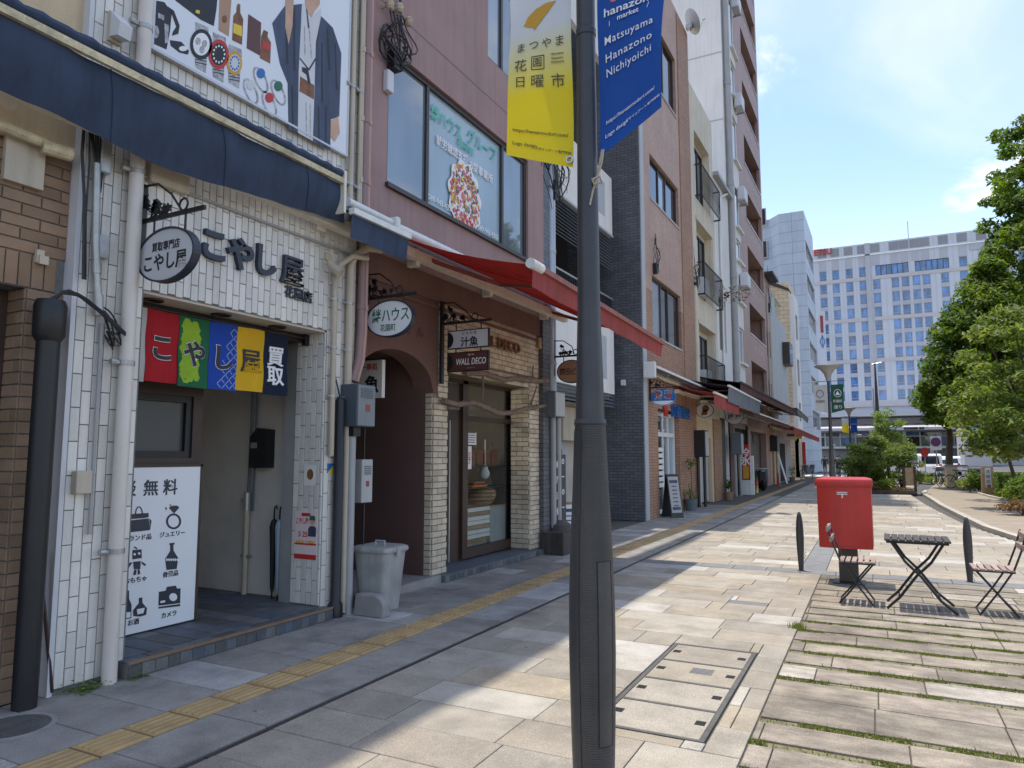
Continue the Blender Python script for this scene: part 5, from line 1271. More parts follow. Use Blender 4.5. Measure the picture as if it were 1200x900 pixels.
# sign in the arch
Y = 6.9
(xa, z1), (xb, z0) = YP(421, 424, Y), YP(449, 466, Y)
t = thing('arch_sign', 'white sign with red and black brush characters inside arch', 'sign', (xa, Y, z0))
MB().box(xa - .25, xb, Y - .03, Y + .03, z0, z1).build('board', m_paper, t)
T('一串処', .09, m_redink, (xb - .20, Y - .031, z1 - .08), 'y', t, ext=.001, bold=.02)
T('魚', .22, m_ink, (xb - .16, Y - .031, z0 + .17), 'y', t, ext=.001, bold=.03)
# bird's nest of cables high on the mauve wall, mauve pipes
def tangle(label, X, y, z, w, h, n, drop=0, insul=3):
    t = thing('cable_bundle', label, 'cables', (X, y, z))
    rn = random.Random(int(y * 31)); m = MB()
    for k in range(int(n * .7)):
        a0 = rn.random() * 6.28; ry, rz = w * rn.uniform(.25, .5), h * rn.uniform(.2, .5)
        oy, oz = rn.gauss(0, w * .12), rn.gauss(0, h * .14)
        m.tube([(X + .10 + .06 * math.sin(s * .9 + k), y + oy + ry * math.cos(a0 + s * .42), z + oz + rz * math.sin(a0 + s * .42)) for s in range(rn.randint(9, 17))], rn.choice([.004, .006, .009, .013]), 5)
    for k in range(drop * 2):
        yy = y + rn.uniform(-.12, .12); m.tube([(X + .05, yy + rn.gauss(0, .03), z + h * (.6 + .5 * (k % 3))), (X + .07, yy, z + h * .4), (X + .12, yy + rn.gauss(0, .08), z), (X + .10, yy + rn.gauss(0, .1), z - h * .45), (X + .06, yy + rn.gauss(0, .05), z - h * .2)], rn.choice([.005, .008, .012]), 5)
    m.build('cable', m_blackpl, t, smooth=True)
    for k in range(insul):
        yy, z_ = y + (k - 1) * w * .3, z + h * (.55 + .1 * (k % 2))
        MB().lathe([(.03, -.05), (.055, -.02), (.04, 0), (.055, .03), (.03, .06)], (X + .12, yy, z_), 10).box(X, X + .1, yy - .012, yy + .012, z_ - .01, z_ + .01).build('insulator', m_pvcbeige, t)
    MB().box(X, X + .11, y - .07, y + .07, z - h * .5, z - h * .1).build('splice_box', m_blackpl, t)
q = F(452, 48, XC); tangle('big tangle of black cables left of the filmed window', XC, q[0] + .1, q[1], .62, .66, 14, 4)
for k, (px, mt, r) in enumerate(((431, m_pvcbeige, .02), (438, m_pvcmauve, .04), (445, M('pink_pvc', (.46, .27, .22), .5, .08, 2, .05), .03))):
    yy = 5.85 + .06 * k
    t = thing('service_pipe', ['thin beige pipe at left edge of mauve wall', 'fat mauve pipe at left edge of mauve wall', 'pink pipe beside the filmed window'][k], 'pipe', (XC + .06, yy, 0))
    MB().tube([(XC + .06, yy, 4.1 if k == 0 else 2.6), (XC + .06, yy, 7.2)] if k == 0 else [(XC + .06, yy - .12, 2.38), (XC + .06, yy - .03, 2.62), (XC + .06, yy, 2.95), (XC + .06, yy, 7.0)], r, 12).build('pipe', mt, t, smooth=True)
    for z in (3.2, 4.6, 5.3, 6.1): 
        if z > 4.1 or k: MB().tube([(XC + .06, yy, z - .03), (XC + .06, yy, z + .03)], r + .008, 12).build('collar', mt, t)
q = F(452, 97, XC); tag(MB().box(XC + .002, XC + .08, q[0] - .06, q[0] + .06, q[1] - .13, q[1] + .13).build('junction_box', m_greyboard, bevel=.01), 'pale junction box below cable tangle on mauve wall', 'box')
# ---- awnings
def awning(label, xw, y0, y1, zw, xf, zf, mat, bar, valmat=None, val=.22, sag=.03, name='awning', arms=2, wallbar=True, slant=0.0):
    t = thing(name, label, 'awning', (xw, (y0 + y1) / 2, zw))
    def cf(u, v):
        y = y0 + (y1 - y0) * u; x = xw + .06 + (xf - xw - .06) * v
        return (x, y, zw + (zf - zw) * v - sag * math.sin(math.pi * v) * (1 + .3 * math.sin(y * 3.1)) + slant * (u - .5) * v)
    MB().surf(cf, max(8, int((y1 - y0) * 6)), 8, .004, (0, 0, 1)).build('canvas', mat, t, smooth=True)
    zq = lambda u: zf + slant * (u - .5)
    MB().bar((xf + .02, y0, zq(0)), (xf + .02, y1, zq(1)), .07, .06).build('front_bar', bar, t)
    if val:
        def vf(u, v):
            y = y0 + .01 + (y1 - y0 - .02) * u
            return (xf + .015 - .02 * v + .012 * math.sin(y * 6) * v, y, zq(u) - .03 - val * v)
        MB().surf(vf, max(12, int((y1 - y0) * 8)), 4, .003, (1, 0, 0)).build('valance', valmat or mat, t, smooth=True)
    for k in range(1, int((y1 - y0) / 1.2)):
        u_ = k / int((y1 - y0) / 1.2); MB().tube([tuple(Vector(cf(u_, v / 8)) - Vector((0, 0, .003))) for v in range(9)], .005, 5).build('seam', mat, t)
    if wallbar: MB().box(xw + .10, xw + .20, y0, y1, zw - .24, zw - .13).build('wall_bar', m_creambar, t)
    for k in range(arms):
        y = y0 + (y1 - y0) * (.12 + .76 * k / max(1, arms - 1)); ye = y + .5 * (1 if k == 0 else -1)
        m = (xw + xf) / 2
        MB().bar((xw + .1, y, zw - .15), (m, ye, (zw + zf) / 2 - .14), .045).bar((m, ye, (zw + zf) / 2 - .14), (xf, y + .1, zf - .03), .04).build('folding_arm', bar, t)
    return t
yl, zl_ = F(617, 317, -3.15)
rd = awning('wide red canvas awning over the brick shop and arch', -5.0, 6.42, 11.25, 4.16, -3.15, 3.49, m_red, m_redbar, m_rosec, .20, .05, slant=-.14)  # valance in a paler red, sunlight put into its colour
MB().tube([(-3.13, 6.36, 3.565), (-3.13, 6.62, 3.56)], .055, 12).build('end_cap', m_whitebar, rd)
MB().tube([(-4.86, 6.36, 4.20), (-4.86, 11.1, 4.20)], .065, 14).build('roller', m_whitebar, rd, smooth=True)
MB().box(-4.95, -4.76, 6.28, 6.36, 4.06, 4.30).build('roller_cap', m_whitebar, rd, bevel=.02)
for y in (6.8, 8.6, 10.5): MB().box(-4.998, -4.86, y, y + .07, 3.86, 4.10).build('wall_bracket', m_creambar, rd)
nf_ = awning('small navy canvas end piece between navy and red awnings', -5.0, 5.30, 6.26, 4.17, -4.60, 4.02, m_navy, m_whitebar, None, .24, .01, arms=0, wallbar=False)
MB().tube([(-4.86, 5.55, 4.24), (-4.86, 6.30, 4.23)], .05, 12).build('roller', m_whitebar, nf_, smooth=True)
# ================================================================== D  recessed white and louvred building
XDD = -6.35
YD0, YD1 = YC1 + .02, 17.05
def ramp_x(y): return -5.0
bD = thing('recessed_building', 'recessed white building with louvred balconies beside charcoal tiled wall', 'building', (-8, 14, 0))
YG = FY(748, 400, -5.3)
YD1 = YG
xl = YP(719.5, 400, YG)[0]
XDD = xl - .0
MB().box(-12, XDD - 1.25, YD0, YD1 - .01, 0, 18).build('body', m_roomshade, bD)  # body coloured near-black in place of the shade behind the balconies
MB().box(-12, XDD - 1.2, YD0, YD1 - .01, 8.6, 18).build('upper_body', m_white, bD)
def pz(px, py): return F(px, py, XDD)[1]
z_ = [pz(712, 394), pz(718, 457), pz(718, 470), pz(718, 318), pz(718, 277), pz(712, 212)]
MB().box(XDD - .14, XDD, YD0 + .4, YD1 - .01, 3.0 + .12, 4.85).build('white_parapet', m_white, bD)
for za_, zb_ in ((pz(718, 277), pz(712, 205)), (11.6, 13.2), (15.6, 17.2)): MB().box(XDD - .14, XDD, YD0 + .4, YD1 - .01, za_, zb_).build('white_parapet', m_white, bD)
for zz in (pz(718, 277) - .05,): MB().box(XDD - .1, XDD + .03, YD0 + .4, YD1 - .01, zz, zz + .05).build('ledge', m_greywall, bD)
MB().box(XDD, XDD + .006, YD1 - 1.1, YD1 - .55, 3.45, 4.5).box(XDD, XDD + .006, YD1 - 1.1, YD1 - .55, pz(718, 277) + .35, pz(712, 205) - .3).build('panel_outline', m_greywall, bD)
lv = 0
for za, zb in ((pz(718, 318), pz(718, 277) - .06), (2.78, 3.12)):
    n = int((zb - za) / .075)
    for k in range(n):
        z0 = za + (zb - za) * k / n
        MB().prism([(XDD - .06, z0 + .05), (XDD - .05, z0 + .058), (XDD - .0, z0 + .010), (XDD - .01, z0 + .002)], 'y', YD0 + .4, YD1 - .012).build('louvre_slat', m_boxgrey, bD)
MB().box(XDD - 1.2, XDD - .14, YD0 + .4, YD1 - .01, 3.02, 3.10).build('balcony_floor', m_greywall, bD)
rl = MB()
zr1 = pz(720, 351); 
rl.box(XDD - .05, XDD - .0, YD0 + .4, YD1 - .01, zr1 - .04, zr1).box(XDD - .04, XDD - .01, YD0 + .4, YD1 - .01, 4.9, 4.93)
rl.build('balcony_rail', m_steel, bD)
for k in range(56):
    y = YD0 + .45 + k * .105
    if y < YD1 - .05: MB().box(XDD - .035, XDD - .015, y, y + .02, 4.86, zr1 - .04).build('baluster', m_black, bD)
# ground floor of D
MB().box(XDD - .9, XDD - .8, YD0 + .4, YD1 - .01, 0, 2.9).build('ground_wall', m_soffit, bD)
q0, q1 = F(660, 490, XDD - .5), F(676, 460, XDD - .5)
MB().box(XDD - .8, XDD - .5, q0[0], q1[0] + .6, 1.95, 2.72).build('shutter_box', m_pvcbeige, bD)
MB().box(XDD - .8, XDD - .76, q0[0] - .2, q0[0] + .8, 0, 2.0).build('door', m_greywall, bD, label='grey door')
MB().box(XDD - .755, XDD - .75, q0[0] + .1, q0[0] + .5, 1.45, 1.75).build('door_notice', m_redink, bD)
# charcoal side strip at left of D, pale pipes
MB().box(-9, -5.02, YC1 + .001, YC1 + .30, 0, 16).build('charcoal_pier', m_greytile, bD)
for k, (dx, r, mt) in enumerate(((.0, .06, m_pvcblue), (.13, .045, m_pvcblue))):
    y = YC1 + .40 + dx
    t = thing('pale_downpipe', ['pale blue drainpipe at corner right of mauve building', 'thinner pale blue pipe beside corner drainpipe'][k], 'pipe', (-5.05, y, 0))
    MB().tube([(-5.06, y, 2.3), (-5.06, y, 13)], r, 12).build('pipe', mt, t, smooth=True)
    for z in (3.2, 5.2, 7.2): MB().tube([(-5.06, y, z - .03), (-5.06, y, z + .03)], r + .01, 12).build('collar', m_steel, t)
    MB().tube([(-5.06, y, 0), (-5.06, y, 1.9)], r * .9, 12).build('lower_pipe', m_pvcgrey if k == 0 else m_blackpl, t, smooth=True)
q = F(668, 215, -5.6); tangle('tangle of black cables at corner behind the lamp pole', -5.1, YC1 + .55, F(655, 215, -5.1)[1], 1.15, .9, 14, 5, 2)
t = thing('corner_cabinet', 'grey electrical cabinet on poles right of cream brick shop', 'cabinet', (-5.0, YC1 + .4, 1.9))
z0, z1 = F(644, 489, -5.0)[1], F(644, 459, -5.0)[1]
MB().box(-5.12, -4.85, YC1 + .1, YC1 + .52, z0, z1).build('cabinet', m_boxgrey, t, bevel=.006)
MB().box(-4.849, -4.842, YC1 + .12, YC1 + .5, z0 + .02, z1 - .02).build('door', m_boxlight, t)
MB().tube([(-4.98, YC1 + .3, 0), (-4.98, YC1 + .3, z0)], .05, 12).tube([(-4.95, YC1 + .45, 0), (-4.95, YC1 + .45, z0)], .05, 12).build('post', m_pvcgrey, t, smooth=True)
Y = 11.15
(xa, _), (xb, _) = YP(653.5, 435, Y), YP(686, 435, Y)
oval_sign('tan oval building sign partly behind the lamp pole', Y, -5.05, xa, xb, YP(668, 449, Y)[1], YP(668, 422, Y)[1], m_tanboard, m_black, YP(668, 417, Y)[1], xb + .02, [('岡田ビル', .13, m_ink, .0, .0, .40, .01)])
# things standing at D's foot
t = thing('wooden_name_board', 'dark upright wooden board with white brush writing', 'sign', (-4.95, 11.1, 0))
q = F(651, 605, -4.9)
MB().box(-5.0, -4.94, 10.98, 11.42, .45, 1.62).build('board', m_wooddark, t)
for k, s in enumerate('和風酒処'): 
    T(s, .13, m_whiteink, (-4.938, 11.08, 1.45 - .26 * k), 'x', t, ext=.001, bold=.02); T('ー' if k % 2 else 'の', .12, m_whiteink, (-4.938, 11.3, 1.5 - .26 * k), 'x', t, ext=.001, bold=.02)
MB().lathe([(.20, .0), (.24, .2), (.22, .45), (.12, .52)], (-4.98, 11.15, 0), 14).build('stump', m_wooddark, t, smooth=True)
t = thing('wooden_planter', 'dark wooden planter box at corner of cream brick shop', 'planter', (-4.85, 10.8, 0))
for k in range(4): MB().box(-5.05 + .1 * k, -4.955 + .1 * k, 10.62, 10.66, 0, .36).build('plank', m_wooddark, t)
MB().box(-5.05, -4.65, 10.66, 10.95, 0, .35).build('box', m_wooddark, t)
def aboard(label, x, y, yaw, w, h, facemat, frame, lines=6, lean=.22):
    t = thing('sandwich_board', label, 'sign', (x, y, 0))
    M4 = Matrix.Translation((x, y, 0)) @ Matrix.Rotation(yaw, 4, 'Z')
    def place(o): o.matrix_basis = M4 @ o.matrix_basis; return o
    for s, nm in ((-1, 'front_panel'), (1, 'back_panel')):
        a = [(-w / 2, s * lean, 0), (w / 2, s * lean, 0), (w / 2, s * .02, h), (-w / 2, s * .02, h)]
        n = Vector((0, s, lean / h)).normalized() * .012
        b = [tuple(Vector(p) - n) for p in a]
        p = place(MB().add(a + b, [(0, 1, 2, 3), (7, 6, 5, 4), (0, 4, 5, 1), (1, 5, 6, 2), (2, 6, 7, 3), (3, 7, 4, 0)]).build(nm, frame, t))
        if s < 0:
            m = MB(); k2 = n * -.15
            def pt(u, v): 
                q = Vector(a[0]).lerp(Vector(a[1]), u).lerp(Vector(a[3]).lerp(Vector(a[2]), u), v); return q + n * .18
            m.add([pt(.08, .12), pt(.92, .12), pt(.92, .94), pt(.08, .94)], [(0, 1, 2, 3)])
            f = place(m.build('sheet', facemat, t))
            m = MB()
            for k in range(lines):
                v = .18 + .7 * k / lines; big = k in (0, lines - 1)
                q = [pt(.16 if big else .3, v), pt(.84 if big else .7, v), pt(.84 if big else .7, v + (.07 if big else .025)), pt(.16 if big else .3, v + (.07 if big else .025))]
                m.add([p_ + n * .1 for p_ in q], [(0, 1, 2, 3)])
            place(m.build('printed_line', m_slate, t))
aboard('white sandwich board on wooden legs left of the lamp pole', YP(663, 600, 11.75)[0], 11.75, R(35), .42, .78, m_board, m_woodtan, 7)

# ================================================================== E  orange tiled building
XE = -5.3
bE = thing('orange_tile_building', 'orange tiled building with three tiers of dark windows', 'building', (-7, 19.5, 0))
YE0, YE1 = FY(757, 400, XE), FY(808.5, 200, XE)
def fe(px, py): return F(px, py, XE)
wins = []
for (a, b, c, d) in (((761.5, 172), (797.5, 277), (761.5, 222), (797, 232)), ((763, 318), (797.5, 412), (763, 388), (797, 350)), ((764, 20), (797.5, 152), (764, 85), (797, 82))):
    y0, y1 = fe(*a)[0], fe(*b)[0]
    zb = (fe(*b)[1] + fe(*c)[1]) / 2; zt = (fe(*a)[1] + fe(*d)[1]) / 2
    wins.append((y0, y1, zb, zt))
yA = (wins[0][0] + wins[1][0]) / 2; yB = (wins[0][1] + wins[1][1]) / 2
wins = [(yA, yB, w[2], w[3]) for w in wins]
ZE = fe(795, 18)[1]
gd = (FY(772, 540, XE), FY(797, 540, XE), 0, 2.85)
wl = MB(); holed(wl, XE - .3, XE, YE0, YE1, 5.95, ZE, wins); wl.build('wall', m_orange, bE)
wl = MB(); holed(wl, XE - .3, XE, YE0, YE1, 0, 5.95, wins + [gd]); wl.build('brick_wall', m_orangeb, bE)
MB().box(XE - .02, XE + .03, yB + .25, YE1, 2.9, ZE - .1).build('pilaster', m_orangeb, bE)
MB().box(-13, XE - .3, YE0, YE1, 0, ZE).build('body', m_orange, bE)
pieces(bE, 'sill_tile', [(yA + .3 * k, yA + .29 + .3 * k, w[2] - .06, w[2] - .003) for w in wins for k in range(int((yB - yA) / .3))], 'x', XE, .03, m_boxlight, 60)
for i, w in enumerate(wins):
    window(bE, XE - .08, *w, 3, m_frame, m_glassdark, fw=.06, split=[0, .36, .62, 1], gms=[m_glassdark, m_glasssky if i != 1 else m_glassdark, m_glassdark] if i != 1 else [m_glasssky, m_glassdark, m_glassdark])
# charcoal tiled side wall facing the camera, metal edge
MB().box(XDD - 2.2, XE - .002, YE0 - .35, YE0 - .012, 0, ZE - .2).build('charcoal_side_wall', m_greytile, bE)
MB().box(XE - .012, XE + .02, YE0 - .30, YE0 - .0, 0, ZE - .2).build('corner_edge', m_greywall, bE)
q = YP(731, 448, YE0 - .36); tag(MB().box(q[0] - .06, q[0] + .06, YE0 - .44, YE0 - .352, q[1] - .09, q[1] + .06).build('side_wall_lamp', m_greyboard, bevel=.01), 'small white lamp box on the charcoal tiled wall', 'lamp')
# shop front of E
MB().box(XE - .3, XE - .25, gd[0], gd[1], 0, 2.85).build('shop_back', m_curtain, bE)
window(bE, XE - .14, gd[0] + .05, gd[1] - .02, .05, 2.78, 3, m_whitebar, m_glassdark, fw=.1, split=[0, .42, .7, 1], gms=[m_glassdark, m_glasssky, m_film])
MB().box(XE - .139, XE - .12, gd[0] + .15, gd[1] - .1, 2.12, 2.24).build('transom', m_whitebar, bE)
pp_ = MB()
for k in range(7): pp_.box(XE - .13, XE - .125, gd[0] + .25, gd[0] + .9, .75 + .16 * k, .86 + .16 * k)
pp_.build('menu_sheet', m_paper, bE)
Y = max(YE0 + .06, FY(763, 465, XE + .04))
(xa, _), (xb, _) = YP(763, 465, Y), YP(792, 465, Y)
t, b, cx_, cz_ = oval_sign('blue oval sign with red characters under brown awning', Y, XE, xa, xb, YP(777, 475, Y)[1], YP(777, 455.5, Y)[1], m_blueink, m_blueink, YP(777, 454, Y)[1], xb + .02, [('熊 猫', .22, m_whiteink, 0, .06, .46, .06), ('熊 猫', .22, m_redink, 0, .06, .44, .015)])
MB().prism([(cx_ + .28 * math.cos(R(a)), cz_ - .10 + .12 * math.sin(R(a))) for a in range(180, 361, 12)], 'y', Y - .026, Y - .022).build('printed_base', m_whiteink, b)
t = thing('shop_letters', 'red and blue shop letters above the white shop door', 'lettering', (XE, FY(790, 480, XE), 2.9))
q = fe(778.5, 480); T('食', .38, m_redink, (XE + .03, q[0], q[1]), 'x', t, ext=.02, bold=.04)
q = fe(797, 483); T('熊猫飯店', .36, m_blueink, (XE + .03, q[0], q[1]), 'x', t, ext=.02, bold=.03, width=(FY(808, 486, XE) - FY(786, 481, XE)))
p = G(791, 607); aboard('tall leaning menu board before the orange tiled shop', p[0] - .1, p[1] + .15, R(52), .38, 1.12, m_curtain, m_blackpl, 8, .22)
t = thing('potted_plant', 'tall thin potted plant beside the white shop door', 'plant', (XE + .25, FY(800, 540, XE), 0))
xp, yp = XE + .2, FY(801, 560, XE)
MB().lathe([(.14, 0), (.19, .3), (.2, .34)], (xp, yp, 0), 14).build('pot', m_boxgrey, t)
MB().tube([(xp, yp, .3), (xp + .03, yp, .9), (xp + .02, yp + .02, 1.35)], .012, 6).tube([(xp, yp, .3), (xp - .05, yp - .05, .8)], .01, 6).build('stem', m_bark, t)
def leafcloud(mb, c, rx, rz, n, l, rnd, flat=1.0):
    for _ in range(n):
        d = Vector((rnd.gauss(0, 1), rnd.gauss(0, 1), rnd.gauss(0, 1))).normalized() * (rnd.random() ** .45)
        p = Vector((c[0] + d.x * rx, c[1] + d.y * rx, c[2] + d.z * rz))
        a = Vector((rnd.gauss(0, 1), rnd.gauss(0, 1), rnd.gauss(0, .45 * flat))).normalized(); b = a.cross(Vector((rnd.gauss(0, .5), rnd.gauss(0, .5), 1))).normalized()
        s = l * rnd.uniform(.6, 1.25)
        up = a.cross(b).normalized() * s * .12
        mb.add([p - a * s, p + b * s * .42 + up, p + a * s, p - b * s * .42 + up], [(0, 1, 2, 3)])
m = MB(); rn = random.Random(3); leafcloud(m, (xp + .02, yp, 1.38), .14, .2, 60, .06, rn); leafcloud(m, (xp, yp, .5), .2, .2, 80, .06, rn); m.build('foliage', m_leafgreen, t)
# dish on E's roof corner
q = YP(806, 16, YE1 - .1)
t = thing('satellite_dish', 'grey satellite dish on roof corner of orange tiled building', 'dish', (q[0], YE1 - .1, ZE))
c = Vector((q[0] + .1, YE1 - .15, ZE + .2))
dm = MB(); rings = []
for k in range(6):
    r = .45 * k / 5; rings.append([(r * math.cos(a / 18 * 6.283), r * .95 * math.sin(a / 18 * 6.283), .35 * r * r) for a in range(18)])
vs = [p for rg in rings for p in rg]; fs = [(i * 18 + k, i * 18 + (k + 1) % 18, (i + 1) * 18 + (k + 1) % 18, (i + 1) * 18 + k) for i in range(5) for k in range(18)]
rot = Vector((.75, .45, .5)).to_track_quat('Z', 'Y').to_matrix()
dm.add([c + rot @ Vector(p) for p in vs], fs); dm.build('reflector', m_greywall, t, smooth=True)
MB().tube([c + rot @ Vector((0, -.4, .05)), c + rot @ Vector((0, -.1, .45))], .012, 6).tube([c + rot @ Vector((0, -.1, .43)), c + rot @ Vector((0, -.1, .5))], .03, 8).build('feed_arm', m_pvcgrey, t)
MB().tube([(c.x, c.y, ZE - .1), tuple(c)], .03, 8).box(c.x - .15, c.x + .05, c.y - .1, c.y + .1, ZE - .02, ZE + .12).build('mast', m_steel, t)

# ================================================================== F  cream building with balconies
XF_ = -5.38
bF = thing('cream_building', 'cream building with deep window recesses and black iron balconies', 'building', (-7, 24, 0))
YF0, YF1 = YE1 + .005, FY(838, 300, XF_)
def ff(px, py): return F(px, py, XF_)
ZF = ff(837, 152)[1]
rec = []
yr0, yr1 = FY(815.5, 250, XF_), FY(832.5, 245, XF_)
for (pt, pb) in (((815, 155), (816, 232)), ((816, 258), (817, 345)), ((816, 377), (817, 455))):
    rec.append((yr0, yr1, ff(*pb)[1], ff(*pt)[1]))
wl = MB(); holed(wl, XF_ - .26, XF_, YF0, YF1, 3.2, ZF, rec); wl.build('wall', m_cream, bF)
MB().box(-13, XF_ - .26, YF0, YF1, 2.75, ZF).box(-13, XF_ - .55, YF0, YF1, 0, 2.75).box(XF_ - .26, XF_, YF0, YF1, 2.75, 3.2).build('body', m_cream, bF)
gF = (FY(821, 540, XF_), FY(834, 540, XF_))
wl = MB(); holed(wl, XF_ - .55, XF_ - .0, YF0, YF1, 0, 2.75, [(gF[0], gF[1], 0, 2.2)]); wl.build('ground_wall', m_beige, bF)
MB().box(XF_ - .2, XF_ - .12, gF[0] + .02, gF[1] - .02, .05, 2.18).build('door', m_greywall, bF, label='grey sliding door')
MB().box(XF_ - .0, XF_ + .05, FY(836, 540, XF_), YF1, 0, 2.9).build('tile_pier', m_orangeb, bF)
tri = MB()
for (y0, y1, z0, z1) in rec[1:]: tri.box(XF_, XF_ + .05, y0 - .12, y1 + .25, z1, z1 + .13).box(XF_, XF_ + .045, y1 + .03, y1 + .22, z0 + .5, z1)
tri.build('recess_surround', m_cream, bF)
for i, (y0, y1, z0, z1) in enumerate(rec):
    window(bF, XF_ - .19, y0 + .5, y0 + (y1 - y0) * .86, z0 + .05, z1 - .25, 2, m_frame, m_glassdark)
    zt = z0 + 1.15
    t = thing('iron_balcony', ['black iron balcony at top storey of cream building', 'black iron balcony holding a fan unit, middle of cream building', 'black iron balcony lowest on cream building above awning'][i], 'balcony', (XF_, (y0 + y1) / 2, z0), 'balconies of the cream building')
    m = MB(); ye = y1 + .55; yb_ = y0 - .05
    m.box(XF_ + .22, XF_ + .25, yb_, ye, zt - .04, zt).box(XF_ + .22, XF_ + .25, yb_, ye, z0, z0 + .05)
    for y in (yb_, ye): m.box(XF_, XF_ + .22, y, y + .03, zt - .04, zt).box(XF_, XF_ + .22, y, y + .03, z0, z0 + .05).box(XF_ + .22, XF_ + .25, y, y + .03, z0, zt)
    m.build('frame', m_black, t)
    for k in range(int((ye - yb_) / .15)):
        y = yb_ + .08 + k * .15
        MB().tube([(XF_ + .235, y, z0 + .05), (XF_ + .255, y + .02, z0 + .4), (XF_ + .235, y, zt - .04)], .010, 5).build('baluster', m_black, t)
    if i: 
        MB().box(XF_ - .12, XF_ + .18, y0 + .3, y0 + 1.05, z0 + .05, z0 + .7).build('fan_unit', m_greyboard, t, bevel=.02)
q = ff(812, 330); t = thing('service_pipe', 'pale service pipe and cables at left of cream building', 'pipe', (XF_ + .06, YF0 + .3, 3))
MB().tube([(XF_ + .07, YF0 + .35, 3.0), (XF_ + .07, YF0 + .35, ff(812, 335)[1])], .07, 10).build('pipe', m_cream, t, smooth=True)
tangle('knot of cables at left edge of cream building', XF_, YF0 + .5, ff(812, 328)[1], .7, .7, 7, 2, 2)
tangle('knot of cables on orange tiles above lower window', XE, FY(763, 304, XE) + .2, fe(763, 304)[1], .6, .7, 5, 1, 0)
# F2 low white annexe
XH2 = -5.4
b2 = thing('white_annexe', 'narrow low white house between cream and tall white buildings', 'building', (-7, 27.5, 0))
YH0, YH1 = YF1 + .005, FY(854.5, 300, XH2)
Z2 = F(852, 233, XH2)[1]
w_ = (FY(843, 380, XH2), FY(851, 380, XH2), F(848, 412, XH2)[1], F(848, 352, XH2)[1])
wl = MB(); holed(wl, XH2 - .25, XH2, YH0, YH1, 3, Z2, [w_]); wl.build('wall', m_white, b2)
MB().box(-13, XH2 - .25, YH0, YH1, 0, Z2).build('body', m_white, b2)
window(b2, XH2 - .1, *w_, 1, m_frame, m_glassdark)
MB().box(XH2, XH2 + .22, YH0, YH1 + .05, Z2 - .02, Z2 + .12).build('gutter', m_pvcgrey, b2)
MB().tube([(XH2 + .12, YH0 + 2.3, Z2), (XH2 + .07, YH0 + 1.2, Z2 - .5), (XH2 + .06, YH0 + .9, Z2 - 1), (XH2 + .06, YH0 + .9, 3.2)], .05, 10).build('downpipe', m_white, b2, smooth=True)
m = MB(); rn = random.Random(9); c0 = (XH2 + .15, (w_[0] + w_[1]) / 2, w_[3]); leafcloud(m, (c0[0], c0[1], c0[2] + .1), .9, .35, 130, .1, rn)
t = thing('hanging_plant', 'dry dark plant hanging over window of white house', 'plant', c0); m.build('foliage', m_leafrust, t)
MB().tube([(XH2, c0[1], c0[2]), (XH2 + .3, c0[1], c0[2] + .1)], .02, 6).build('stem', m_bark, t)
MB().box(XH2 - .25, XH2 + .02, YH0 + .1, YH0 + .9, 0, 3.0).build('black_pier', m_black, b2)
# ================================================================== G  tall white building
XG_ = -5.45
bG = thing('tall_white_building', 'tall white rendered building with panel joints and grey drainpipe', 'building', (-9, 30, 0))
YG0, YG1 = YH1 + .005, FY(869, 300, XG_)
ZG = 40
def fg(px, py): return F(px, py, XG_)
ys_ = (FY(858.5, 200, XG_) + .35, FY(864, 200, XG_) + .45)
gw = []
for a, b in ((10, 68), (80, 118), (140, 188), (218, 262), (275, 300), (330, 348), (378, 420)):
    z1, z0 = fg(861, a)[1], fg(861, b)[1]
    gw.append((ys_[0], ys_[1], z0, z1))
wl = MB(); holed(wl, XG_ - .3, XG_, YG0, YG1, 3, ZG, gw); wl.build('wall', m_white, bG)
MB().box(-16, XG_ - .3, YG0, YG1, 0, ZG).build('body', m_white, bG)
jt = MB()
for z in (YP(820, 67, YG0)[1], YP(820, 145, YG0)[1], 24.5, 8.5): jt.box(-16, XG_, YG0 - .012, YG0 - .001, z - .03, z + .03)
jt.build('panel_joint', m_hotelgrey, bG)
for w in gw:
    window(bG, XG_ - .08, *w, 1, m_whitebar, m_glasssky, fw=.08)
    MB().box(XG_, XG_ + .14, w[0] - .05, w[1] + .05, w[2] - .1, w[2]).build('sill', m_white, bG)
dpy = YG0 + .28
t = thing('tall_drainpipe', 'grey drainpipe running up the corner of tall white building', 'pipe', (XG_ + .14, dpy, 3.4))
MB().tube([(XG_ + .15, dpy, 3.4), (XG_ + .15, dpy, 32)], .13, 12).build('pipe', m_pvcgrey, t, smooth=True)
for z in (5, 9, 13, 17.5, 22): MB().tube([(XG_ + .15, dpy, z), (XG_ + .15, dpy, z + .25)], .15, 12).build('joint', m_pvcgrey, t)
for i, (py, lb) in enumerate(((38, 'pale air unit highest on tall white building'), (138, 'pale air unit second highest on tall white building'), (236, 'pale air unit third from top on tall white building'), (330, 'pale air unit lowest on tall white building'))):
    q = fg(867.5, py); t = thing('air_unit', lb, 'air conditioner', (XG_, q[0], q[1]), 'air units on the tall white building')
    MB().box(XG_ + .05, XG_ + .38, YG1 - .95, YG1 - .1, q[1] - .3, q[1] + .32).build('housing', m_greyboard, t, bevel=.03)
    MB().box(XG_, XG_ + .4, YG1 - .95, YG1 - .9, q[1] - .36, q[1] - .31).box(XG_, XG_ + .4, YG1 - .2, YG1 - .15, q[1] - .36, q[1] - .31).build('bracket', m_steel, t)
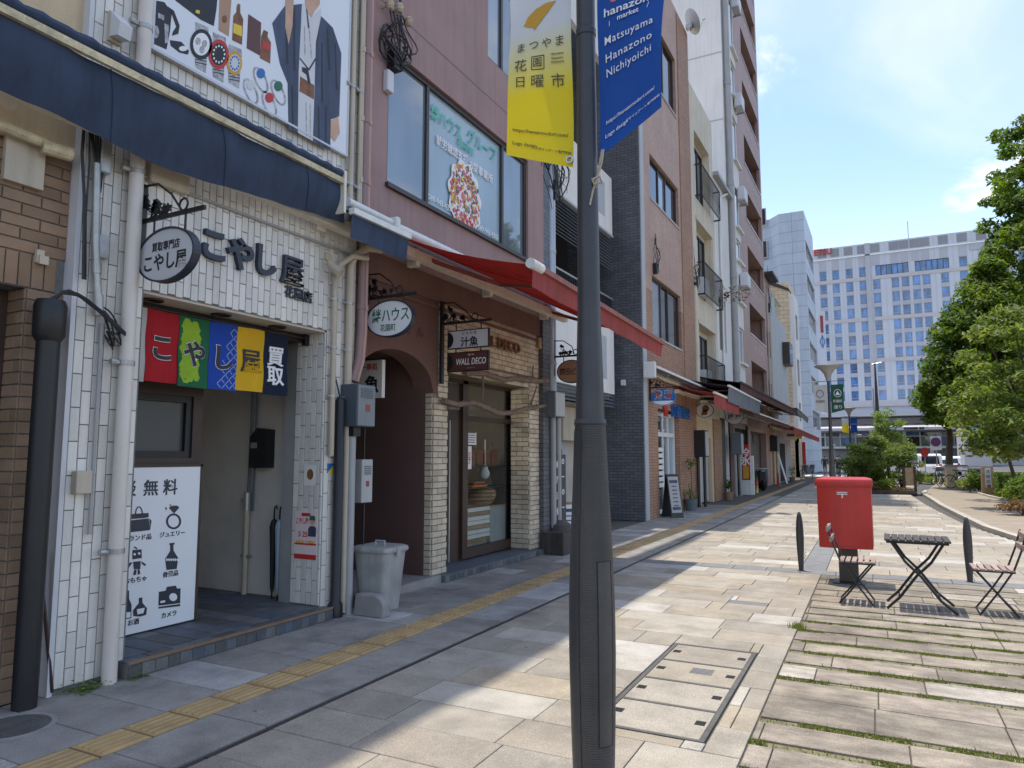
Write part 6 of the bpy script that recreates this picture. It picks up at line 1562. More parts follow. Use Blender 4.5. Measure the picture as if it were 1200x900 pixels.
# ================================================================== H  rose tiled flats
XHH = -5.55
bH = thing('rose_tile_flats', 'rose brown tiled block of flats with deep balconies', 'building', (-9, 36, 0))
YX0, YX1 = YG1 + .005, FY(896, 330, XHH)
def fh(px, py): return F(px, py, XHH)
o0 = FY(877, 320, XHH); o1 = YX1 - .42
p0t, p0b = fh(877, 289)[1], fh(877, 323.5)[1]; p1t = fh(878, 354)[1]
pitch = p0t - p1t; hgt = p0t - p0b; print('H pitch', pitch, hgt, YX0, YX1, o0, o1)
tops = [p0t + pitch * k for k in range(-2, 10)]
ops = [(o0, o1, t_ - hgt, t_) for t_ in tops if t_ - hgt > 3.2]
wl = MB(); holed(wl, XHH - .18, XHH, YX0, YX1, 3.1, 37, ops); wl.build('wall', m_rose, bH)
MB().box(-16, XHH - 1.6, YX0, YX1, 0, 37).box(XHH - 1.6, XHH - .18, YX0, o0 - .2, 0, 37).box(XHH - 1.6, XHH - .18, o1 + .2, YX1, 3.1, 37).build('body', m_rose, bH)
for (y0, y1, z0, z1) in ops:
    MB().box(XHH - 1.6, XHH - .18, y0 - .2, y1 + .2, z1, z1 + .18).build('balcony_ceiling', m_rose, bH)
    MB().box(XHH - .2, XHH + .03, y0 - .1, y1 + .1, z0 - .0, z0 + .06).build('parapet_cap', m_alu, bH)
    window(bH, XHH - 1.55, y0 + .3, y1 - .3, z0 - .8, z1 - .3, 3, m_frame, m_glasssky)
    for k in range(3): MB().box(XHH - .0, XHH + .025, y0 + 1.3 + 1.0 * k, y0 + 1.36 + 1.0 * k, z0 - .62, z0 - .5).build('drain_spout', m_whitebar, bH)
# ================================================================== I, J  low houses, K cream tile, L pale blue block
XI_ = -5.6
bI = thing('pink_house', 'narrow pink tiled house with cables beyond rose flats', 'building', (-8, 41, 0))
YI0, YI1 = YX1 + .01, FY(905, 430, XI_)
ZI = F(899, 328, XI_)[1]
wi = [(FY(899.5, 420, XI_), FY(903.5, 420, XI_), F(901, 418, XI_)[1], F(901, 388, XI_)[1]), (FY(899.5, 420, XI_), FY(903.5, 420, XI_), F(901, 475, XI_)[1], F(901, 448, XI_)[1])]
wl = MB(); holed(wl, XI_ - .3, XI_, YI0, YI1, 0, ZI, wi); wl.build('wall', m_rose, bI)
MB().box(-16, XI_ - .3, YI0, YI1, 0, ZI).build('body', m_rose, bI)
for w in wi: window(bI, XI_ - .1, *w, 2, m_frame, m_glasssky)
MB().box(XI_ - 1, XI_ + .5, YI0, YI1 + .2, ZI, ZI + .15).build('roof', m_wooddark, bI)
MB().tube([(XI_ + .07, YI0 + .5, 3), (XI_ + .07, YI0 + .5, ZI - 1)], .05, 8).build('downpipe', m_pvcbeige, bI)
tangle('knot of cables high on narrow pink house', XI_, YI0 + 1.4, F(899, 352, XI_)[1], 1.6, 1.3, 9, 3, 2)
XJ = -5.65
bJ = thing('grey_panel_house', 'grey panelled low house with window box and roof terrace', 'building', (-8, 45, 0))
YJ0, YJ1 = YI1 + .01, FY(922.5, 430, XJ)
ZJ = F(906, 366, XJ)[1]
MB().box(-16, XJ, YJ0, YJ1, 0, ZJ).build('body', m_greywall, bJ)
for k in range(4): MB().box(XJ, XJ + .012, YJ0 + .4 + k * (YJ1 - YJ0 - .4) / 4, YJ0 + .36 + (k + 1) * (YJ1 - YJ0 - .4) / 4, 3.2, ZJ - .1).build('wall_panel', m_greywall, bJ)
MB().box(XJ - .0, XJ + .45, FY(917, 420, XJ), FY(921, 420, XJ), F(919, 428, XJ)[1], F(919, 404, XJ)[1]).build('bay_window', m_frame, bJ)
MB().box(XJ + .451, XJ + .46, FY(917, 420, XJ) + .1, FY(921, 420, XJ) - .1, F(919, 428, XJ)[1] + .15, F(919, 404, XJ)[1] - .15).build('pane', m_glasssky, bJ)
tr_ = MB()
for k in range(8): tr_.box(XJ - .3, XJ - .24, YJ0 + .2 + k * .85, YJ0 + .26 + k * .85, ZJ, ZJ + 1.6)
tr_.box(XJ - .3, XJ - .24, YJ0, YJ1, ZJ + 1.55, ZJ + 1.62).box(XJ - 3, XJ - .3, YJ0, YJ1, ZJ + 1.5, ZJ + 1.55); tr_.build('terrace_frame', m_cream, bJ)
pl = MB()
for k in range(5): pl.box(XJ - .29, XJ - .25, YJ0 + .27 + k * .85, YJ0 + 1.0 + k * .85, ZJ + .1, ZJ + 1.5)
pl.build('terrace_screen', m_film, bJ)
XK = -5.75
bK = thing('cream_tile_block', 'cream tiled block with dark slit windows beyond low houses', 'building', (-9, 52, 0))
YK0, YK1 = FY(932.5, 420, XK), FY(937.5, 420, XK)
ZK = YP(931, 330, YK0)[1]
wk = [(YK0 + 1.0, YK1 - .8, F(934, b, XK)[1], F(934, a, XK)[1]) for a, b in ((371, 398), (420, 450), (470, 492))]
MB().box(-12.5, XK - .3, YK0, YK1, 0, ZK).build('body', m_creamtile, bK)
MB().prism([(-12.5, ZK), (XK - 1.8, ZK), (XK - .3, ZK - .7), (XK - .3, ZK - .5), (XK - 1.7, ZK + .3), (-12.5, ZK + .3)], 'y', YK0 - .1, YK1).build('roof_edge', m_frame, bK)
wl = MB(); holed(wl, XK - .3, XK, YK0, YK1, 0, ZK - .9, wk); wl.build('wall', m_white, bK)
for w in wk: window(bK, XK - .12, *w, 1, m_frame, m_glassdark)
XL = -5.9
bL = thing('pale_blue_block', 'tall pale blue panelled office block with chamfered corner', 'building', (-12, 66, 0))
YL0, YL1 = FY(948, 400, XL), FY(957.5, 400, XL)
ZL = YP(946, 246, YL0)[1]
xch = YP(914, 300, YL0)[0]
print('L', YL0, YL1, ZL, xch)
MB().prism([(XL - .3, YL0), (XL - .3, YL1), (-26, YL1), (-26, YL0 + 3), (xch - 1.0, YL0 + 1.2), (xch, YL0)], 'z', 0, ZL).build('body', m_bluepanel, bL)
lw = [(YL0 + .8, YL1 - .8, z, z + 1.7) for z in [4.2 + 3.3 * k for k in range(6)] if z + 1.8 < ZL]
wl = MB(); holed(wl, XL - .3, XL, YL0, YL1, 0, ZL, lw); wl.build('wall', m_bluepanel, bL)
for w in lw: window(bL, XL - .1, *w, 5, m_alu, m_glassdark)
for k in range(5):
    z = YP(903, 300, YL0 + 1.6)[1] - 3.3 * k + 3.0
    (xa, _) = YP(897, 290, YL0 + 2); 
    f = MB().box(xch - 6.0, xch - 1.25, YL0 + 1.0, YL0 + 1.1, z, z + 1.8).build('window', m_alu, bL)
    for j in range(3): MB().box(xch - 5.9 + 1.55 * j, xch - 4.45 + 1.55 * j, YL0 + .96, YL0 + .995, z + .1, z + 1.7).build('pane', m_glassdark, f)
MB().box(-26, XL - .01, YL0 - .05, YL0 - .02, 0, .6).build('plinth', m_boxgrey, bL)
# ================================================================== far shop fronts at street level
def front(parent, X, y0, y1, z1, wm, ops, back=m_roomshade, depth=.5):
    wl = MB(); holed(wl, X - depth, X, y0, y1, 0, z1, ops); o = wl.build('ground_wall', wm, parent)
    return o
front(bG, XG_, YG0, YG1, 3.0, m_pvcmauve, [(YG0 + .25, YG1 - .25, 0, 2.75)], depth=.15)
MB().box(XG_ - .5, XG_ - .151, YG0, YG1, 0, 2.99).box(XG_ - .14, XG_ - .12, YG0 + .25, YG1 - .25, 0, 2.75).build('shop_shade_fill', m_roomshade, bG)  # black sheet stands in for the shade inside the shop
MB().box(XG_ - .115, XG_ - .08, YG0 + .4, YG0 + 1.8, 2.0, 2.6).build('shop_awning_board', m_framebrown, bG)
MB().box(XG_ - .115, XG_ - .09, YG0 + 1.3, YG0 + 2.2, .1, 1.9).build('door', m_framebrown, bG)
MB().box(XG_, XG_ + .07, YG1 - .4, YG1 - .05, 0, 2.9).build('black_pier', m_black, bG)
front(bH, XHH, YX0, YX1, 3.1, m_rose, [(YX0 + 1.4, YX1 - 1.6, 0, 2.75)], depth=.3)
MB().box(XHH - .5, XHH - .29, YX0 + 1.4, YX1 - 1.6, 0, 2.75).build('recess_door', m_framebrown, bH)
MB().box(XHH - .28, XHH - .25, YX0 + 1.6, YX1 - 1.8, 2.2, 2.26).box(XHH - .28, XHH - .25, YX0 + 1.6, YX1 - 1.8, 2.64, 2.7).box(XHH - .28, XHH - .25, YX0 + 2.6, YX0 + 2.66, 2.26, 2.64).box(XHH - .28, XHH - .25, YX0 + 3.8, YX0 + 3.86, 2.26, 2.64).build('lattice_transom', m_black, bH)
front(bI, XI_ + .005, YI0, YI1, 2.9, m_beige, [(YI0 + .6, YI1 - .6, 0, 2.3)])
MB().box(XI_ - .4, XI_ - .35, YI0 + .6, YI1 - .6, 0, 2.3).build('door', m_curtain, bI)
front(bJ, XJ + .015, YJ0, YJ1, 2.9, m_greywall, [(YJ0 + 1.2, YJ1 - 2.2, 0, 2.4)], depth=.3)
MB().box(XJ - .2, XJ + .012, YJ0 + 2.2, YJ1 - 3.0, 0.05, 2.35).build('doorway_shade_fill', m_roomshade, bJ)  # solid black block stands in for the doorway's shade
for nm, X, px, w, pm, cm, lab in (('a', XF_, 812.5, .5, m_blackpl, m_blackpl, 'black meter cabinet on black post before cream building'), ('b', XG_, 857, .55, m_pvcgrey, m_boxgrey, 'grey meter cabinet on grey posts beside black pier'), ('c', XI_, 902.5, .9, m_woodtan, m_blackpl, 'black meter cabinet before pink house door')):
    y = FY(px, 520, X); zz = F(px, 520, X)[1]
    t = thing('meter_cabinet', lab, 'cabinet', (X + .2, y, 0))
    MB().box(X + .05, X + .42, y - w / 2, y + w / 2, zz - .42, zz + .42).build('cabinet', cm, t, bevel=.015)
    MB().box(X + .425, X + .432, y - w / 2 + .04, y + w / 2 - .04, zz - .38, zz + .38).build('door', m_boxlight if nm != 'c' else m_boxgrey, t)
    MB().tube([(X + .16, y - .1, 0), (X + .16, y - .1, zz - .42)], .05, 8).tube([(X + .3, y + .12, 0), (X + .3, y + .12, zz - .42)], .05, 8).build('post', pm, t)
for (Y, X, p, lab, board, rim, tx) in ((FY(815, 481, XF_ + .06), XF_, (815, 473, 836.5, 489), 'white oval sign with brown bear mark on cream front', m_board, m_framebrown, None), (FY(850, 488, XG_ + .06), XG_, (850, 480, 871.5, 497), 'grey white oval sign with dark characters past black pier', m_greyboard, m_boxgrey, '椿 屋'), (FY(859, 483, XG_ + .06), XG_, (859, 475, 878, 491), 'pale oval sign half hidden behind another oval sign', m_greyboard, m_boxgrey, '花')):
    (xa, z1), (xb, z0) = YP(p[0], p[1], Y), YP(p[2], p[3], Y)
    t, b, cx_, cz_ = oval_sign(lab, Y, X, xa, xb, z0, z1, board, rim, z1 + .12, xb + .05, [(tx, .22, m_slate, 0, 0, None, .02)] if tx else [])
    if not tx: MB().prism(circ((cx_ + .04, cz_ + .06), .11), 'y', Y - .026, Y - .022).prism([(cx_ - .12, cz_ - .16), (cx_ + .08, cz_ - .14), (cx_ + .1, cz_ + .02), (cx_ - .05, cz_ + .02)], 'y', Y - .026, Y - .022).build('printed_bear', m_brownink, b)
# red and yellow upright sign, scooters, small things
Y = FY(873, 555, -5.2)
(xa, z1), (xb, z0) = YP(870, 521, Y), YP(879, 561, Y)
t = thing('lit_box_sign', 'red and yellow upright shop sign with white base', 'sign', (xa, Y, 0))
MB().box(xa, xb, Y - .15, Y + .15, .62, z1).build('box', m_redink, t)
MB().box(xa + .02, xb - .02, Y - .157, Y - .151, .66, .66 + (z1 - .66) * .36).build('yellow_face', m_orangeink, t)
T('氷', .42, m_whiteink, ((xa + xb) / 2, Y - .155, .66 + (z1 - .66) * .52), 'y', t, bold=.03, ext=.002); T('冷', .36, m_whiteink, ((xa + xb) / 2, Y - .155, z1 - .32), 'y', t, bold=.03, ext=.002)
MB().box(xa - .02, xb + .02, Y - .2, Y + .2, 0, .6).build('base', m_whitebar, t)
MB().box(xb + .03, xb + .16, Y - .1, Y + .1, 0, 1.6).build('side_post', m_paper, t)
def scooter(label, x, y, yaw, body):
    t = thing('scooter', label, 'scooter', (x, y, 0), 'scooters parked under the awnings')
    M4 = Matrix.Translation((x, y, 0)) @ Matrix.Rotation(yaw, 4, 'Z')
    def P(o): o.matrix_basis = M4 @ o.matrix_basis; return o
    for wx in (-.6, .6):
        w = MB().lathe([(.14, -.05), (.24, -.05), (.26, 0), (.24, .05), (.14, .05)], (0, 0, 0), 18).build('wheel', m_tyre, t)
        w.matrix_basis = M4 @ Matrix.Translation((wx, 0, .26)) @ Matrix.Rotation(math.pi / 2, 4, 'X')
    P(MB().prism([(-.85, .5), (-.75, .75), (-.1, .72), (0, .35), (.35, .33), (.5, .8), (.58, 1.0), (.66, .95), (.6, .35), (.3, .22), (-.3, .22), (-.5, .45)], 'y', -.16, .16).build('body', body, t, bevel=.03))
    P(MB().prism([(-.8, .75), (-.75, .86), (-.3, .84), (-.05, .78), (-.1, .72)], 'y', -.14, .14).build('seat', m_black, t, bevel=.02))
    P(MB().tube([(.5, -.33, 1.05), (.58, -.1, 1.0), (.58, .1, 1.0), (.5, .33, 1.05)], .018, 6).tube([(.52, -.25, 1.0), (.5, -.3, 1.2)], .01, 5).tube([(.6, 0, .26), (.55, 0, 1.0)], .03, 6).build('handlebar', m_steel, t))
    P(MB().lathe([(.0, -.02), (.08, -.02), (.08, .04)], (.66, 0, .9), 10).build('headlight', m_silverink, t))
scooter('black scooter parked in front of rose tiled flats', XHH + .25, FY(889, 560, XHH + .3), R(-60), m_blackpl)
scooter('second dark scooter behind black one under awning', XHH + .2, FY(893, 560, XHH + .3) + .6, R(-70), m_boxgrey)
def pot(label, x, y, h, mat, seed):
    t = thing('potted_plant', label, 'plant', (x, y, 0)); rn = random.Random(seed); m = MB()
    MB().lathe([(.12, 0), (.17, .26), (.18, .29), (.15, .29)], (x, y, 0), 12).build('pot', m_boxgrey if seed % 2 else m_brickbrown, t)
    leafcloud(m, (x, y, .3 + h * .5), h * .32, h * .42, 150, .06, rn); m.build('foliage', m_leafgreen, t)
    MB().tube([(x, y, .27), (x + .02, y, .3 + h * .6)], .012, 5).build('stem', m_bark, t)
pot('small bushy potted plant at foot of cream tiled pier', XF_ + .28, YF1 - .2, .5, 0, 4)
pot('potted plant beside red and yellow shop sign', XHH + .45, FY(878, 560, -5.1) + .9, .7, 0, 5)
pot('leafy potted plant in front of grey panel house', XJ + .5, YJ0 + 3.6, .8, 0, 6)
for k, (mt, lb) in enumerate(((m_yellowink, 'yellow drinks crate at bottom of stack by dark shop'), (m_redink, 'red drinks crate on top of yellow one by dark shop'))):
    t = thing('drinks_crate', lb, 'crate', (XG_ + .3, YG1 - .9, .3 * k), 'crates outside the dark shop'); z = .302 * k
    MB().box(XG_ + .1, XG_ + .5, YG1 - 1.2, YG1 - .75, z, z + .04).box(XG_ + .1, XG_ + .13, YG1 - 1.2, YG1 - .75, z + .04, z + .3).box(XG_ + .47, XG_ + .5, YG1 - 1.2, YG1 - .75, z + .04, z + .3).box(XG_ + .13, XG_ + .47, YG1 - 1.2, YG1 - 1.17, z + .04, z + .3).box(XG_ + .13, XG_ + .47, YG1 - .78, YG1 - .75, z + .04, z + .3).build('crate', mt, t)
q = FY(905, 560, XI_ + .2); tag(MB().lathe([(.17, 0), (.14, .03), (.05, .08), (.03, .68), (.01, .7)], (XI_ + .5, q, 0), 14).build('traffic_cone', m_redink), 'red traffic cone in front of pink house', 'cone')
t = thing('leaning_board', 'white and dark boards leaning against grey house front', 'board', (XJ + .3, FY(911, 555, XJ), 0))
MB().add([(XJ + .5, YJ0 + .6, 0), (XJ + .5, YJ0 + 1.1, 0), (XJ + .06, YJ0 + 1.1, 1.7), (XJ + .06, YJ0 + .6, 1.7), (XJ + .54, YJ0 + .6, 0), (XJ + .54, YJ0 + 1.1, 0), (XJ + .1, YJ0 + 1.1, 1.7), (XJ + .1, YJ0 + .6, 1.7)], [(0, 1, 2, 3), (7, 6, 5, 4), (0, 4, 5, 1), (1, 5, 6, 2), (2, 6, 7, 3), (3, 7, 4, 0)]).build('board', m_board, t)
t = thing('projecting_sign', 'cream and yellow projecting shop sign over grey house door', 'sign', (XJ, YJ0 + 2, 2.6))
(xa, z1), (xb, z0) = YP(918, 504, YJ0 + 2), YP(940, 516, YJ0 + 2)
MB().box(xa, (xa + xb) / 2 + .2, YJ0 + 1.95, YJ0 + 2.05, z0, z1).build('cream_panel', m_paper, t); MB().box((xa + xb) / 2 + .2, xb, YJ0 + 1.95, YJ0 + 2.05, z0 + .1, z1 - .1).build('yellow_panel', m_yellowink, t)
MB().box(xa + .2, xa + .62, YJ0 + 1.944, YJ0 + 1.949, (z0 + z1) / 2 - .08, (z0 + z1) / 2 + .08).build('red_print', m_labelred, t)
t = thing('lit_name_board', 'black name board with pale lettering above pink house door', 'sign', (XI_, YI0 + 1, 2.4))
MB().box(XI_ + .01, XI_ + .08, YI0 + .5, YI1 - .5, 2.38, 2.75).build('board', m_black, t); lb = MB()
for k in range(5): lb.box(XI_ + .081, XI_ + .086, YI0 + .8 + .42 * k, YI0 + 1.08 + .42 * k, 2.46, 2.68)
lb.build('pale_lettering', m_curtain, t)['kind'] = 'stuff'
t = thing('red_banner', 'red and white upright banner beside the last shop', 'banner', (XK + .3, YK0 - 1, 0))
MB().box(XK + .3, XK + .52, YK0 - 1.03, YK0 - 1.0, .5, 2.6).build('cloth', m_redink, t); MB().tube([(XK + .28, YK0 - 1, 0), (XK + .28, YK0 - 1, 2.8)], .02, 6).build('pole', m_steel, t); MB().box(XK + .05, XK + .2, YK0 - 1.03, YK0 - 1.0, .3, 2.6).build('white_cloth', m_paper, t)
MB().box(XK - .3, XK + .01, YK0, YK1, 0.0, 3.0).build('ground_wall', m_beige, bK)
# ---- the cascade of far awnings
def awnpx(label, xw, xf, p1, p2, rise, mat, bar, **k):
    (y0, z0), (y1, z1) = F(*p1, xf), F(*p2, xf)
    return awning(label, xw, y0, y1, (z0 + z1) / 2 + rise, xf, (z0 + z1) / 2, mat, bar, slant=max(-.3, min(.3, z1 - z0)), **k), y0, (z0 + z1) / 2
aE, y_, z_ = awnpx('dark brown canvas awning over the orange tiled shop', XE, XE + .34, (768, 430), (851, 466), .10, m_browncanvas, m_whitebar, val=.10)
MB().box(XE + .03, XE + .36, y_ - .05, y_ + .03, z_ - .22, z_ + .20).build('end_panel', m_whitebar, aE, bevel=.03)
awnpx('faded red awning between dark brown and grey awnings', XF_, XF_ + 1.2, (836, 460), (866, 473), .3, m_rosec, m_creambar, val=.35)
awnpx('slate grey canvas awning under the white annexe', XH2, XH2 + 1.3, (853, 452), (890, 471), .3, m_greycanvas, m_whitebar, val=.45)
awnpx('maroon canvas awning with cream bar over dark shop', XG_, XG_ + 1.1, (853, 472), (925, 498), .3, m_maroon, m_creambar, val=.16)
aH, y_, z_ = awnpx('long dark maroon awning along the rose tiled flats', XHH, XHH + 1.5, (867, 448), (938, 484), .3, m_maroon, m_browncanvas, valmat=m_maroon, val=.22)
awnpx('grey end awning past the long maroon awning', XI_, XI_ + 1.6, (934, 478), (947, 490), .3, m_greycanvas, m_whitebar, val=.3)
awnpx('last faded red awning before the pale blue block', XK, XK + 1.5, (930, 500), (960, 513), .35, m_rosec, m_creambar, valmat=m_rosec, val=.3)
# ================================================================== the big hotel at the end of the street
YHO = 172.0
hx = lambda px, py=400: YP(px, py, YHO)[0]
hz = lambda px, py: YP(px, py, YHO)[1]
ho = thing('hotel_tower', 'long pale hotel tower with rows of blue windows and red letters', 'building', (10, YHO + 10, 0))
HX0, HX1 = hx(940), 40.0
HZ = hz(1050, 281)
zpod = hz(1000, 476)
rows = []
for y in (278, 300): pass
ry = [317, 333, 349, 365, 382, 398.5, 415, 430, 446.5, 463]
colp = [967, 982, 998, 1014, 1030, 1052, 1064, 1077, 1089, 1111]
cxs = [hx(p, 380) for p in colp]
dx = cxs[1] - cxs[0]
SC_ = {}
cxs += [cxs[-1] + 3.4 * k for k in range(1, 5)]
ww, wh = 1.5, 1.12
zc = [hz(1030, y) for y in ry]
zc = [zc[0] + (zc[-1] - zc[0]) * k / 9 for k in range(10)]
holes = []
bigs = [(hx(1026, 320), hx(1065, 320)), (hx(1072.5, 320), hx(1113, 320))]
for k, z in enumerate(zc):
    for x in cxs:
        if k == 0 and any(a - .8 < x < b + .8 for a, b in bigs): continue
        holes.append((x - ww / 2, x + ww / 2, z - wh, z + wh))
for a, b in bigs: holes.append((a, b, zc[0] - 1.05, zc[0] + 1.2))
MB().box(HX0, HX1, YHO + .5, YHO + 22, 0, HZ).build('body', m_hotel, ho)
def holed_y(mb, Y0, Y1, x0, x1, z0, z1, hs):
    tmp = MB(); holed(tmp, Y0, Y1, x0, x1, z0, z1, hs)
    mb.add([(y, x, z) for x, y, z in tmp.v], [tuple(reversed(f)) for f in tmp.f]); return mb
wl = MB(); holed_y(wl, YHO, YHO + .5, HX0, HX1, zpod, HZ, holes); wl.build('wall', m_hotel, ho)
for x in cxs: 
    for za, zb in [(zc[k + 1] + wh, zc[k] - wh) for k in range(9)] + [(zc[0] + wh, zc[0] + 3.4), (zc[0] + 4.2, HZ - .3)]:
        if za > zc[0] and any(a < x < b for a, b in bigs) and za < zc[0] + 3: za = zc[0] + 1.3
        tp = za > zc[0] + 3.5; e_ = .15 if tp else 0
        key = (round(zb - za, 2), tp)
        if key not in SC_: SC_[key] = MB().box(-ww / 2 - e_, ww / 2 + e_, 0, .04, 0, zb - za).build('grey_strip', m_hoteldark if tp else m_hotelgrey, ho, origin=(0, 0, 0)); o = SC_[key]
        else: o = link('grey_strip', SC_[key].data, ho)
        o.matrix_basis = Matrix.Translation((x, YHO - .05, za))
bn = MB()
for k in (0, 3, 6): z = (zc[k] + zc[k + 1]) / 2; bn.box(HX0, HX1, YHO - .1, YHO - .06, z - .35, z + .35)
bn.box(HX0, HX1, YHO - .12, YHO - .06, zpod - .2, zpod + .9).build('floor_band', m_hotelband, ho)
MB().box(HX0, HX1, YHO - .3, YHO - .01, zc[0] + 3.6, zc[0] + 3.85).build('light_ledge', m_whiteink, ho)
jn = MB()
for a_, b_ in zip(cxs, cxs[1:]): jn.box((a_ + b_) / 2 - .02, (a_ + b_) / 2 + .02, YHO - .03, YHO - .008, zpod, HZ)
jn.build('panel_joint', m_hotelgrey, ho)['kind'] = 'stuff'
MB().box(hx(1021.5) - .5, hx(1021.5) + .5, YHO - .3, YHO - .11, zpod, HZ).build('pilaster', m_hotelgrey, ho)
fme = None; pme = None
for k, z in enumerate(zc):
    for x in cxs:
        if k == 0 and any(a - .8 < x < b + .8 for a, b in bigs): continue
        mw = Matrix.Translation((x, YHO + .1, z))
        if fme is None:
            f = MB(); f.box(-ww / 2, ww / 2, 0, .2, -wh, -wh + .09).box(-ww / 2, ww / 2, 0, .2, wh - .09, wh).box(-ww / 2, -ww / 2 + .08, 0, .2, -wh + .09, wh - .09).box(ww / 2 - .08, ww / 2, 0, .2, -wh + .09, wh - .09).box(-ww / 2 + .08, ww / 2 - .08, .01, .19, -wh * .5, -wh * .5 + .07)
            o = f.build('window', m_hotelgrey, ho, origin=(0, 0, 0)); o.matrix_basis = mw; WORLD[o.name] = mw; fme = o.data
            p = MB().box(-ww / 2 + .081, ww / 2 - .081, .1, .12, -wh + .091, wh - .091).build('pane', m_glassblue, o); p.matrix_parent_inverse = Matrix.Identity(4); pme = p.data
        else:
            o = link('window', fme, ho, mw)
            p = bpy.data.objects.new('pane', pme); COL.objects.link(p); p.parent = o
for a, b in bigs:
    f = MB().box(a, b, YHO + .1, YHO + .3, zc[0] - 1.05, zc[0] - .95).box(a, b, YHO + .1, YHO + .3, zc[0] + 1.1, zc[0] + 1.2)
    for j in range(7): xx = a + (b - a) * j / 6; f.box(xx - .05, xx + .05, YHO + .1, YHO + .28, zc[0] - .95, zc[0] + 1.1)
    f = f.build('wide_window', m_frame, ho)
    for j in range(6): MB().box(a + (b - a) * j / 6 + .06, a + (b - a) * (j + 1) / 6 - .06, YHO + .2, YHO + .22, zc[0] - .94, zc[0] + 1.09).build('pane', m_glassblue, f)
T('ETSU', 1.9, m_redink, ((hx(954, 296) + hx(975, 296)) / 2, YHO - .35, hz(965, 295.5)), 'y', ho, width=hx(975, 296) - hx(954.5, 296), ext=.12, bold=.02)
for xr, wr, hr in ((hx(1010, 270), 3, 1.2), (hx(1090, 270), 5, 1.6), (hx(1120, 270), 2.5, 2.0)): MB().box(xr, xr + wr, YHO + 9, YHO + 13, HZ + .01, HZ + hr).build('rooftop_unit', m_hotelgrey, ho)
MB().tube([(hx(1065, 270), YHO + 4, HZ), (hx(1065, 270), YHO + 4, hz(1065, 253))], .09, 6).build('aerial', m_steel, ho)
MB().box(hx(1135, 270), hx(1150, 270), YHO - .15, YHO - .06, hz(1140, 293), hz(1140, 283)).build('louvre_block', m_hotelgrey, ho)
# vertical signs at the hotel's left edge
t = thing('vertical_sign', 'slim red and blue vertical sign at left edge of hotel', 'sign', (hx(963), YHO - 8, 20))
xs_ = YP(963.5, 390, YHO - 8)[0]
MB().box(xs_ - .7, xs_ + .7, YHO - 8, YHO - 7.8, 4, YP(962, 365, YHO - 8)[1]).build('board', m_hotel, t)
MB().box(xs_ - .28, xs_ + .28, YHO - 8.1, YHO - 8.001, YP(962, 390, YHO - 8)[1], YP(962, 370, YHO - 8)[1]).build('red_print', m_rosec, t)
MB().ring((xs_, (YP(962, 408, YHO - 8)[1] + YP(962, 393, YHO - 8)[1]) / 2), .4, 1.2, .2, 'y', YHO - 8.1, YHO - 8.001, 4).box(xs_ - .05, xs_ + .05, YHO - 8.1, YHO - 8.001, YP(962, 408, YHO - 8)[1], YP(962, 392, YHO - 8)[1]).build('blue_print', m_blueink, t)
# podium of glass and canopies
po = thing('station_podium', 'glazed low station front with white canopies below hotel tower', 'building', (0, YHO - 12, 0))
YPD = YHO - 14
px_ = lambda p, y=500: YP(p, y, YPD)[0]
pz_ = lambda p, y: YP(p, y, YPD)[1]
P0, P1 = px_(948), 60
MB().box(P0, P1, YPD + 2, YHO - .4, 0, pz_(1000, 490)).build('body', m_hotelgrey, po)
MB().box(P0, P1, YPD - 3, YHO - .4, pz_(1000, 489), pz_(1000, 485)).build('upper_canopy', m_hotelgrey, po)
MB().prism([(YPD - 7, pz_(1000, 503)), (YPD - 7, pz_(1000, 506)), (YPD + 1.9, pz_(1000, 506)), (YPD + 1.9, pz_(1000, 497))], 'x', P0, P1).build('lower_canopy', m_hotelband, po)
gl = MB(); nx = 26
fr = MB()
for j in range(nx + 1):
    x = P0 + (P1 - P0) * j / nx; fr.box(x - .12, x + .12, YPD + 1.7, YPD + 1.99, 3.4, pz_(1000, 507))
for z in (3.4, 5.4): fr.box(P0, P1, YPD + 1.72, YPD + 1.98, z - .1, z + .1)
fo = fr.build('curtain_wall_frame', m_whitebar, po)
for j in range(nx):
    for z0, z1 in ((3.5, 5.3), (5.5, pz_(1000, 507))):
        MB().box(P0 + (P1 - P0) * j / nx + .13, P0 + (P1 - P0) * (j + 1) / nx - .13, YPD + 1.8, YPD + 1.85, z0 + .02, z1 - .02).build('pane', [m_glassdark, m_glasssky, m_glassblue][(j * 7 + int(z0)) % 3], fo)
MB().box(P0, P1, YPD - 2, YPD + 1.9, 3.0, 3.35).build('street_canopy', m_whitebar, po)
for p in (948, 975, 1005, 1037, 1059, 1090): x = px_(p); MB().box(x - .3, x + .3, YPD - 1.6, YPD - 1.0, 0, 3.0 if p != 1059 else pz_(1000, 500)).build('column', m_hotel, po)
MB().box(px_(1020), px_(1085), YPD - 7.2, YPD - 7.05, pz_(1050, 505.5), pz_(1050, 502)).build('sign_band', m_hotelgrey, po)
lb = MB()
for k, xx in enumerate((1058, 1061, 1064, 1066.5, 1069, 1071, 1075, 1078)): lb.box(px_(xx), px_(xx) + .38, YPD - 7.25, YPD - 7.21, pz_(1052, 505), pz_(1052, 502.5))
lb.build('sign_lettering', m_ink, po)['kind'] = 'stuff'
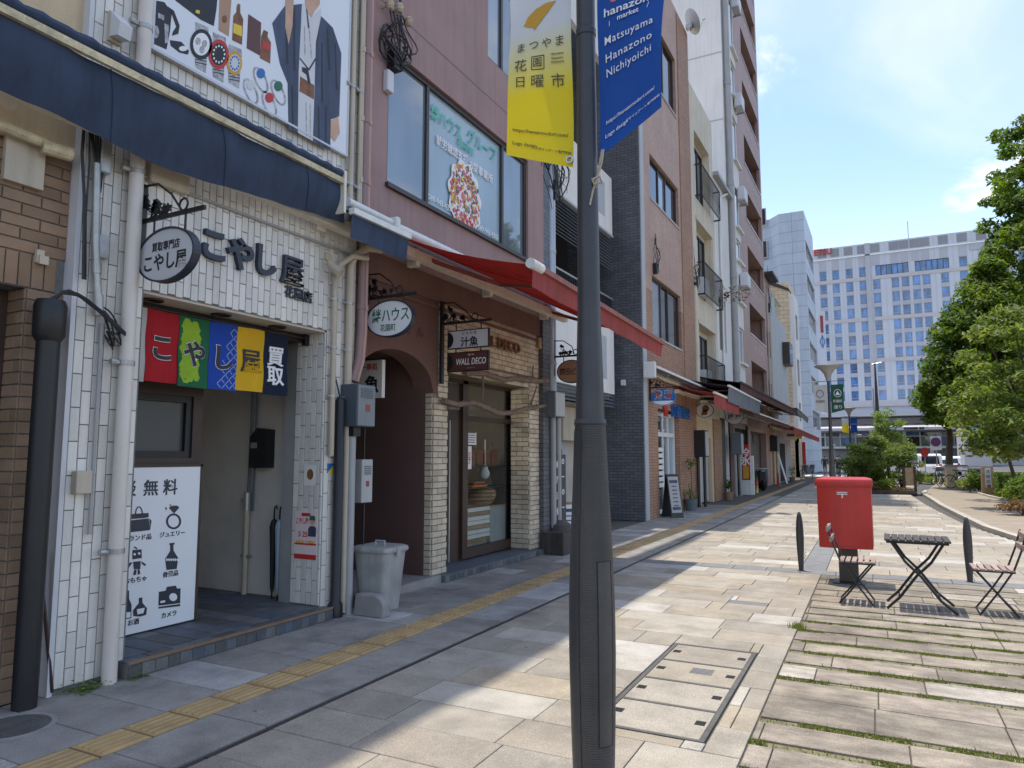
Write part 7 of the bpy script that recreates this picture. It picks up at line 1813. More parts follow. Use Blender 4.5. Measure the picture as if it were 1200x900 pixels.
# more town beyond and beside the trees
for (px0, px1, zt, Y, lab, mt) in ((1128, 1160, 14, 130, 'plain beige office block glimpsed behind right trees', m_hotelband), (1160, 1215, 18, 145, 'grey office block glimpsed through right hand trees', m_hotelgrey)):
    t = thing('office_block', lab, 'building', (YP(px0, 500, Y)[0], Y, 0))
    x0, x1 = YP(px0, 500, Y)[0], YP(px1, 500, Y)[0]
    hs = [(x0 + 1 + 2.4 * j, x0 + 2.4 + 2.4 * j, 2.0 + 3.2 * k, 3.8 + 3.2 * k) for j in range(int((x1 - x0 - 1) / 2.4)) for k in range(int(zt / 3.3))]
    wl = MB(); holed_y(wl, Y, Y + .4, x0, x1, 0, zt, hs); wl.build('wall', mt, t); MB().box(x0, x1, Y + .4, Y + 12, 0, zt).build('body', mt, t)
    for h in hs: MB().box(h[0], h[1], Y + .2, Y + .25, h[2], h[3]).build('window', m_glassblue, t)
# ================================================================== lamp poles with banners
def lamp_pole(label, x, y, near=False, n=24, blabs=()):
    t = thing('lamp_post', label, 'lamp post', (x, y, 0), 'lamp posts down the street')
    prof = [(.085, 0), (.090, .15), (.098, .4), (.104, .72), (.103, .95), (.095, 1.2), (.082, 1.45), (.072, 1.74)]
    def rr(z):
        for (r0, z0), (r1, z1) in zip(prof, prof[1:]):
            if z0 <= z <= z1: return r0 + (r1 - r0) * (z - z0) / (z1 - z0)
        return .07
    if near:
        p = []
        z = 0.0
        while z < 1.74:
            r = rr(z); p += [(r, z), (r, z + .0065), (r - .0018, z + .0075), (r - .0018, z + .0095)]; z += .0105
        MB().lathe(p, (x, y, 0), 40).build('ribbed_sleeve', m_polerib, t, smooth=False)
        MB().lathe([(.0745, 1.742), (.076, 1.75), (.072, 1.77)], (x, y, 0), 40).build('collar', m_poledark, t)
        # smooth blank strip and access hatch on the sleeve
        m = MB(); vs = []
        for a0, a1, z0, z1, d in ((-.95, -.22, .34, 1.13, .003),):
            fn = lambda u, v, a0=a0, a1=a1, z0=z0, z1=z1, d=d: (x + (rr(z0 + (z1 - z0) * v) + d) * math.cos(a0 + (a1 - a0) * u), y + (rr(z0 + (z1 - z0) * v) + d) * math.sin(a0 + (a1 - a0) * u), z0 + (z1 - z0) * v)
            m.surf(fn, 10, 40, .0)
        h = m.build('access_hatch', m_polerib, t, smooth=True)
        e = MB()
        for (a, zs) in ((-.95, None), (-.22, None)):
            e.tube([(x + (rr(.34 + .79 * k / 20) + .003) * math.cos(a), y + (rr(.34 + .79 * k / 20) + .003) * math.sin(a), .34 + .79 * k / 20) for k in range(21)], .0022, 5)
        for z in (.34, 1.13): e.tube([(x + (rr(z) + .003) * math.cos(-.95 + .73 * k / 10), y + (rr(z) + .003) * math.sin(-.95 + .73 * k / 10), z) for k in range(11)], .0022, 5)
        e.build('hatch_seam', m_black, h)
        fn = lambda u, v: (x + (rr(1.72 * v) + .0025) * math.cos(-2.75 + .95 * u), y + (rr(1.72 * v) + .0025) * math.sin(-2.75 + .95 * u), 1.72 * v)
        MB().surf(fn, 10, 40).build('plain_strip', m_poledark, t, smooth=True)
    else:
        MB().lathe(prof, (x, y, 0), n).build('ribbed_sleeve', m_polerib, t, smooth=True)
    MB().lathe([(.068, 1.77 if near else 1.74), (.054, 2.3), (.049, 3.0), (.046, 3.6), (.046, 4.1)], (x, y, 0), 32 if near else n).build('pole', m_poledark, t, smooth=True)
    if near: MB().lathe([(.0475, 3.655), (.050, 3.66), (.050, 3.69), (.0475, 3.695)], (x, y, 0), 32).build('pole_joint', m_poledark, t)
    MB().lathe([(.06, 4.1), (.075, 4.16), (.12, 4.34), (.24, 4.50), (.40, 4.58), (.40, 4.60), (.1, 4.62)], (x, y, 0), n).build('lamp_shade', m_curtain, t, smooth=True)
    MB().lathe([(.41, 4.60), (.43, 4.62), (.15, 4.66)], (x, y, 0), n).build('lamp_cap', m_alu, t)
    a = MB()
    for z in (4.10,): 
        if z > 3.5: a.tube([(x - .52, y, z), (x + .52, y, z)], .010, 6)
    a.build('banner_arm', m_poledark, t)
    return t
PX, PY = -1.215, 3.10
lamp_pole('dark ribbed lamp post close in the foreground', PX, PY, True)
def banner_surf(xin, xout, zb, zt, lift, y, swing, taper=.0):
    def f(u, v):
        w = 1 - .04 * math.sin(math.pi * v) - taper * (1 - v)
        return (xin + (xout - xin) * u * w, y - swing * u * (1 - v) ** 1.3 + .012 * math.sin(7 * v + 2 * u), zb + (zt - zb) * v + lift * u * (1 - v) ** 1.6)
    return f
def GRAD(name, c0, c1, z0, z1):           # printed two-colour cloth, colour changes with height on the cloth
    t = NT(name); sp = t.node('ShaderNodeSeparateXYZ'); t.link(t.pos.outputs['Position'], sp.inputs[0])
    c = t.mixc(t.rng(sp.outputs[2], z0, z1, 0, 1), c0, c1); t.link(c, t.b.inputs['Base Color']); t.b.inputs['Roughness'].default_value = .6
    tl = t.node('ShaderNodeBsdfTranslucent'); t.link(c, tl.inputs[0]); mx = t.node('ShaderNodeMixShader'); mx.inputs[0].default_value = .55
    t.link(t.b.outputs[0], mx.inputs[1]); t.link(tl.outputs[0], mx.inputs[2]); t.link(mx.outputs[0], t.out.inputs['Surface']); return t.m
m_yel = GRAD('yellow_banner', (0.92, 0.80, 0.045), (0.82, 0.84, 0.86), 3.42, 3.78)
m_blu = CLOTH('blue_banner', (0.016, 0.13, 0.50), .45, .6, .04, .05)
yb_ = thing('street_banner', 'yellow and white market banner left of the near lamp post', 'banner', (PX, PY, 3.0), 'banners on the lamp posts')
fy = banner_surf(PX - .075, PX - .435, 3.005, 4.1, .13, PY, .03)
MB().surf(fy, 14, 30, .002, (0, 1, 0)).build('cloth', m_yel, yb_, smooth=True)
bb_ = thing('street_banner', 'blue market banner with white lettering right of near post', 'banner', (PX, PY, 3.0), 'banners on the lamp posts')
fb = banner_surf(PX + .065, PX + .43, 3.03, 4.1, .17, PY, .03, .15)
MB().surf(fb, 14, 30, .002, (0, 1, 0)).build('cloth', m_blu, bb_, smooth=True)
def warp(fn, wd, u0, z0, zb, zt, flip=False):
    def g(x, y, z):
        u = u0 + (-x if flip else x) / wd; v = (z0 + y - zb) / (zt - zb)
        p = Vector(fn(u, v)); return (p.x, p.y - .007 - z, p.z)
    return g
def YT_(s, sz, mt, px, z, bold=0.0, width=None, **k):   # px = metres from the banner's left edge
    T(s, sz, mt, None, 'y', yb_, warp=warp(fy, .36, 1 - px / .36, z, 3.005, 4.1, True), bold=bold, width=width, ext=.0008, **k)
def BT_(s, sz, mt, px, z, bold=0.0, width=None, **k):
    T(s, sz, mt, None, 'y', bb_, warp=warp(fb, .355, px / .355, z, 3.03, 4.1), bold=bold, width=width, ext=.0008, **k)
m_greytext = M('grey_print', (0.07, 0.07, 0.06), .7, .05, 5, 0)
for k, ch in enumerate('まつやま'): YT_(ch, .062, m_greytext, .075 + .075 * k, 3.665)
YT_('花', .078, m_greytext, .075, 3.555); YT_('園', .058, m_greytext, .172, 3.562); YT_('日', .072, m_greytext, .075, 3.455); YT_('曜', .078, m_greytext, .172, 3.455); YT_('市', .078, m_greytext, .285, 3.455)
m = MB()
def ypt(px, z, d=.002): p = Vector(fy(1 - px / .36, (z - 3.005) / 1.095)); return (p.x, p.y - d, p.z)
fan = [(.085, 3.80), (.11, 3.85), (.16, 3.885), (.22, 3.90), (.275, 3.895), (.235, 3.85), (.165, 3.775), (.15, 3.755), (.148, 3.772)]
m.add([ypt(a, b) for a, b in fan] + [ypt(a, b, .004) for a, b in fan], [tuple(range(9)), tuple(range(17, 8, -1))]).build('fan_print', m_orangeink, yb_)
m = MB()
sq = [(.137, 3.524), (.208, 3.524), (.208, 3.60), (.137, 3.60)]
for (a, b), (c, d) in zip(sq, sq[1:] + sq[:1]): m.bar(ypt(a, b), ypt(c, d), .0035)
m.build('seal_frame_print', m_greytext, yb_)
for k, s in enumerate(('Matsuyama', 'Hanazono', 'Nichiyoichi')): YT_(s, .016, m_greytext, .285, 3.595 - .022 * k)
YT_('https://hanazonodori.com/', .028, m_greytext, .185, 3.165, width=.30)
YT_('Logo design', .030, m_greytext, .10, 3.085, width=.13); YT_('デザインアート専門学校', .018, m_greytext, .255, 3.075)
BT_('hanazono', .062, m_whiteink, .18, 3.735, .012, width=.28); BT_('market', .040, m_whiteink, .17, 3.685, .01); BT_('matsuyama', .026, m_whiteink, .20, 3.785); BT_('/', .04, m_whiteink, .275, 3.69); BT_('|', .03, m_whiteink, .07, 3.67)
m = MB()
def bpt(px, z, d=.003): p = Vector(fb(px / .355, (z - 3.03) / 1.07)); return (p.x, p.y - d, p.z)
for cx_, cz_, r in ((.09, 3.80, .02), (.12, 3.815, .018), (.075, 3.825, .015)):
    ps = circ((cx_, cz_), r, 8); m.add([bpt(a, b) for a, b in ps], [tuple(range(8))])
m.build('flower_print', fls[4], bb_)
for k, s in enumerate(('Matsuyama', 'Hanazono', 'Nichiyoichi')): BT_(s, .060, m_whiteink, .175, 3.582 - .082 * k, .002, width=(.265, .26, .255)[k], spacing=1.12)
BT_('https://hanazonodori.com/', .028, m_whiteink, .18, 3.175, width=.28)
BT_('Logo design', .030, m_whiteink, .10, 3.105, width=.13); BT_('デザインアート専門学校', .018, m_whiteink, .25, 3.11)
MB().ring((fy(.04, .02)[0], fy(.04, .02)[2] + .012), .012, .012, .008, 'y', PY - .012, PY + .004, 14).build('eyelet', m_alu, yb_)
p0 = fb(.05, .0)
MB().tube([(p0[0], p0[1] - .01, p0[2] + .02), (p0[0] - .01, p0[1] - .02, p0[2] - .05), (PX + .058, PY - .02, 2.93), (PX + .04, PY - .035, 2.90), (PX + .055, PY - .02, 2.87)], .005, 6).tube([(p0[0] + .008, p0[1] - .01, p0[2] + .02), (p0[0], p0[1] - .02, p0[2] - .05), (PX + .064, PY - .03, 2.92), (PX + .04, PY - .03, 2.86), (PX + .03, PY - .05, 2.78)], .005, 6).tube([(PX + .035, PY - .035, 2.91), (PX + .075, PY - .03, 2.92), (PX + .08, PY - .02, 2.89), (PX + .045, PY - .04, 2.885)], .006, 6).build('tie_rope', M('rope', (.45, .38, .28), .9, .2, 60, .3), bb_, smooth=True)
def far_banner(label, x0, x1, y, zb, zt, mat, prints, lift):
    t = thing('street_banner', label, 'banner', (x0, y, zb), 'banners on the lamp posts')
    f = banner_surf(x0, x1, zb, zt, lift, y, .03)
    MB().surf(f, 4, 8, .004, (0, 1, 0)).build('cloth', mat, t)
    for s, sz, mt, z in prints: T(s, sz, mt, ((x0 + x1) / 2, y - .03, z), 'y', t, ext=.002)
    return t
LX, LY = -1.60, 26.0
lamp_pole('lamp post with white and green banners past the post box', LX, LY)
m_gban = CLOTH('green_banner', (0.01, 0.11, 0.06), .25, .6, .04, .05); m_wban = CLOTH('white_banner', (0.66, 0.66, 0.64), .25, .6, .04, .05)
tb = far_banner('green banner with pale emblem on second lamp post', LX + .06, LX + .46, LY, 3.02, 3.98, m_gban, [('花園町', .10, m_whiteink, 3.42), ('通り', .14, m_whiteink, 3.22)], .1)
MB().ring((LX + .27, 3.68), .10, .12, .016, 'y', LY - .035, LY - .03, 20).prism([(LX + .2, 3.62), (LX + .34, 3.62), (LX + .27, 3.76)], 'y', LY - .034, LY - .03).build('emblem_print', m_whiteink, tb)
tb = far_banner('white banner with grey emblem on second lamp post', LX - .06, LX - .46, LY, 3.02, 3.98, m_wban, [('花園町', .10, m_greytext, 3.42)], .1)
MB().ring((LX - .27, 3.68), .10, .12, .016, 'y', LY - .035, LY - .03, 20).build('emblem_print', m_greytext, tb)
lamp_pole('third lamp post with blue and yellow banners far away', -1.95, 50.0)
far_banner('small far blue banner on third lamp post', -1.89, -1.5, 50, 3.02, 3.98, m_blu, [('Matsuyama', .08, m_whiteink, 3.6)], .08)
far_banner('small far yellow banner on third lamp post', -2.01, -2.4, 50, 3.02, 3.98, m_yel, [], .08)
# ================================================================== post box, bollards, table, chairs
t = thing('post_box', 'red post box on dark column in the middle of paving', 'post box', (-.49, 10.12, 0))
bx0, bx1, by0, by1 = -.795, -.185, 9.86, 10.34
cxp = (bx0 + bx1) / 2
def bring(z, sx=1.0, sy=1.0, bow=.05, r=.04):
    hx_, hy_ = (bx1 - bx0) / 2 * sx, (by1 - by0) / 2 * sy; cy_ = (by0 + by1) / 2; out = []
    for k in range(9): u = -1 + 2 * k / 8; out.append((cxp + hx_ * u, cy_ - hy_ - bow * (1 - u * u), z))
    for k in range(9): u = 1 - 2 * k / 8; out.append((cxp + hx_ * u, cy_ + hy_ + .02 * (1 - u * u), z))
    return out
loft([bring(.455, .985), bring(.47), bring(1.215, 1.01)]).build('body', m_postred, t, smooth=True)
loft([bring(1.216, 1.05, 1.06), bring(1.225, 1.06, 1.07), bring(1.285, 1.06, 1.07), bring(1.305, 1.03, 1.03), bring(1.325, .8, .8)]).build('lid', m_postred, t, smooth=True)
MB().box(bx0 - .03, bx0 + .02, 9.90, 10.30, 1.22, 1.27).build('lid_lip', m_postred, t)
MB().tube([(cxp + .27 * (-1 + 2 * k / 10), by0 - .05 * (1 - (-1 + 2 * k / 10) ** 2) * 1.0 - .002, .485) for k in range(11)], .0025, 5).build('door_seam', m_maroonboard, t)
yf = by0 - .052
MB().box(cxp - .075, cxp + .045, yf - .004, yf + .02, 1.14, 1.15).box(cxp - .075, cxp + .045, yf - .004, yf + .02, 1.118, 1.128).box(cxp - .020, cxp - .008, yf - .004, yf + .02, 1.075, 1.118).build('postal_mark', m_whiteink, t)
MB().box(cxp - .10, cxp + .12, 10.0, 10.2, .02, .454).build('column', m_frame, t, bevel=.01)
MB().box(cxp - .17, cxp + .19, 9.93, 10.27, .0, .02).build('base_plate', m_frame, t)
for i, (x, y, lab) in enumerate(((-1.12, 10.83, 'slim dark torpedo bollard left of the red post box'), (.875, 10.86, 'slim dark torpedo bollard right of the folding table'))):
    t = thing('bollard', lab, 'bollard', (x, y, 0), 'bollards along the slate band')
    MB().lathe([(.030, 0), (.038, .12), (.047, .30), (.052, .46), (.050, .58), (.043, .68), (.032, .76), (.016, .808), (.004, .815)], (x, y, 0), 24, 1.0, .7).build('post', m_poledark, t, smooth=True)
    MB().lathe([(.055, 0), (.055, .004), (.04, .008)], (x, y, 0), 20).build('base_plate', m_frame, t)
TX0, TX1, TY0, TY1, TZ = -.06, .55, 8.52, 9.06, .735
t = thing('folding_table', 'dark slatted folding table with crossed legs between two chairs', 'table', ((TX0 + TX1) / 2, (TY0 + TY1) / 2, 0))
n = 9
for k in range(n):
    x = TX0 + (TX1 - TX0) * k / n
    MB().box(x + .004, x + (TX1 - TX0) / n - .004, TY0, TY1, TZ - .024, TZ).build('slat', m_wooddark, t, bevel=.004)
MB().box(TX0 + .02, TX1 - .02, TY0 + .05, TY0 + .085, TZ - .05, TZ - .025).box(TX0 + .02, TX1 - .02, TY1 - .085, TY1 - .05, TZ - .05, TZ - .025).build('top_rail', m_black, t)
for y, ya_ in ((TY0 + .03, 0), (TY1 - .03, 0)):
    a = [(TX0 + .07, y, TZ - .04), (TX0 + .19, y, .50), ((TX0 + TX1) / 2 + .02, y, .36), (TX1 - .12, y, .13), (TX1 + .02, y, 0.01)]
    MB().tube(a, .0135, 8).build('leg', m_black, t, smooth=True)
    y2 = y + (.03 if y < 8.8 else -.03)
    b = [(TX1 - .07, y2, TZ - .04), (TX1 - .19, y2, .50), ((TX0 + TX1) / 2 - .02, y2, .36), (TX0 + .12, y2, .13), (TX0 - .0, y2, 0.01)]
    MB().tube(b, .0135, 8).build('leg', m_black, t, smooth=True)
MB().tube([((TX0 + TX1) / 2, TY0 + .03, .375), ((TX0 + TX1) / 2, TY1 - .03, .375)], .009, 6).tube([(TX0 + .12, TY0 + .06, .13), (TX0 + .12, TY1 - .06, .13)], .009, 6).tube([(TX1 - .12, TY0 + .03, .13), (TX1 - .12, TY1 - .03, .13)], .009, 6).build('stretcher', m_black, t)
def chair(label, xb, y0, s, wood):
    """xb: foot of the back; s=+1 the seat lies to +X of the back"""
    t = thing('folding_chair', label, 'chair', (xb + s * .2, y0 + .19, 0), 'chairs at the folding table')
    for y, nm in ((y0, 0), (y0 + .38, 1)):
        MB().tube([(xb - s * .005, y, .84), (xb + s * .045, y, .66), (xb + s * .115, y, .47), (xb + s * .26, y, .24), (xb + s * .425, y, .01)], .0095, 8).build('back_leg', m_black, t, smooth=True)
        yi = y + (.022 if nm == 0 else -.022)
        MB().tube([(xb + s * .44, yi, .445), (xb + s * .30, yi, .27), (xb + s * .185, yi, .12), (xb + s * .09, yi, .01)], .0095, 8).build('front_leg', m_black, t, smooth=True)
    MB().tube([(xb + s * .425, y0, .02), (xb + s * .425, y0 + .38, .02)], .007, 6).tube([(xb + s * .1, y0 + .022, .02), (xb + s * .1, y0 + .358, .02)], .007, 6).box(min(xb + s * .10, xb + s * .46), max(xb + s * .10, xb + s * .46), y0 + .03, y0 + .045, .43, .447).box(min(xb + s * .10, xb + s * .46), max(xb + s * .10, xb + s * .46), y0 + .335, y0 + .35, .43, .447).build('seat_frame', m_black, t)
    for k in range(6):
        x = xb + s * (.105 + .062 * k)
        MB().box(min(x, x + s * .046), max(x, x + s * .046), y0 - .01, y0 + .39, .448, .468).build('seat_slat', wood, t, bevel=.003)
    for z, dx in ((.80, .0), (.69, .03)):
        MB().box(xb + s * dx - .014, xb + s * dx + .014, y0 - .015, y0 + .395, z - .03, z + .03).build('back_slat', wood, t, bevel=.004)
chair('folding slatted chair left of table before the post box', -.61, 8.62, 1, m_woodpink)
chair('folding slatted chair right of table at picture edge', 1.19, 8.66, -1, m_woodpink)
# ================================================================== people, cars, bicycles far off
def person(label, x, y, h, yaw, top, legs, stride=.18, arms=.1, bike=False):
    s = h / 1.7
    V = []; E_ = []; Rr = []
    def v(p, r): V.append((p[0] * s, p[1] * s, p[2] * s)); Rr.append(r * s); return len(V) - 1
    lift = .22 if bike else 0
    pel = v((0, 0, .92 + (.0 if not bike else .05)), .13); wa = v((0, -.0, 1.08), .125); ch = v((0, -.02 if not bike else -.1, 1.30), .145); nk = v((0, -.02 if not bike else -.14, 1.45), .055); hd = v((0, -.03 if not bike else -.16, 1.56), .085); ht = v((0, -.03 if not bike else -.16, 1.64), .075)
    E_ += [(pel, wa), (wa, ch), (ch, nk), (nk, hd), (hd, ht)]
    for sg_ in (-1, 1):
        st = stride * sg_
        hp = v((.09 * sg_, 0, .86), .095); kn = v((.10 * sg_, -.04 - st * .4 - (.22 if bike else 0), .50 + (.12 if bike and sg_ > 0 else 0)), .06); an = v((.10 * sg_, -st + .05 - (.05 if bike else 0), .10 + (.2 if bike and sg_ > 0 else .05 if bike else 0)), .042); to = v((.105 * sg_, -st - .1 - (.05 if bike else 0), .04 + (.2 if bike and sg_ > 0 else .05 if bike else 0)), .035)
        E_ += [(pel, hp), (hp, kn), (kn, an), (an, to)]
        sh = v((.18 * sg_, -.02 if not bike else -.1, 1.38), .06); el = v((.24 * sg_, arms * sg_ - (.3 if bike else 0), 1.12), .042); wr = v((.22 * sg_, arms * 1.8 * sg_ - (.12 if not bike else .55), .92 if not bike else 1.05), .032); hn = v((.215 * sg_, arms * 1.9 * sg_ - (.15 if not bike else .62), .85 if not bike else 1.03), .036)
        E_ += [(ch, sh), (sh, el), (el, wr), (wr, hn)]
    me = bpy.data.meshes.new('person'); me.from_pydata(V, E_, [])
    o = bpy.data.objects.new('body_tmp', me); COL.objects.link(o)
    sk = o.modifiers.new('s', 'SKIN'); 
    for i, d in enumerate(me.skin_vertices[0].data if me.skin_vertices else []): d.radius = (Rr[i], Rr[i])
    if not me.skin_vertices:
        pass
    o.modifiers.new('sub', 'SUBSURF').levels = 1
    dg = bpy.context.evaluated_depsgraph_get(); m2 = bpy.data.meshes.new_from_object(o.evaluated_get(dg)); bpy.data.objects.remove(o)
    for mt in (top, legs, m_skin3, m_ink): m2.materials.append(mt)
    for p in m2.polygons:
        c = p.center; z = c.z / s
        p.material_index = 2 if z > 1.43 else (0 if z > .93 else 1)
        if z <= 1.35 and abs(c.x / s) > .19 and z < 1.0: p.material_index = 2
        if z > 1.60 or (z > 1.5 and c.y / s > (-.02 if not bike else -.15)): p.material_index = 3
        p.use_smooth = True
    b = link('person', m2, None, Matrix.Translation((x, y, 0.0)) @ Matrix.Rotation(yaw, 4, 'Z'))
    return tag(b, label, 'person')
person('person in dark clothes walking near the pale blue block', YP(967, 556, 62)[0], 62, 1.66, R(170), m_ink, m_slate)
xb_, yb2 = YP(983, 558, 56)[0], 56.0
person('cyclist in dark top riding away down the street', xb_, yb2, 1.68, R(185), m_ink, m_slate, .1, .05, True)
def bicycle(label, x, y, yaw, frame, group='bicycles parked beside the park path'):
    t = thing('bicycle', label, 'bicycle', (x, y, 0), group)
    M4 = Matrix.Translation((x, y, 0)) @ Matrix.Rotation(yaw, 4, 'Z')
    def P(o): o.matrix_basis = M4 @ o.matrix_basis; return o
    for wx in (-.52, .52):
        w = MB().tube([(wx + .32 * math.cos(a / 24 * 6.2832), 0, .33 + .32 * math.sin(a / 24 * 6.2832)) for a in range(25)], .02, 6, cap=False)
        wo = P(w.build('wheel', m_tyre, t)); sp_ = MB()
        for a in range(8): sp_.bar((wx, 0, .33), (wx + .31 * math.cos(a * .785), 0, .33 + .31 * math.sin(a * .785)), .005)
        o = sp_.build('spokes', m_steel, wo); o.matrix_parent_inverse = Matrix.Identity(4)
    P(MB().tube([(-.52, 0, .33), (-.1, 0, .30), (.42, 0, .78)], .018, 6).tube([(-.1, 0, .30), (-.22, 0, .85)], .018, 6).tube([(-.22, 0, .78), (-.52, 0, .33)], .014, 6).tube([(.52, 0, .33), (.40, 0, .85), (.37, 0, 1.0)], .018, 6).build('frame', frame, t))
    P(MB().tube([(.25, -.28, 1.02), (.38, -.15, 1.0), (.38, .15, 1.0), (.25, .28, 1.02)], .014, 6).build('handlebar', m_steel, t))
    P(MB().prism([(-.36, .86), (-.34, .91), (-.08, .89), (-.05, .86)], 'y', -.08, .08).build('saddle', m_black, t, bevel=.01))
    P(MB().box(.45, .75, -.17, .17, .72, .74).box(.45, .47, -.17, .17, .74, .95).box(.73, .75, -.17, .17, .74, .95).box(.47, .73, -.17, -.155, .74, .95).box(.47, .73, .155, .17, .74, .95).build('basket', m_boxgrey, t))
bicycle('bicycle ridden by the cyclist down the street', xb_, yb2, R(95), m_boxgrey, 'bicycle being ridden')
for k, (px, Y, yaw, mt, lb) in enumerate(((1098, 46, 70, m_boxgrey, 'grey bicycle farthest along the park path'), (1107, 44, 60, m_carsilver, 'silver bicycle near the low wall by path'), (1126, 41.5, 25, m_black, 'black bicycle parked beyond yellow green bush'), (1136, 40.5, 40, m_carsilver, 'pale bicycle between black one and sign stand'), (1143, 39.5, 30, m_black, 'dark bicycle closest to the wooden sign stand'))):
    bicycle(lb, YP(px, 560, Y)[0], Y, R(yaw), mt)
bicycle('dark bicycle leaning near the last shop before blue block', -5.0, 52.0, R(80), m_black, 'bicycles by the last shops')
bicycle('grey bicycle beside the dark one before blue block', -4.6, 54.0, R(95), m_boxgrey, 'bicycles by the last shops')
def car(label, x, y, yaw, paint, h=1.75, l=4.2, w=1.65):
    t = thing('parked_car', label, 'car', (x, y, 0), 'cars in the forecourt')
    M4 = Matrix.Translation((x, y, -.05)) @ Matrix.Rotation(yaw, 4, 'Z')
    def P(o): o.matrix_basis = M4 @ o.matrix_basis; return o
    a, b = l / 2, w / 2
    prof = [(-a, .35), (-a, .85), (-a + .12, 1.0), (-a + .25, h - .12), (-a + .45, h), (a - 1.7, h), (a - .95, 1.02), (a - .1, .85), (a, .6), (a, .3), (a - .4, .25), (-a + .3, .25)]
    P(MB().prism(prof, 'y', -b, b).build('body', paint, t, bevel=.06))
    P(MB().prism([(-a + .32, 1.05), (-a + .42, h - .18), (a - 1.78, h - .16), (a - 1.15, 1.05)], 'y', -b - .005, b + .005).build('side_window', m_glassdark, t))
    P(MB().add([(-a + .10, -b + .2, 1.02), (-a + .10, b - .2, 1.02), (-a + .22, b - .25, h - .18), (-a + .22, -b + .25, h - .18), (-a + .16, -b + .2, 1.02), (-a + .16, b - .2, 1.02), (-a + .28, b - .25, h - .18), (-a + .28, -b + .25, h - .18)], [(0, 1, 2, 3), (7, 6, 5, 4), (0, 4, 5, 1), (2, 6, 7, 3), (1, 5, 6, 2), (3, 7, 4, 0)]).build('rear_window', m_glassdark, t))
    P(MB().add([(a - 1.02, -b + .15, 1.05), (a - 1.02, b - .15, 1.05), (a - 1.64, b - .2, h - .1), (a - 1.64, -b + .2, h - .1), (a - .96, -b + .15, 1.05), (a - .96, b - .15, 1.05), (a - 1.58, b - .2, h - .1), (a - 1.58, -b + .2, h - .1)], [(0, 1, 2, 3), (7, 6, 5, 4), (0, 4, 5, 1), (2, 6, 7, 3), (1, 5, 6, 2), (3, 7, 4, 0)]).build('windscreen', m_glassdark, t))
    for wx in (-a + .75, a - .8):
        for s in (-1, 1):
            o = MB().lathe([(.18, -.09), (.31, -.09), (.32, 0), (.31, .09), (.18, .09)], (0, 0, 0), 18).build('wheel', m_tyre, t)
            o.matrix_basis = M4 @ Matrix.Translation((wx, s * (b - .08), .32)) @ Matrix.Rotation(math.pi / 2, 4, 'X')
    for s in (-1, 1):
        P(MB().box(-a - .01, -a + .05, s * (b - .18) - .09, s * (b - .18) + .09, .75, 1.0).build('tail_light', m_redink, t))
        P(MB().box(a - .06, a + .01, s * (b - .25) - .15, s * (b - .25) + .15, .62, .76).build('headlight', m_silverink, t))
    P(MB().box(-a - .012, -a, -.17, .17, .6, .7).build('number_plate', m_paper, t))
car('white minivan parked beyond the planted bed', YP(1084, 557, 66)[0], 66, R(100), m_carwhite, 1.8)
car('silver car partly hidden right of white minivan', YP(1102, 557, 69)[0], 69, R(85), m_carsilver, 1.5)
car('white car behind bicycles in the forecourt', YP(1113, 556, 74)[0], 74, R(88), m_carwhite, 1.6)
# signs and poles around the road
t = thing('no_parking_sign', 'round purple no parking sign on white board by trees', 'sign', (YP(1096, 515, 56)[0], 56, 0))
xs_ = YP(1096.5, 518, 56)[0]; zs_ = YP(1096.5, 518, 56)[1]
MB().box(xs_ - .33, xs_ + .33, 55.97, 56.0, zs_ - .55, zs_ + .4).build('board', m_board, t)
MB().ell((xs_, zs_), .30, .30, 'y', 55.95, 55.969).build('disc', M('sign_purple', (.16, .05, .17), .5, .05, 3, 0), t)
MB().tube([(xs_, 56.03, 0), (xs_, 56.03, zs_ + .3)], .035, 8).build('pole', m_steel, t)
t = thing('red_signal', 'small red sign on slim pole above parked cars', 'sign', (YP(1084, 530, 60)[0], 60, 0))
xs_, zs_ = YP(1083.5, 530, 60); MB().ell((xs_, zs_), .26, .36, 'y', 59.95, 60).build('disc', m_redink, t); MB().tube([(xs_, 60.03, 0), (xs_, 60.03, zs_)], .03, 6).build('pole', m_steel, t)
t = thing('tall_pole', 'tall tapering dark pole in front of the hotel', 'pole', (YP(1029, 500, 62)[0], 62, 0))
xs_ = YP(1029, 500, 62)[0]
MB().tube([(xs_, 62, 0), (xs_, 62, 5.0), (xs_, 62, YP(1029, 425, 62)[1])], [.17, .15, .05], 10).build('mast', m_wooddark, t, smooth=True)
MB().tube([(xs_ - .2, 62, YP(1029, 425, 62)[1] - .1), (xs_ + .45, 62, YP(1029, 425, 62)[1])], .04, 6).build('arm', m_steel, t)
t = thing('slim_post', 'slim pale post left of the tall dark pole', 'pole', (YP(1026, 500, 58)[0], 58, 0))
xs_ = YP(1025.5, 500, 58)[0]; MB().tube([(xs_, 58, 0), (xs_, 58, YP(1025, 455, 58)[1])], .05, 8).build('post', m_steel, t); MB().box(xs_ - .08, xs_ + .08, 57.9, 57.95, 2.0, 2.6).build('plate', m_board, t)
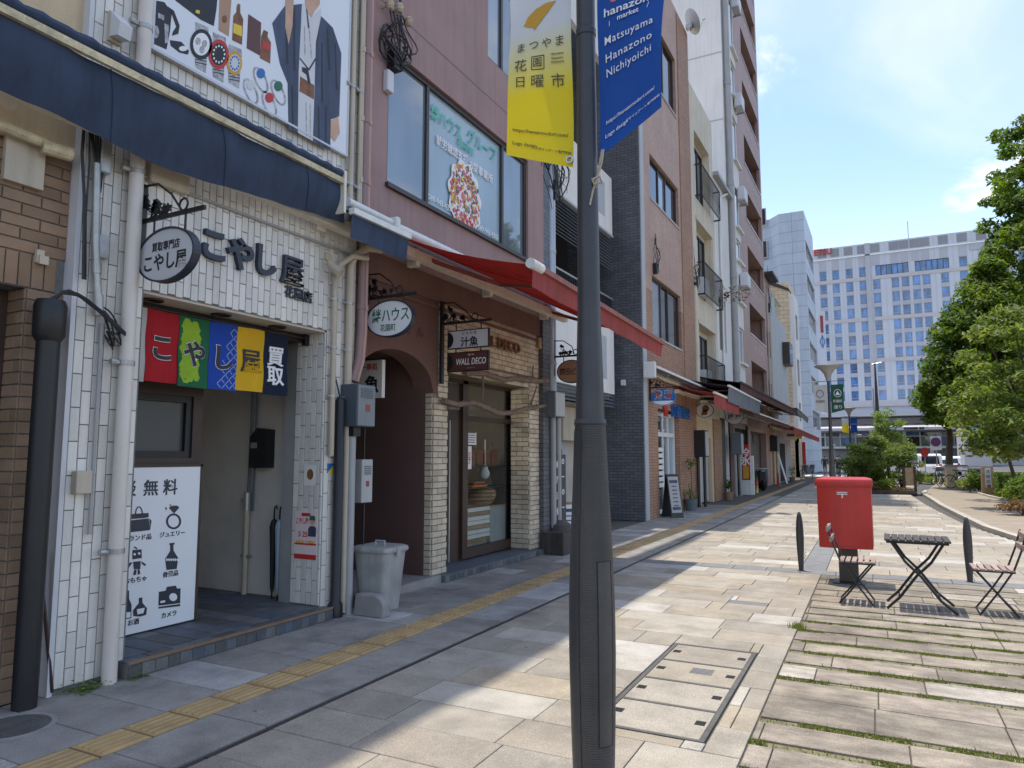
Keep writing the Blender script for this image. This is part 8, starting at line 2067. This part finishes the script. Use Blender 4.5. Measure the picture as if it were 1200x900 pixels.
for k, (px, py, lb) in enumerate(((1007, 512, 'far lamp post with blue banner at the crossing'), (976, 524, 'far small lamp post with round white head'))):
    Y = 92; xs_, zs_ = YP(px, py, Y); t = thing('far_lamp', lb, 'lamp post', (xs_, Y, 0))
    MB().tube([(xs_, Y, 0), (xs_, Y, zs_)], .09, 8).build('pole', m_poledark, t); MB().lathe([(.12, 0), (.35, .25), (.05, .3)], (xs_, Y, zs_), 12).build('lamp_head', m_curtain, t)
    if k == 0: MB().box(xs_ + .1, xs_ + .75, Y - .02, Y + .02, zs_ - 1.9, zs_ - .5).build('banner', m_blu, t)
# wooden sign stand by the path
t = thing('park_sign_stand', 'tan wooden sign stand with grey lettered panel by path', 'sign', (YP(1158, 579, 35.6)[0], 35.6, 0))
Y = 35.6; (xa, z1), (xb, z0) = YP(1149, 546.5, Y), YP(1167.5, 579, Y)
z0 = 0
MB().prism([(xa, 0), (xb + .02, 0), (xb - .05, z1), (xa + .02, z1)], 'y', Y, Y + .25).build('stand', m_woodtan, t)
MB().prism([(xa + .13, .28), (xb - .12, .28), (xb - .15, z1 - .08), (xa + .14, z1 - .08)], 'y', Y - .03, Y - .001).build('panel', m_greyboard, t)
for k, s in enumerate('花園広場'): T(s, .16, m_slate, ((xa + xb) / 2, Y - .031, z1 - .22 - .2 * k), 'y', t, ext=.002, bold=.02)
t = thing('low_wall', 'short rendered wall stub beside the parked bicycles', 'wall', (YP(1114, 560, 42)[0], 42, 0))
xa, xb = YP(1110, 560, 42.2)[0], YP(1121, 560, 42.2)[0]
MB().box(xa, xa + .45, 42.0, 43.4, 0, 1.05).build('wall', m_beige, t); MB().box(xa - .04, xa + .9, 41.96, 43.44, 1.051, 1.13).build('coping', m_concrete, t)
# ================================================================== trees and plants
def leaves(name, clumps, leaf, per, mat, parent, seed, flat=.8, up=.25):
    """many small folded leaves in clumps: clumps = (centre, radius, squash)"""
    rn = random.Random(seed); mb = MB(); V = mb.v; Fc = mb.f
    for (c, r, q) in clumps:
        n = int(per * (r ** 1.6))
        for _ in range(n):
            d = Vector((rn.gauss(0, 1), rn.gauss(0, 1), rn.gauss(0, 1)))
            d = d.normalized() * (rn.random() ** .38)
            p = Vector((c[0] + d.x * r, c[1] + d.y * r, c[2] + d.z * r * q))
            nrm = Vector((d.x * .5 + rn.gauss(0, .5), d.y * .5 + rn.gauss(0, .5), .65 + rn.gauss(0, .4))).normalized()
            a = nrm.orthogonal().normalized(); b = nrm.cross(a); th = rn.random() * 6.283
            e = a * math.cos(th) + b * math.sin(th); g = nrm.cross(e)
            s = leaf * rn.uniform(.45, 1.35); k = len(V)
            V.extend([tuple(p - e * s), tuple(p + g * s * .45 + nrm * s * .12), tuple(p + e * s), tuple(p - g * s * .45 + nrm * s * .12)]); Fc.append((k, k + 1, k + 2, k + 3))
    return mb.build(name, mat, parent, origin=None if parent is None else (0, 0, 0))
def tree(label, x, y, trunk_h, trunk_r, clumps, leaf, per, mat, seed, cat='tree', nlimbs=9, name='tree', group=None):
    t = thing(name, label, cat, (x, y, 0), group)
    rn = random.Random(seed)
    top = max(c[0][2] for c in clumps)
    lead = [(x, y, -.05), (x + rn.gauss(0, .02), y, trunk_h * .5), (x + rn.gauss(0, .08), y + rn.gauss(0, .05), trunk_h), (x + rn.gauss(0, .2), y + rn.gauss(0, .1), trunk_h + (top - trunk_h) * .5), (x + rn.gauss(0, .3), y, trunk_h + (top - trunk_h) * .62)]
    MB().tube(lead, [trunk_r * 1.25, trunk_r, trunk_r * .8, trunk_r * .45, trunk_r * .12], 10).build('trunk', m_bark, t, smooth=True)
    br_ = MB(); cs = sorted(clumps, key=lambda c: -c[1])[:nlimbs * 2]
    for c in rn.sample(cs, min(nlimbs, len(cs))):
        h = min(c[0][2] * .8, trunk_h + rn.random() * (top - trunk_h) * .5); h = max(h, trunk_h * .75)
        a = Vector((x, y, h)); b = Vector(c[0]); m = a.lerp(b, .5) + Vector((rn.gauss(0, .15), rn.gauss(0, .15), .2))
        br_.tube([a, m, b], [trunk_r * .4, trunk_r * .25, trunk_r * .08], 6)
    br_.build('limb', m_bark, t, smooth=True)
    leaves('crown', clumps, leaf, per, mat, t, seed)
    return t
def crown(cx_, cy_, z0, z1, rad, n, seed, prof, rc=(.7, 1.3), q=.7):
    """clumps through a crown whose radius along the height is rad*prof(u)"""
    rn = random.Random(seed); out = []
    for _ in range(n):
        u = rn.random(); a = rn.random() * 6.283; rr_ = rad * prof(u) * (rn.random() ** .45)
        out.append(((cx_ + rr_ * math.cos(a), cy_ + rr_ * math.sin(a), z0 + (z1 - z0) * u), rn.uniform(*rc), q))
    return out
dome = lambda u: (math.sin(math.pi * min(1, .18 + u * .82)) ** .7)
# the big dark trees right of the street
cone = lambda u: (1.0 - .78 * u) * (.75 + .25 * min(1, u * 6))
tx, ty = YP(1113, 560, 43.8)[0], 43.8
c1x = YP(1170, 500, 41)[0]
pr1 = lambda u: max(.05, 1 - .97 * u ** 1.5) * (.8 + .2 * min(1, u * 6))
tree('big dense green tree with dark trunk right of street', tx, ty, 2.6, .18, crown(c1x, 41.2, 3.4, 10.9, 3.6, 260, 11, pr1, (.3, .85), .65) + crown(YP(1121, 500, 40)[0], 40, 3.1, 6.0, 1.6, 50, 31, dome, (.3, .65), .65), .125, 430, m_leafgreen, 21, nlimbs=16)
c2x = YP(1264, 500, 44)[0]
tree('taller dark tree behind the big tree at right edge', c2x, 44, 4, .36, crown(c2x, 44, 3.4, 19.4, 3.5, 300, 12, lambda u: (1.25 - .45 * u) if u < .88 else .7, (.35, .9), .65), .15, 380, m_leafgreen, 22, nlimbs=12)
lx = YP(1190, 500, 26)[0]
tree('light leaved tree with spreading pale foliage at right edge', lx + .5, 26.4, 2.0, .10, crown(lx, 26, 1.65, 6.0, 1.55, 80, 13, dome, (.28, .6), .5), .105, 330, m_leaflight, 23, nlimbs=14)
lx2 = YP(1152, 500, 31)[0]
tree('young broad leaved tree in front of big dark trunk', lx2 + .85, 31.0, 1.6, .07, crown(lx2 + .3, 30.8, 2.1, 4.8, 1.2, 44, 14, dome, (.25, .5), .5), .10, 330, m_leaflight, 24, nlimbs=12)
tree('tall park tree reflected in the filmed window', 9.6, 35.5, 4.0, .3, crown(9.6, 35.5, 6.5, 15.2, 2.3, 110, 15, dome, (.35, .8), .65), .13, 330, m_leafgreen, 25)
tree('slender dark tree behind the planted bed', YP(1041, 540, 52)[0], 52, 1.6, .10, crown(YP(1041, 540, 52)[0], 52, 1.8, YP(1041, 482, 52)[1], .95, 34, 16, lambda u: .5 + .5 * math.sin(math.pi * u), (.3, .55)), .09, 420, m_leafshrub, 26)
# planted bed in the middle of the square
yb0, yb1 = 33.6, 37.6
x0, x1 = YP(984, 575, 34)[0], YP(1074, 575, 34)[0]
pb = thing('planted_bed', 'planted bed with dark soil edge in the middle of paving', 'planter', ((x0 + x1) / 2, 35.5, 0))
MB().box(x0, x1, yb0, yb1, -.02, .10).build('edging', m_wooddark, pb); MB().box(x0 + .1, x1 - .1, yb0 + .1, yb1 - .1, .10, .16).build('soil', m_soil, pb)
for k, (px, Y, r, zt, mt, lb) in enumerate(((1006, 35.2, .72, 2.15, m_leafshrub, 'leafy green shrub at left end of planted bed'), (1030, 35.8, .78, 2.4, m_leaflight, 'taller leafy shrub in middle of planted bed'), (1056, 35.0, .85, 2.2, m_leaflight, 'pale green shrub at right end of planted bed'), (1018, 36.8, .6, 1.95, m_leafshrub, 'green shrub behind others in planted bed'))):
    X = YP(px, 570, Y)[0]
    t = thing('shrub', lb, 'shrub', (X, Y, .1), 'shrubs in the planted bed')
    m = MB(); rn = random.Random(40 + k)
    for j in range(6): m.tube([(X + rn.gauss(0, .06), Y + rn.gauss(0, .06), .1), (X + rn.gauss(0, .2), Y + rn.gauss(0, .2), .9), (X + rn.gauss(0, .4), Y + rn.gauss(0, .3), zt - .5)], [.03, .02, .008], 5)
    m.build('stem', m_bark, t)
    leaves('foliage', crown(X, Y, .55, zt - .15, r, 30, 50 + k, lambda u: .45 + .55 * math.sin(math.pi * min(1, .25 + .7 * u)), (.18, .36)), .085, 620, mt, t, 60 + k)
def lowplant(label, X, Y, rx, h, leaf, n, mat, seed, cat='bush', name='bush', kind=None):
    t = thing(name, label, cat, (X, Y, 0)); rn = random.Random(seed)
    m = MB()
    for j in range(5): m.tube([(X, Y, 0), (X + rn.gauss(0, rx * .4), Y + rn.gauss(0, rx * .4), h * .7)], .012, 5)
    m.build('stem', m_bark, t)
    leaves('foliage', [((X + rn.gauss(0, rx * .35), Y + rn.gauss(0, rx * .35), h * rn.uniform(.35, .65)), rx * .62, h / rx * .45) for _ in range(9)], leaf, n, mat, t, seed)
X = YP(1037, 570, 34.4)[0]; lowplant('bright yellow green low bush in planted bed', X, 34.5, .5, .75, .06, 900, m_leafyel, 70)
X = YP(1020, 572, 34.0)[0]; lowplant('low rusty ground bush at front of planted bed', X, 34.1, .5, .4, .05, 900, m_leafrust, 71)
X = YP(1048, 572, 34.0)[0]; lowplant('low brownish ground bush at right of planted bed', X, 34.1, .45, .38, .05, 900, m_leafrust, 72)
t = thing('timber_post_frame', 'brown timber guard frame at right end of planted bed', 'frame', (x1, 34.3, 0))
for xx in (x1 - .42, x1 - .02): MB().box(xx - .05, xx + .05, 34.2, 34.3, 0, 1.15).build('post', m_framebrown, t)
MB().box(x1 - .37, x1 - .07, 34.22, 34.26, .35, 1.1).build('panel', m_woodtan, t)
# hedges and bushes on the park side
t = thing('clipped_hedge', 'dark clipped box hedge right of wooden sign stand', 'hedge', (6, 33, 0))
rn = random.Random(80); V = MB()
hx0, hx1, hy0, hy1, hh_ = YP(1168, 575, 34.5)[0], 9.5, 33.8, 35.2, .92
for _ in range(9000):
    f = rn.random(); 
    x, y, z = rn.uniform(hx0, hx1), rn.uniform(hy0, hy1), rn.uniform(.02, hh_)
    s = rn.random()
    if s < .45: y = hy0 + abs(rn.gauss(0, .04))
    elif s < .8: z = hh_ - abs(rn.gauss(0, .04))
    else: x = hx0 + abs(rn.gauss(0, .04))
    n_ = Vector((rn.gauss(0, .5), -.6 + rn.gauss(0, .5), .5 + rn.gauss(0, .5))).normalized(); a = n_.orthogonal(); b = n_.cross(a); l = rn.uniform(.03, .055); k = len(V.v); p = Vector((x, y, z))
    V.v.extend([tuple(p - a * l), tuple(p + b * l * .5), tuple(p + a * l), tuple(p - b * l * .5)]); V.f.append((k, k + 1, k + 2, k + 3))
V.build('foliage', m_leafgreen, t); MB().box(hx0 + .12, hx1 - .1, hy0 + .12, hy1 - .1, 0, hh_ - .12).build('core', m_soil, t)
X, Y = YP(1137, 570, 37.0)[0], 37.0; lowplant('round yellow green bush left of wooden sign stand', X, Y, .42, .75, .05, 1400, m_leafyel, 81)
X, Y = YP(1146, 572, 36.6)[0], 36.6; lowplant('dark green bush touching the wooden sign stand', X, Y, .42, 1.15, .06, 1300, m_leafgreen, 82)
X, Y = YP(1187, 585, 29.0)[0], 29.0; lowplant('round pale bush in front of clipped hedge', X, Y, .36, .62, .04, 1600, m_leafyel, 83)
X, Y = YP(1205, 590, 28.0)[0], 28.0; lowplant('dark round bush at right edge of picture', X, Y, .75, 1.1, .06, 1300, m_leafgreen, 84)
X, Y = YP(1199, 607, 23.5)[0], 23.6; lowplant('reddish dry low shrub by the kerb at right edge', X, Y, .5, .5, .05, 900, m_leafrust, 85)
X, Y = YP(1092, 556, 47)[0], 48.0; lowplant('bright grassy bush below the parked cars', X, Y, .9, .45, .06, 900, m_leafyel, 86)
lowplant('bright low bush left of the grassy one below cars', YP(1078, 556, 49)[0], 49.0, .8, .4, .06, 900, m_leafyel, 87)
# far greenery behind the park that reads as one mass
cl = [((random.uniform(9, 30), random.uniform(46, 58), random.uniform(1.5, 7.5)), random.uniform(1.2, 2.2), .8) for _ in range(70)]
o = leaves('far_foliage', cl, .24, 110, m_leafgreen, None, 90); o['kind'] = 'stuff'; o['label'] = 'dark mass of trees deep in the park'; o['category'] = 'trees'
